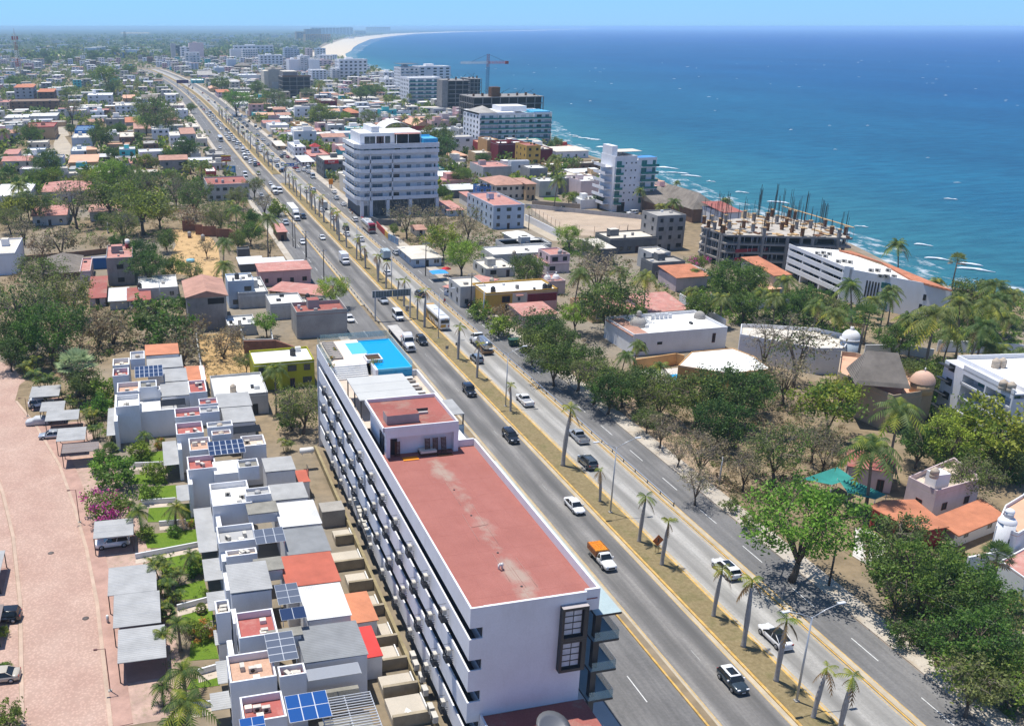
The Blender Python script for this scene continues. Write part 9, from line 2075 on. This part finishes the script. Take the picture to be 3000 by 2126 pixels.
_wa('tile roofed hut on the empty street lot','b3',(1010,1252),(1130,1245),vb=1340,vd=1195,_hb='cream',_ib='ptile',_kb='gx',_rb='o',nx=1,_qb=1)
def _sa(_jb,tl,pts,h=3.2,n=12):
 W=[Vector(g(tl,*p))for p in pts];t=_fb('wire_fence',_jb,'fence',(*W[0],0));mb=MB();mw=MB()
 for a,b in zip(W[:-1],W[1:]):
  k=max(2,int((b-a).length/4.5))
  for j in range(k+1):p=a.lerp(b,j/k)-W[0];mb.t([(p.x,p.y,0),(p.x,p.y,h)],.07,M('rusty_post',(.20,.12,.08),.9),5)
  for z in(.3,h*.5,h):p,q_=a-W[0],b-W[0];mw.t([(p.x,p.y,z),(q_.x,q_.y,z)],.025,_mc,3)
 mb.B('posts',t);mw.B('wires',t)
_sa('rusty post fence along the landward side of the pitch','b4',[(265,1045),(635,1265)]);_sa('thin wire fence along the near side of the pitch','b4',[(895,1315),(1310,1345),(1550,1300)])
SKIN=M('skin',(.30,.17,.11),.7,.05,3);HAIR=M('hair',(.02,.015,.012),.8)
def _pa(_jb,X,Y,z,shirt,trousers,rz=0,helmet=None):
 t=_fb('person',_jb,'person',(X,Y,z),rz);me=bpy.data.meshes.new('body')
 v=[(0,0,.95),(0,.02,1.2),(0,.01,1.42),(0,.0,1.52),(0,.03,1.62),(0,.02,1.72),(-.19,0,1.40),(-.25,.08,1.14),(-.22,.24,.95),(.19,0,1.40),(.26,-.06,1.14),(.24,-.02,.90),(-.09,0,.90),(-.10,.16,.50),(-.10,.10,.06),(-.10,.24,.04),(.09,0,.90),(.10,-.06,.50),(.10,-.26,.10),(.10,-.14,.04)]
 e=[(0,1),(1,2),(2,3),(3,4),(4,5),(2,6),(6,7),(7,8),(2,9),(9,10),(10,11),(0,12),(12,13),(13,14),(14,15),(0,16),(16,17),(17,18),(18,19)]
 rad=[.15,.14,.15,.06,.10,.085,.07,.05,.035,.07,.05,.035,.10,.07,.05,.04,.10,.07,.05,.04]
 me.from_pydata(v,e,[]);o=bpy.data.objects.new('body',me);col.objects.link(o);sk=o.modifiers.new('skin','SKIN');o.modifiers.new('smooth','SUBSURF').levels=1
 for d_,r_ in zip(me.skin_vertices[0].data,rad):d_.radius=(r_,r_)
 me.skin_vertices[0].data[0].use_root=True;bpy.context.view_layer.update();m2=bpy.data.meshes.new_from_object(o.evaluated_get(bpy.context.evaluated_depsgraph_get()));bpy.data.objects.remove(o)
 for m_ in(SKIN,shirt,trousers):m2.materials.append(m_)
 for p in m2.polygons:
  c=p.center;p.material_index=2 if c.z<.95 and abs(c.x)<.2 else 1 if .95<=c.z<1.47 and abs(c.x)<.29 else 0
  p.use_smooth=True
 _cd('body',m2,t);MB().d(0,.015,1.66,.115,helmet or HAIR,10,4).B('helmet' if helmet else 'hair',t);return t
MB_R=M('red_shirt',(.45,.03,.03),.9);JEAN=M('jeans',(.05,.07,.13),.9);YLH=M('yellow_helmet',(.7,.5,.03),.5)
X,Y=g('E',692,418,.2);_pa('person in a red shirt walking beside the guardrail',73.3,Y,.2,MB_R,JEAN,.2)
A_=bpy.data.objects.get('concrete_frame_building');zz=_h(*px('c1',600,632),px('c1',0,1080)[1])
for(a,c,lab,sh_,hm)in[(1410,280,'worker in a yellow helmet standing on the concrete deck',M('green_shirt',(.05,.14,.09),.9),YLH),(1490,300,'worker in a pale top beside the edge of the concrete deck',M('pale_shirt',(.45,.38,.35),.9),None),(1115,520,'worker in an orange top among the formwork',ORCLOTH,None)]:
 X,Y=g('c1',a,c,zz);_pa(lab,X,Y,zz,sh_,JEAN,1.0,hm)
OCC=[]
for o in list(col.objects):
 if o.parent is None and o.type=='EMPTY':
  for c in o.children:
   if c.name.split('.')[0]in('wall','floor_slab','shade_block','roof','balcony','thatch')and c.type=='MESH':
    m4=Matrix.Translation(o.location)@o.rotation_euler.to_matrix().to_4x4()@Matrix.Translation(c.location);B8=[m4@Vector(q_)for q_ in c.bound_box];OCC.append((min(p.x for p in B8),max(p.x for p in B8),min(p.y for p in B8),max(p.y for p in B8)))
LOTB=(min(p[0]for p in LOT)-4,max(p[0]for p in LOT)+4,min(p[1]for p in LOT)-4,max(p[1]for p in LOT)+4);OCC.append(LOTB);OCC.append((-62,-36,530,740))
def free(x0,x1,y0,y1,m_=1.5):
 for a in OCC:
  if x0<a[1]+m_ and x1>a[0]-m_ and y0<a[3]+m_ and y1>a[2]-m_:return False
 return True
VPX=[]
for(x0,x1,y0,h)in VIS:a,b=Q(x0,y0,h),Q(x1,y0,0);VPX.append((min(a[0],Q(x0,y0,0)[0]),max(b[0],Q(x1,y0,h)[0]),a[1],b[1],y0))
def hides(X,w_,Y,h,k=.3):
 a,b=Q(X,Y,h),Q(X+w_,Y,h)
 for u0,u1,v0,v1,y0 in VPX:
  if Y<y0 and a[0]<u1-2 and b[0]>u0+2 and a[1]<v1-k*(v1-v0):return True
 return False
def _na(Y):
 for(x0,y0),(x1,y1)in zip(_zc[:-1],_zc[1:]):
  if y0<=Y<=y1:return x0+(x1-x0)*(Y-y0)/max(1e-6,y1-y0)
 return 230
rg=RND(2024);WALLS=['white']*6+['cream']*4+['lgrey']*3+['grey','lpink','pink','lochre','tan','lblue','brown','turq'];ROOFS=['white']*6+['cream']*5+['grey']*3+['pink','oran','ptile','sheet','gsheet']
WN={'white':'white','cream':'cream','lgrey':'pale grey','grey':'grey','lpink':'pale pink','pink':'pink','lochre':'sandy','tan':'tan','lblue':'pale blue','brown':'brown','turq':'turquoise'}
cand=[]
def _ma(x0f,x1f,y0,y1,dy,dx,p):
 Y=y0
 while Y<y1:
  a,b=x0f(Y),x1f(Y);X=a+rg.U(0,6)
  while X<b-8:
   w_,d=rg.U(8,14),rg.U(8,13)
   if rg.random()<p(X,Y):cand.append((X,Y+rg.U(-2,2),w_,d))
   X+=w_+rg.U(1.5,dx)
  Y+=dy
_ma(lambda Y:84+bend(Y),lambda Y:_na(Y)-24,378,900,16,5,lambda X,Y:.9);_ma(lambda Y:86+bend(Y),lambda Y:min(_na(Y)-40,420),900,2150,19,9,lambda X,Y:.62)
_ma(lambda Y:-60-Y*.16,lambda Y:36+bend(Y),470,900,17,7,lambda X,Y:.62);_ma(lambda Y:-60-Y*.28,lambda Y:38+bend(Y),900,2200,21,14,lambda X,Y:.40)
rg.shuffle(cand);cand.sort(key=lambda c:c[0]**2+c[1]**2);PROTO={};made=0;far_mb=MB()
for(X,Y,w_,d)in cand:
 if not free(X,X+w_,Y,Y+d)or(42+bend(Y)<X+w_ and X<83+bend(Y)):continue
 wl,rf=rg.choice(WALLS),rg.choice(ROOFS);st=rg.choice([1,1,2,2,2,3])if Y<1500 else rg.choice([1,2,2,3,4]);h=3.1*st+rg.U(-.2,.5);ang=rg.gauss(0,.06)
 while st>1 and hides(X,w_,Y,h):st-=1;h=3.1*st
 if hides(X,w_,Y,h):continue
 OCC.append((X,X+w_,Y,Y+d))
 if made<250:
  made+=1;_lb='seaward' if X>60+bend(Y)else 'landward';r=_fb('house','%s house in the dense quarter %s of the far highway'%(WN[wl],_lb),'house',(X,Y,0),ang,'%s houses in the %s quarter'%(WN[wl],_lb));W=WC[wl];gab=rf in('oran','ptile','pink')and rg.random()<.6
  MB().b(0,w_,0,d,0,h,W).B('wall',r);o=MB()
  if gab:o.q([(-.4,-.4,h),(w_+.4,-.4,h),(w_+.4,d+.4,h),(-.4,d+.4,h),(-.4,d/2,h+1.6),(w_+.4,d/2,h+1.6)],[(0,1,5,4),(3,4,5,2),(0,4,3),(1,2,5)],RC[rf])
  elif rf in('sheet','gsheet'):o.b(-.3,w_+.3,-.3,d+.3,h+.02,h+.14,RC[rf])
  else:o.b(.16,w_-.16,.16,d-.16,h,h+.06,RC[rf]);_za(o,0,w_,0,d,h,h+.5,.16,W)
  if rg.random()<.45 and not gab:o.c(w_*rg.U(.2,.8),d*rg.U(.4,.8),h,h+1.3,.6,rg.choice([_v('black_plastic',(0,0,0)),M('beige_plastic',(0,0,0))]),8)
  if rg.random()<.35 and not gab:x=w_*rg.U(0,.5);o.b(x+.3,x+w_*.4,d*.4,d-.3,h,h+2.6,W,RC[rf])
  o.B('roof',r);k=max(1,int(w_/4.5))
  for s in range(st):
   for i in range(k):
    if rg.random()<.8:_cd('window',_wc[rg.choice('wdddo')],r,((i+.5)*w_/k,0,s*3.1+.8),0,(rg.U(.9,2.2),1,1.4))
 else:
  far_mb.b(X,X+w_,Y,Y+d,0,h,WC[wl],RC[rf])
  for s in range(st):
   for i in range(2):x=X+w_*(.2+.42*i);far_mb.e([(x,Y-.03,s*3.1+.9),(x+w_*.2,Y-.03,s*3.1+.9),(x+w_*.2,Y-.03,s*3.1+2.3),(x,Y-.03,s*3.1+2.3)],_zd)
o=far_mb.B('distant_houses');o['kind']='stuff';o['label']='mass of small pale houses in the distant town'
def _la(mb,x,y,s,n,m_,m2,rg,base=0.0,hh=.55,q=.16):
 _ge=[(x+rg.gauss(0,.22)*s,y+rg.gauss(0,.22)*s,base+s*hh*rg.U(.45,1.2),rg.U(.16,.3)*s)for _ in range(5)]
 for _ in range(n):
  lx,ly,lz,lr=_ge[rg.randrange(5)];d=Vector((rg.gauss(0,1),rg.gauss(0,1),rg.gauss(0,1))).normalized()*lr*rg.U(.6,1.05);_db(mb,Vector((lx,ly,max(base+.1,lz+d.z)))+Vector((d.x,d.y,0)),s*q,rg,m_ if rg.random()<.72 else m2)
tmb=MB();pairs=[('green','mango'),('mango','green'),('olive','green'),('olive','dry'),('green','bright'),('yellow','olive')];cnt=0;indiv=0
for _ in range(9000):
 Y=390+1900*rg.random()**1.25;X=rg.U(-70-Y*.27,_na(Y)-14)
 if Y<1760 and 40+bend(Y)<X<86+bend(Y):continue
 s=rg.U(4,9)
 if not free(X-s*.3,X+s*.3,Y-s*.3,Y+s*.3,-1.2):continue
 pr=pairs[rg.randrange(6)]
 if Y<1300 and hides(X-s*.4,s*.8,Y,s*.8,.6):continue
 if Y<640 and indiv<70:indiv+=1;k_=pr[0];_f('tree','tree',_uc[k_][rg.randrange(len(_uc[k_]))],X,Y,s,'%s tree between the packed houses %s of the highway'%({'green':'green','mango':'dark green','olive':'olive','yellow':'yellowish'}[k_],'seaward' if X>60 else 'landward'),'%s town trees %s'%(k_ if k_!='mango' else 'dark','seaward' if X>60 else 'landward'));continue
 _la(tmb,X,Y,s*1.1,46 if Y<1200 else 30,_xc[pr[0]],_xc[pr[1]],rg,0,.5,.15);cnt+=1
for _ in range(2200):
 Y=2250+6500*rg.random()**2;X=rg.U(-200-Y*.42,min(_na(Y)-60-Y*.02,3000));s=rg.U(14,34);pr=pairs[rg.randrange(4)];_la(tmb,X,Y,s,22,_xc[pr[0]],_xc[pr[1]],rg,0,.3,.2)
o=tmb.B('distant_trees');o['kind']='stuff';o['label']='distant trees filling the gaps of the town and plain'
wh=MB()
for _ in range(260):
 Y=2400+6000*rg.random()**1.5;X=rg.U(-200-Y*.40,_na(Y)-100);w_=rg.U(12,50);wh.b(X,X+w_,Y,Y+20,0,rg.U(4,14),rg.choice([_kc,WC['cream'],WC['lgrey']]),_lc)
o=wh.B('distant_buildings');o['kind']='stuff';o['label']='pale specks of buildings scattered over the hazy plain'
um=MB()
def _j(tl,pts,n,mats,smin=.8,smax=2.6,dens=26):
 W=[g(tl,a,c)for a,c in pts];xs=[p[0]for p in W];ys=[p[1]for p in W];k=0;tries=0
 while k<n*1.6 and tries<n*9:
  tries+=1;X,Y=rg.U(min(xs),max(xs)),rg.U(min(ys),max(ys))
  if not _ka(X,Y,W)or not free(X,X,Y,Y,-.3)or 40<X<83:continue
  k+=1;a,b=rg.choice(mats);s=rg.U(smin,smax);_la(um,X,Y,s,dens,_xc[a],_xc[b],rg,0,.22,.11)
SC1=[('olive','dry'),('dry','brown'),('green','olive'),('brown','dry')];SC2=[('green','olive'),('mango','green'),('olive','green'),('bright','green')];SC3=[('dry','brown'),('brown','dry'),('dry','olive')]
_j('D',[(-150,250),(600,200),(900,430),(1300,560),(1330,830),(860,700),(640,880),(150,900),(-150,700)],420,SC1,1.2,3.2,30);_j('b1',[(-200,500),(1900,400),(2292,900),(2292,1624),(1900,1500),(-200,1500)],520,SC1+SC2,1.2,3.5,28);_j('b2',[(-50,560),(500,560),(1100,850),(1500,1000),(1500,1500),(900,1300),(0,1150)],420,SC1+SC2[:1],1.0,3.0,28);_j('b2',[(0,1250),(700,1300),(1550,1450),(1600,1700),(0,1900)],150,SC3,.6,1.6,18)
_j('F',[(0,900),(600,900),(1100,1200),(1150,1500),(800,1800),(300,1700),(0,1400)],420,SC1+SC3,.7,2.4,26);_j('F',[(0,250),(700,330),(1100,420),(1250,560),(1150,700),(400,560),(0,500)],420,SC2,1.5,4.0,32);_j('F',[(1500,850),(1750,780),(1740,1150),(2292,1050),(2292,1624),(1850,1624),(1500,1300),(1400,1150)],300,SC2,1.5,3.6,32);_j('F',[(1250,600),(1720,680),(2292,720),(2292,350),(1850,330),(1740,560)],260,SC2,1.2,3.2,30)
_j('E',[(1000,520),(1500,560),(1900,900),(2292,1000),(2292,1400),(1700,1050),(1250,740)],260,SC1+SC2[:2],.8,2.4,26);_j('E',[(950,60),(2292,150),(2292,420),(1900,620),(1500,480),(1000,250)],240,SC1+SC2,1.0,3.0,26);_j('I',[(1200,350),(2292,450),(2292,1624),(1900,1624),(1600,1120),(1280,640)],330,SC2+SC1[:2],1.2,3.2,30);_j('I',[(100,-50),(1000,100),(1250,300),(900,420),(500,300),(250,100)],120,SC3+SC1,.5,1.6,22);_j('b3',[(680,1200),(1900,1050),(2292,1350),(2200,1624),(1000,1500)],260,SC1,1.2,3.0,26);_j('D',[(1880,880),(2110,850),(2110,1150),(1880,1180)],60,SC2,.6,1.6,24);_j('D',[(1330,630),(1640,620),(1680,880),(1380,940)],130,SC3,.5,1.3,20);_j('b4',[(650,1380),(1300,1400),(1250,1624),(700,1624)],120,SC2,1.2,3,26);_j('D',[(120,880),(680,880),(700,1330),(450,1300),(200,950)],70,SC2,.6,1.5,24);_j('G',[(930,450),(1340,440),(1440,1350),(1050,1500)],90,SC2,.4,1.1,22)
for(tl,a,c)in[('h1',790,430),('h1',770,450),('h1',820,440),('h1',290,490),('h1',300,400),('h1',325,300)]:X,Y=g(tl,a,c,19.7);_la(um,X,Y,1.1,40,_xc['green'],_xc['red'],rg,19.4,.4,.13)
o=um.B('undergrowth');o['kind']='stuff';o['label']='scrub and dry undergrowth between trees and houses'
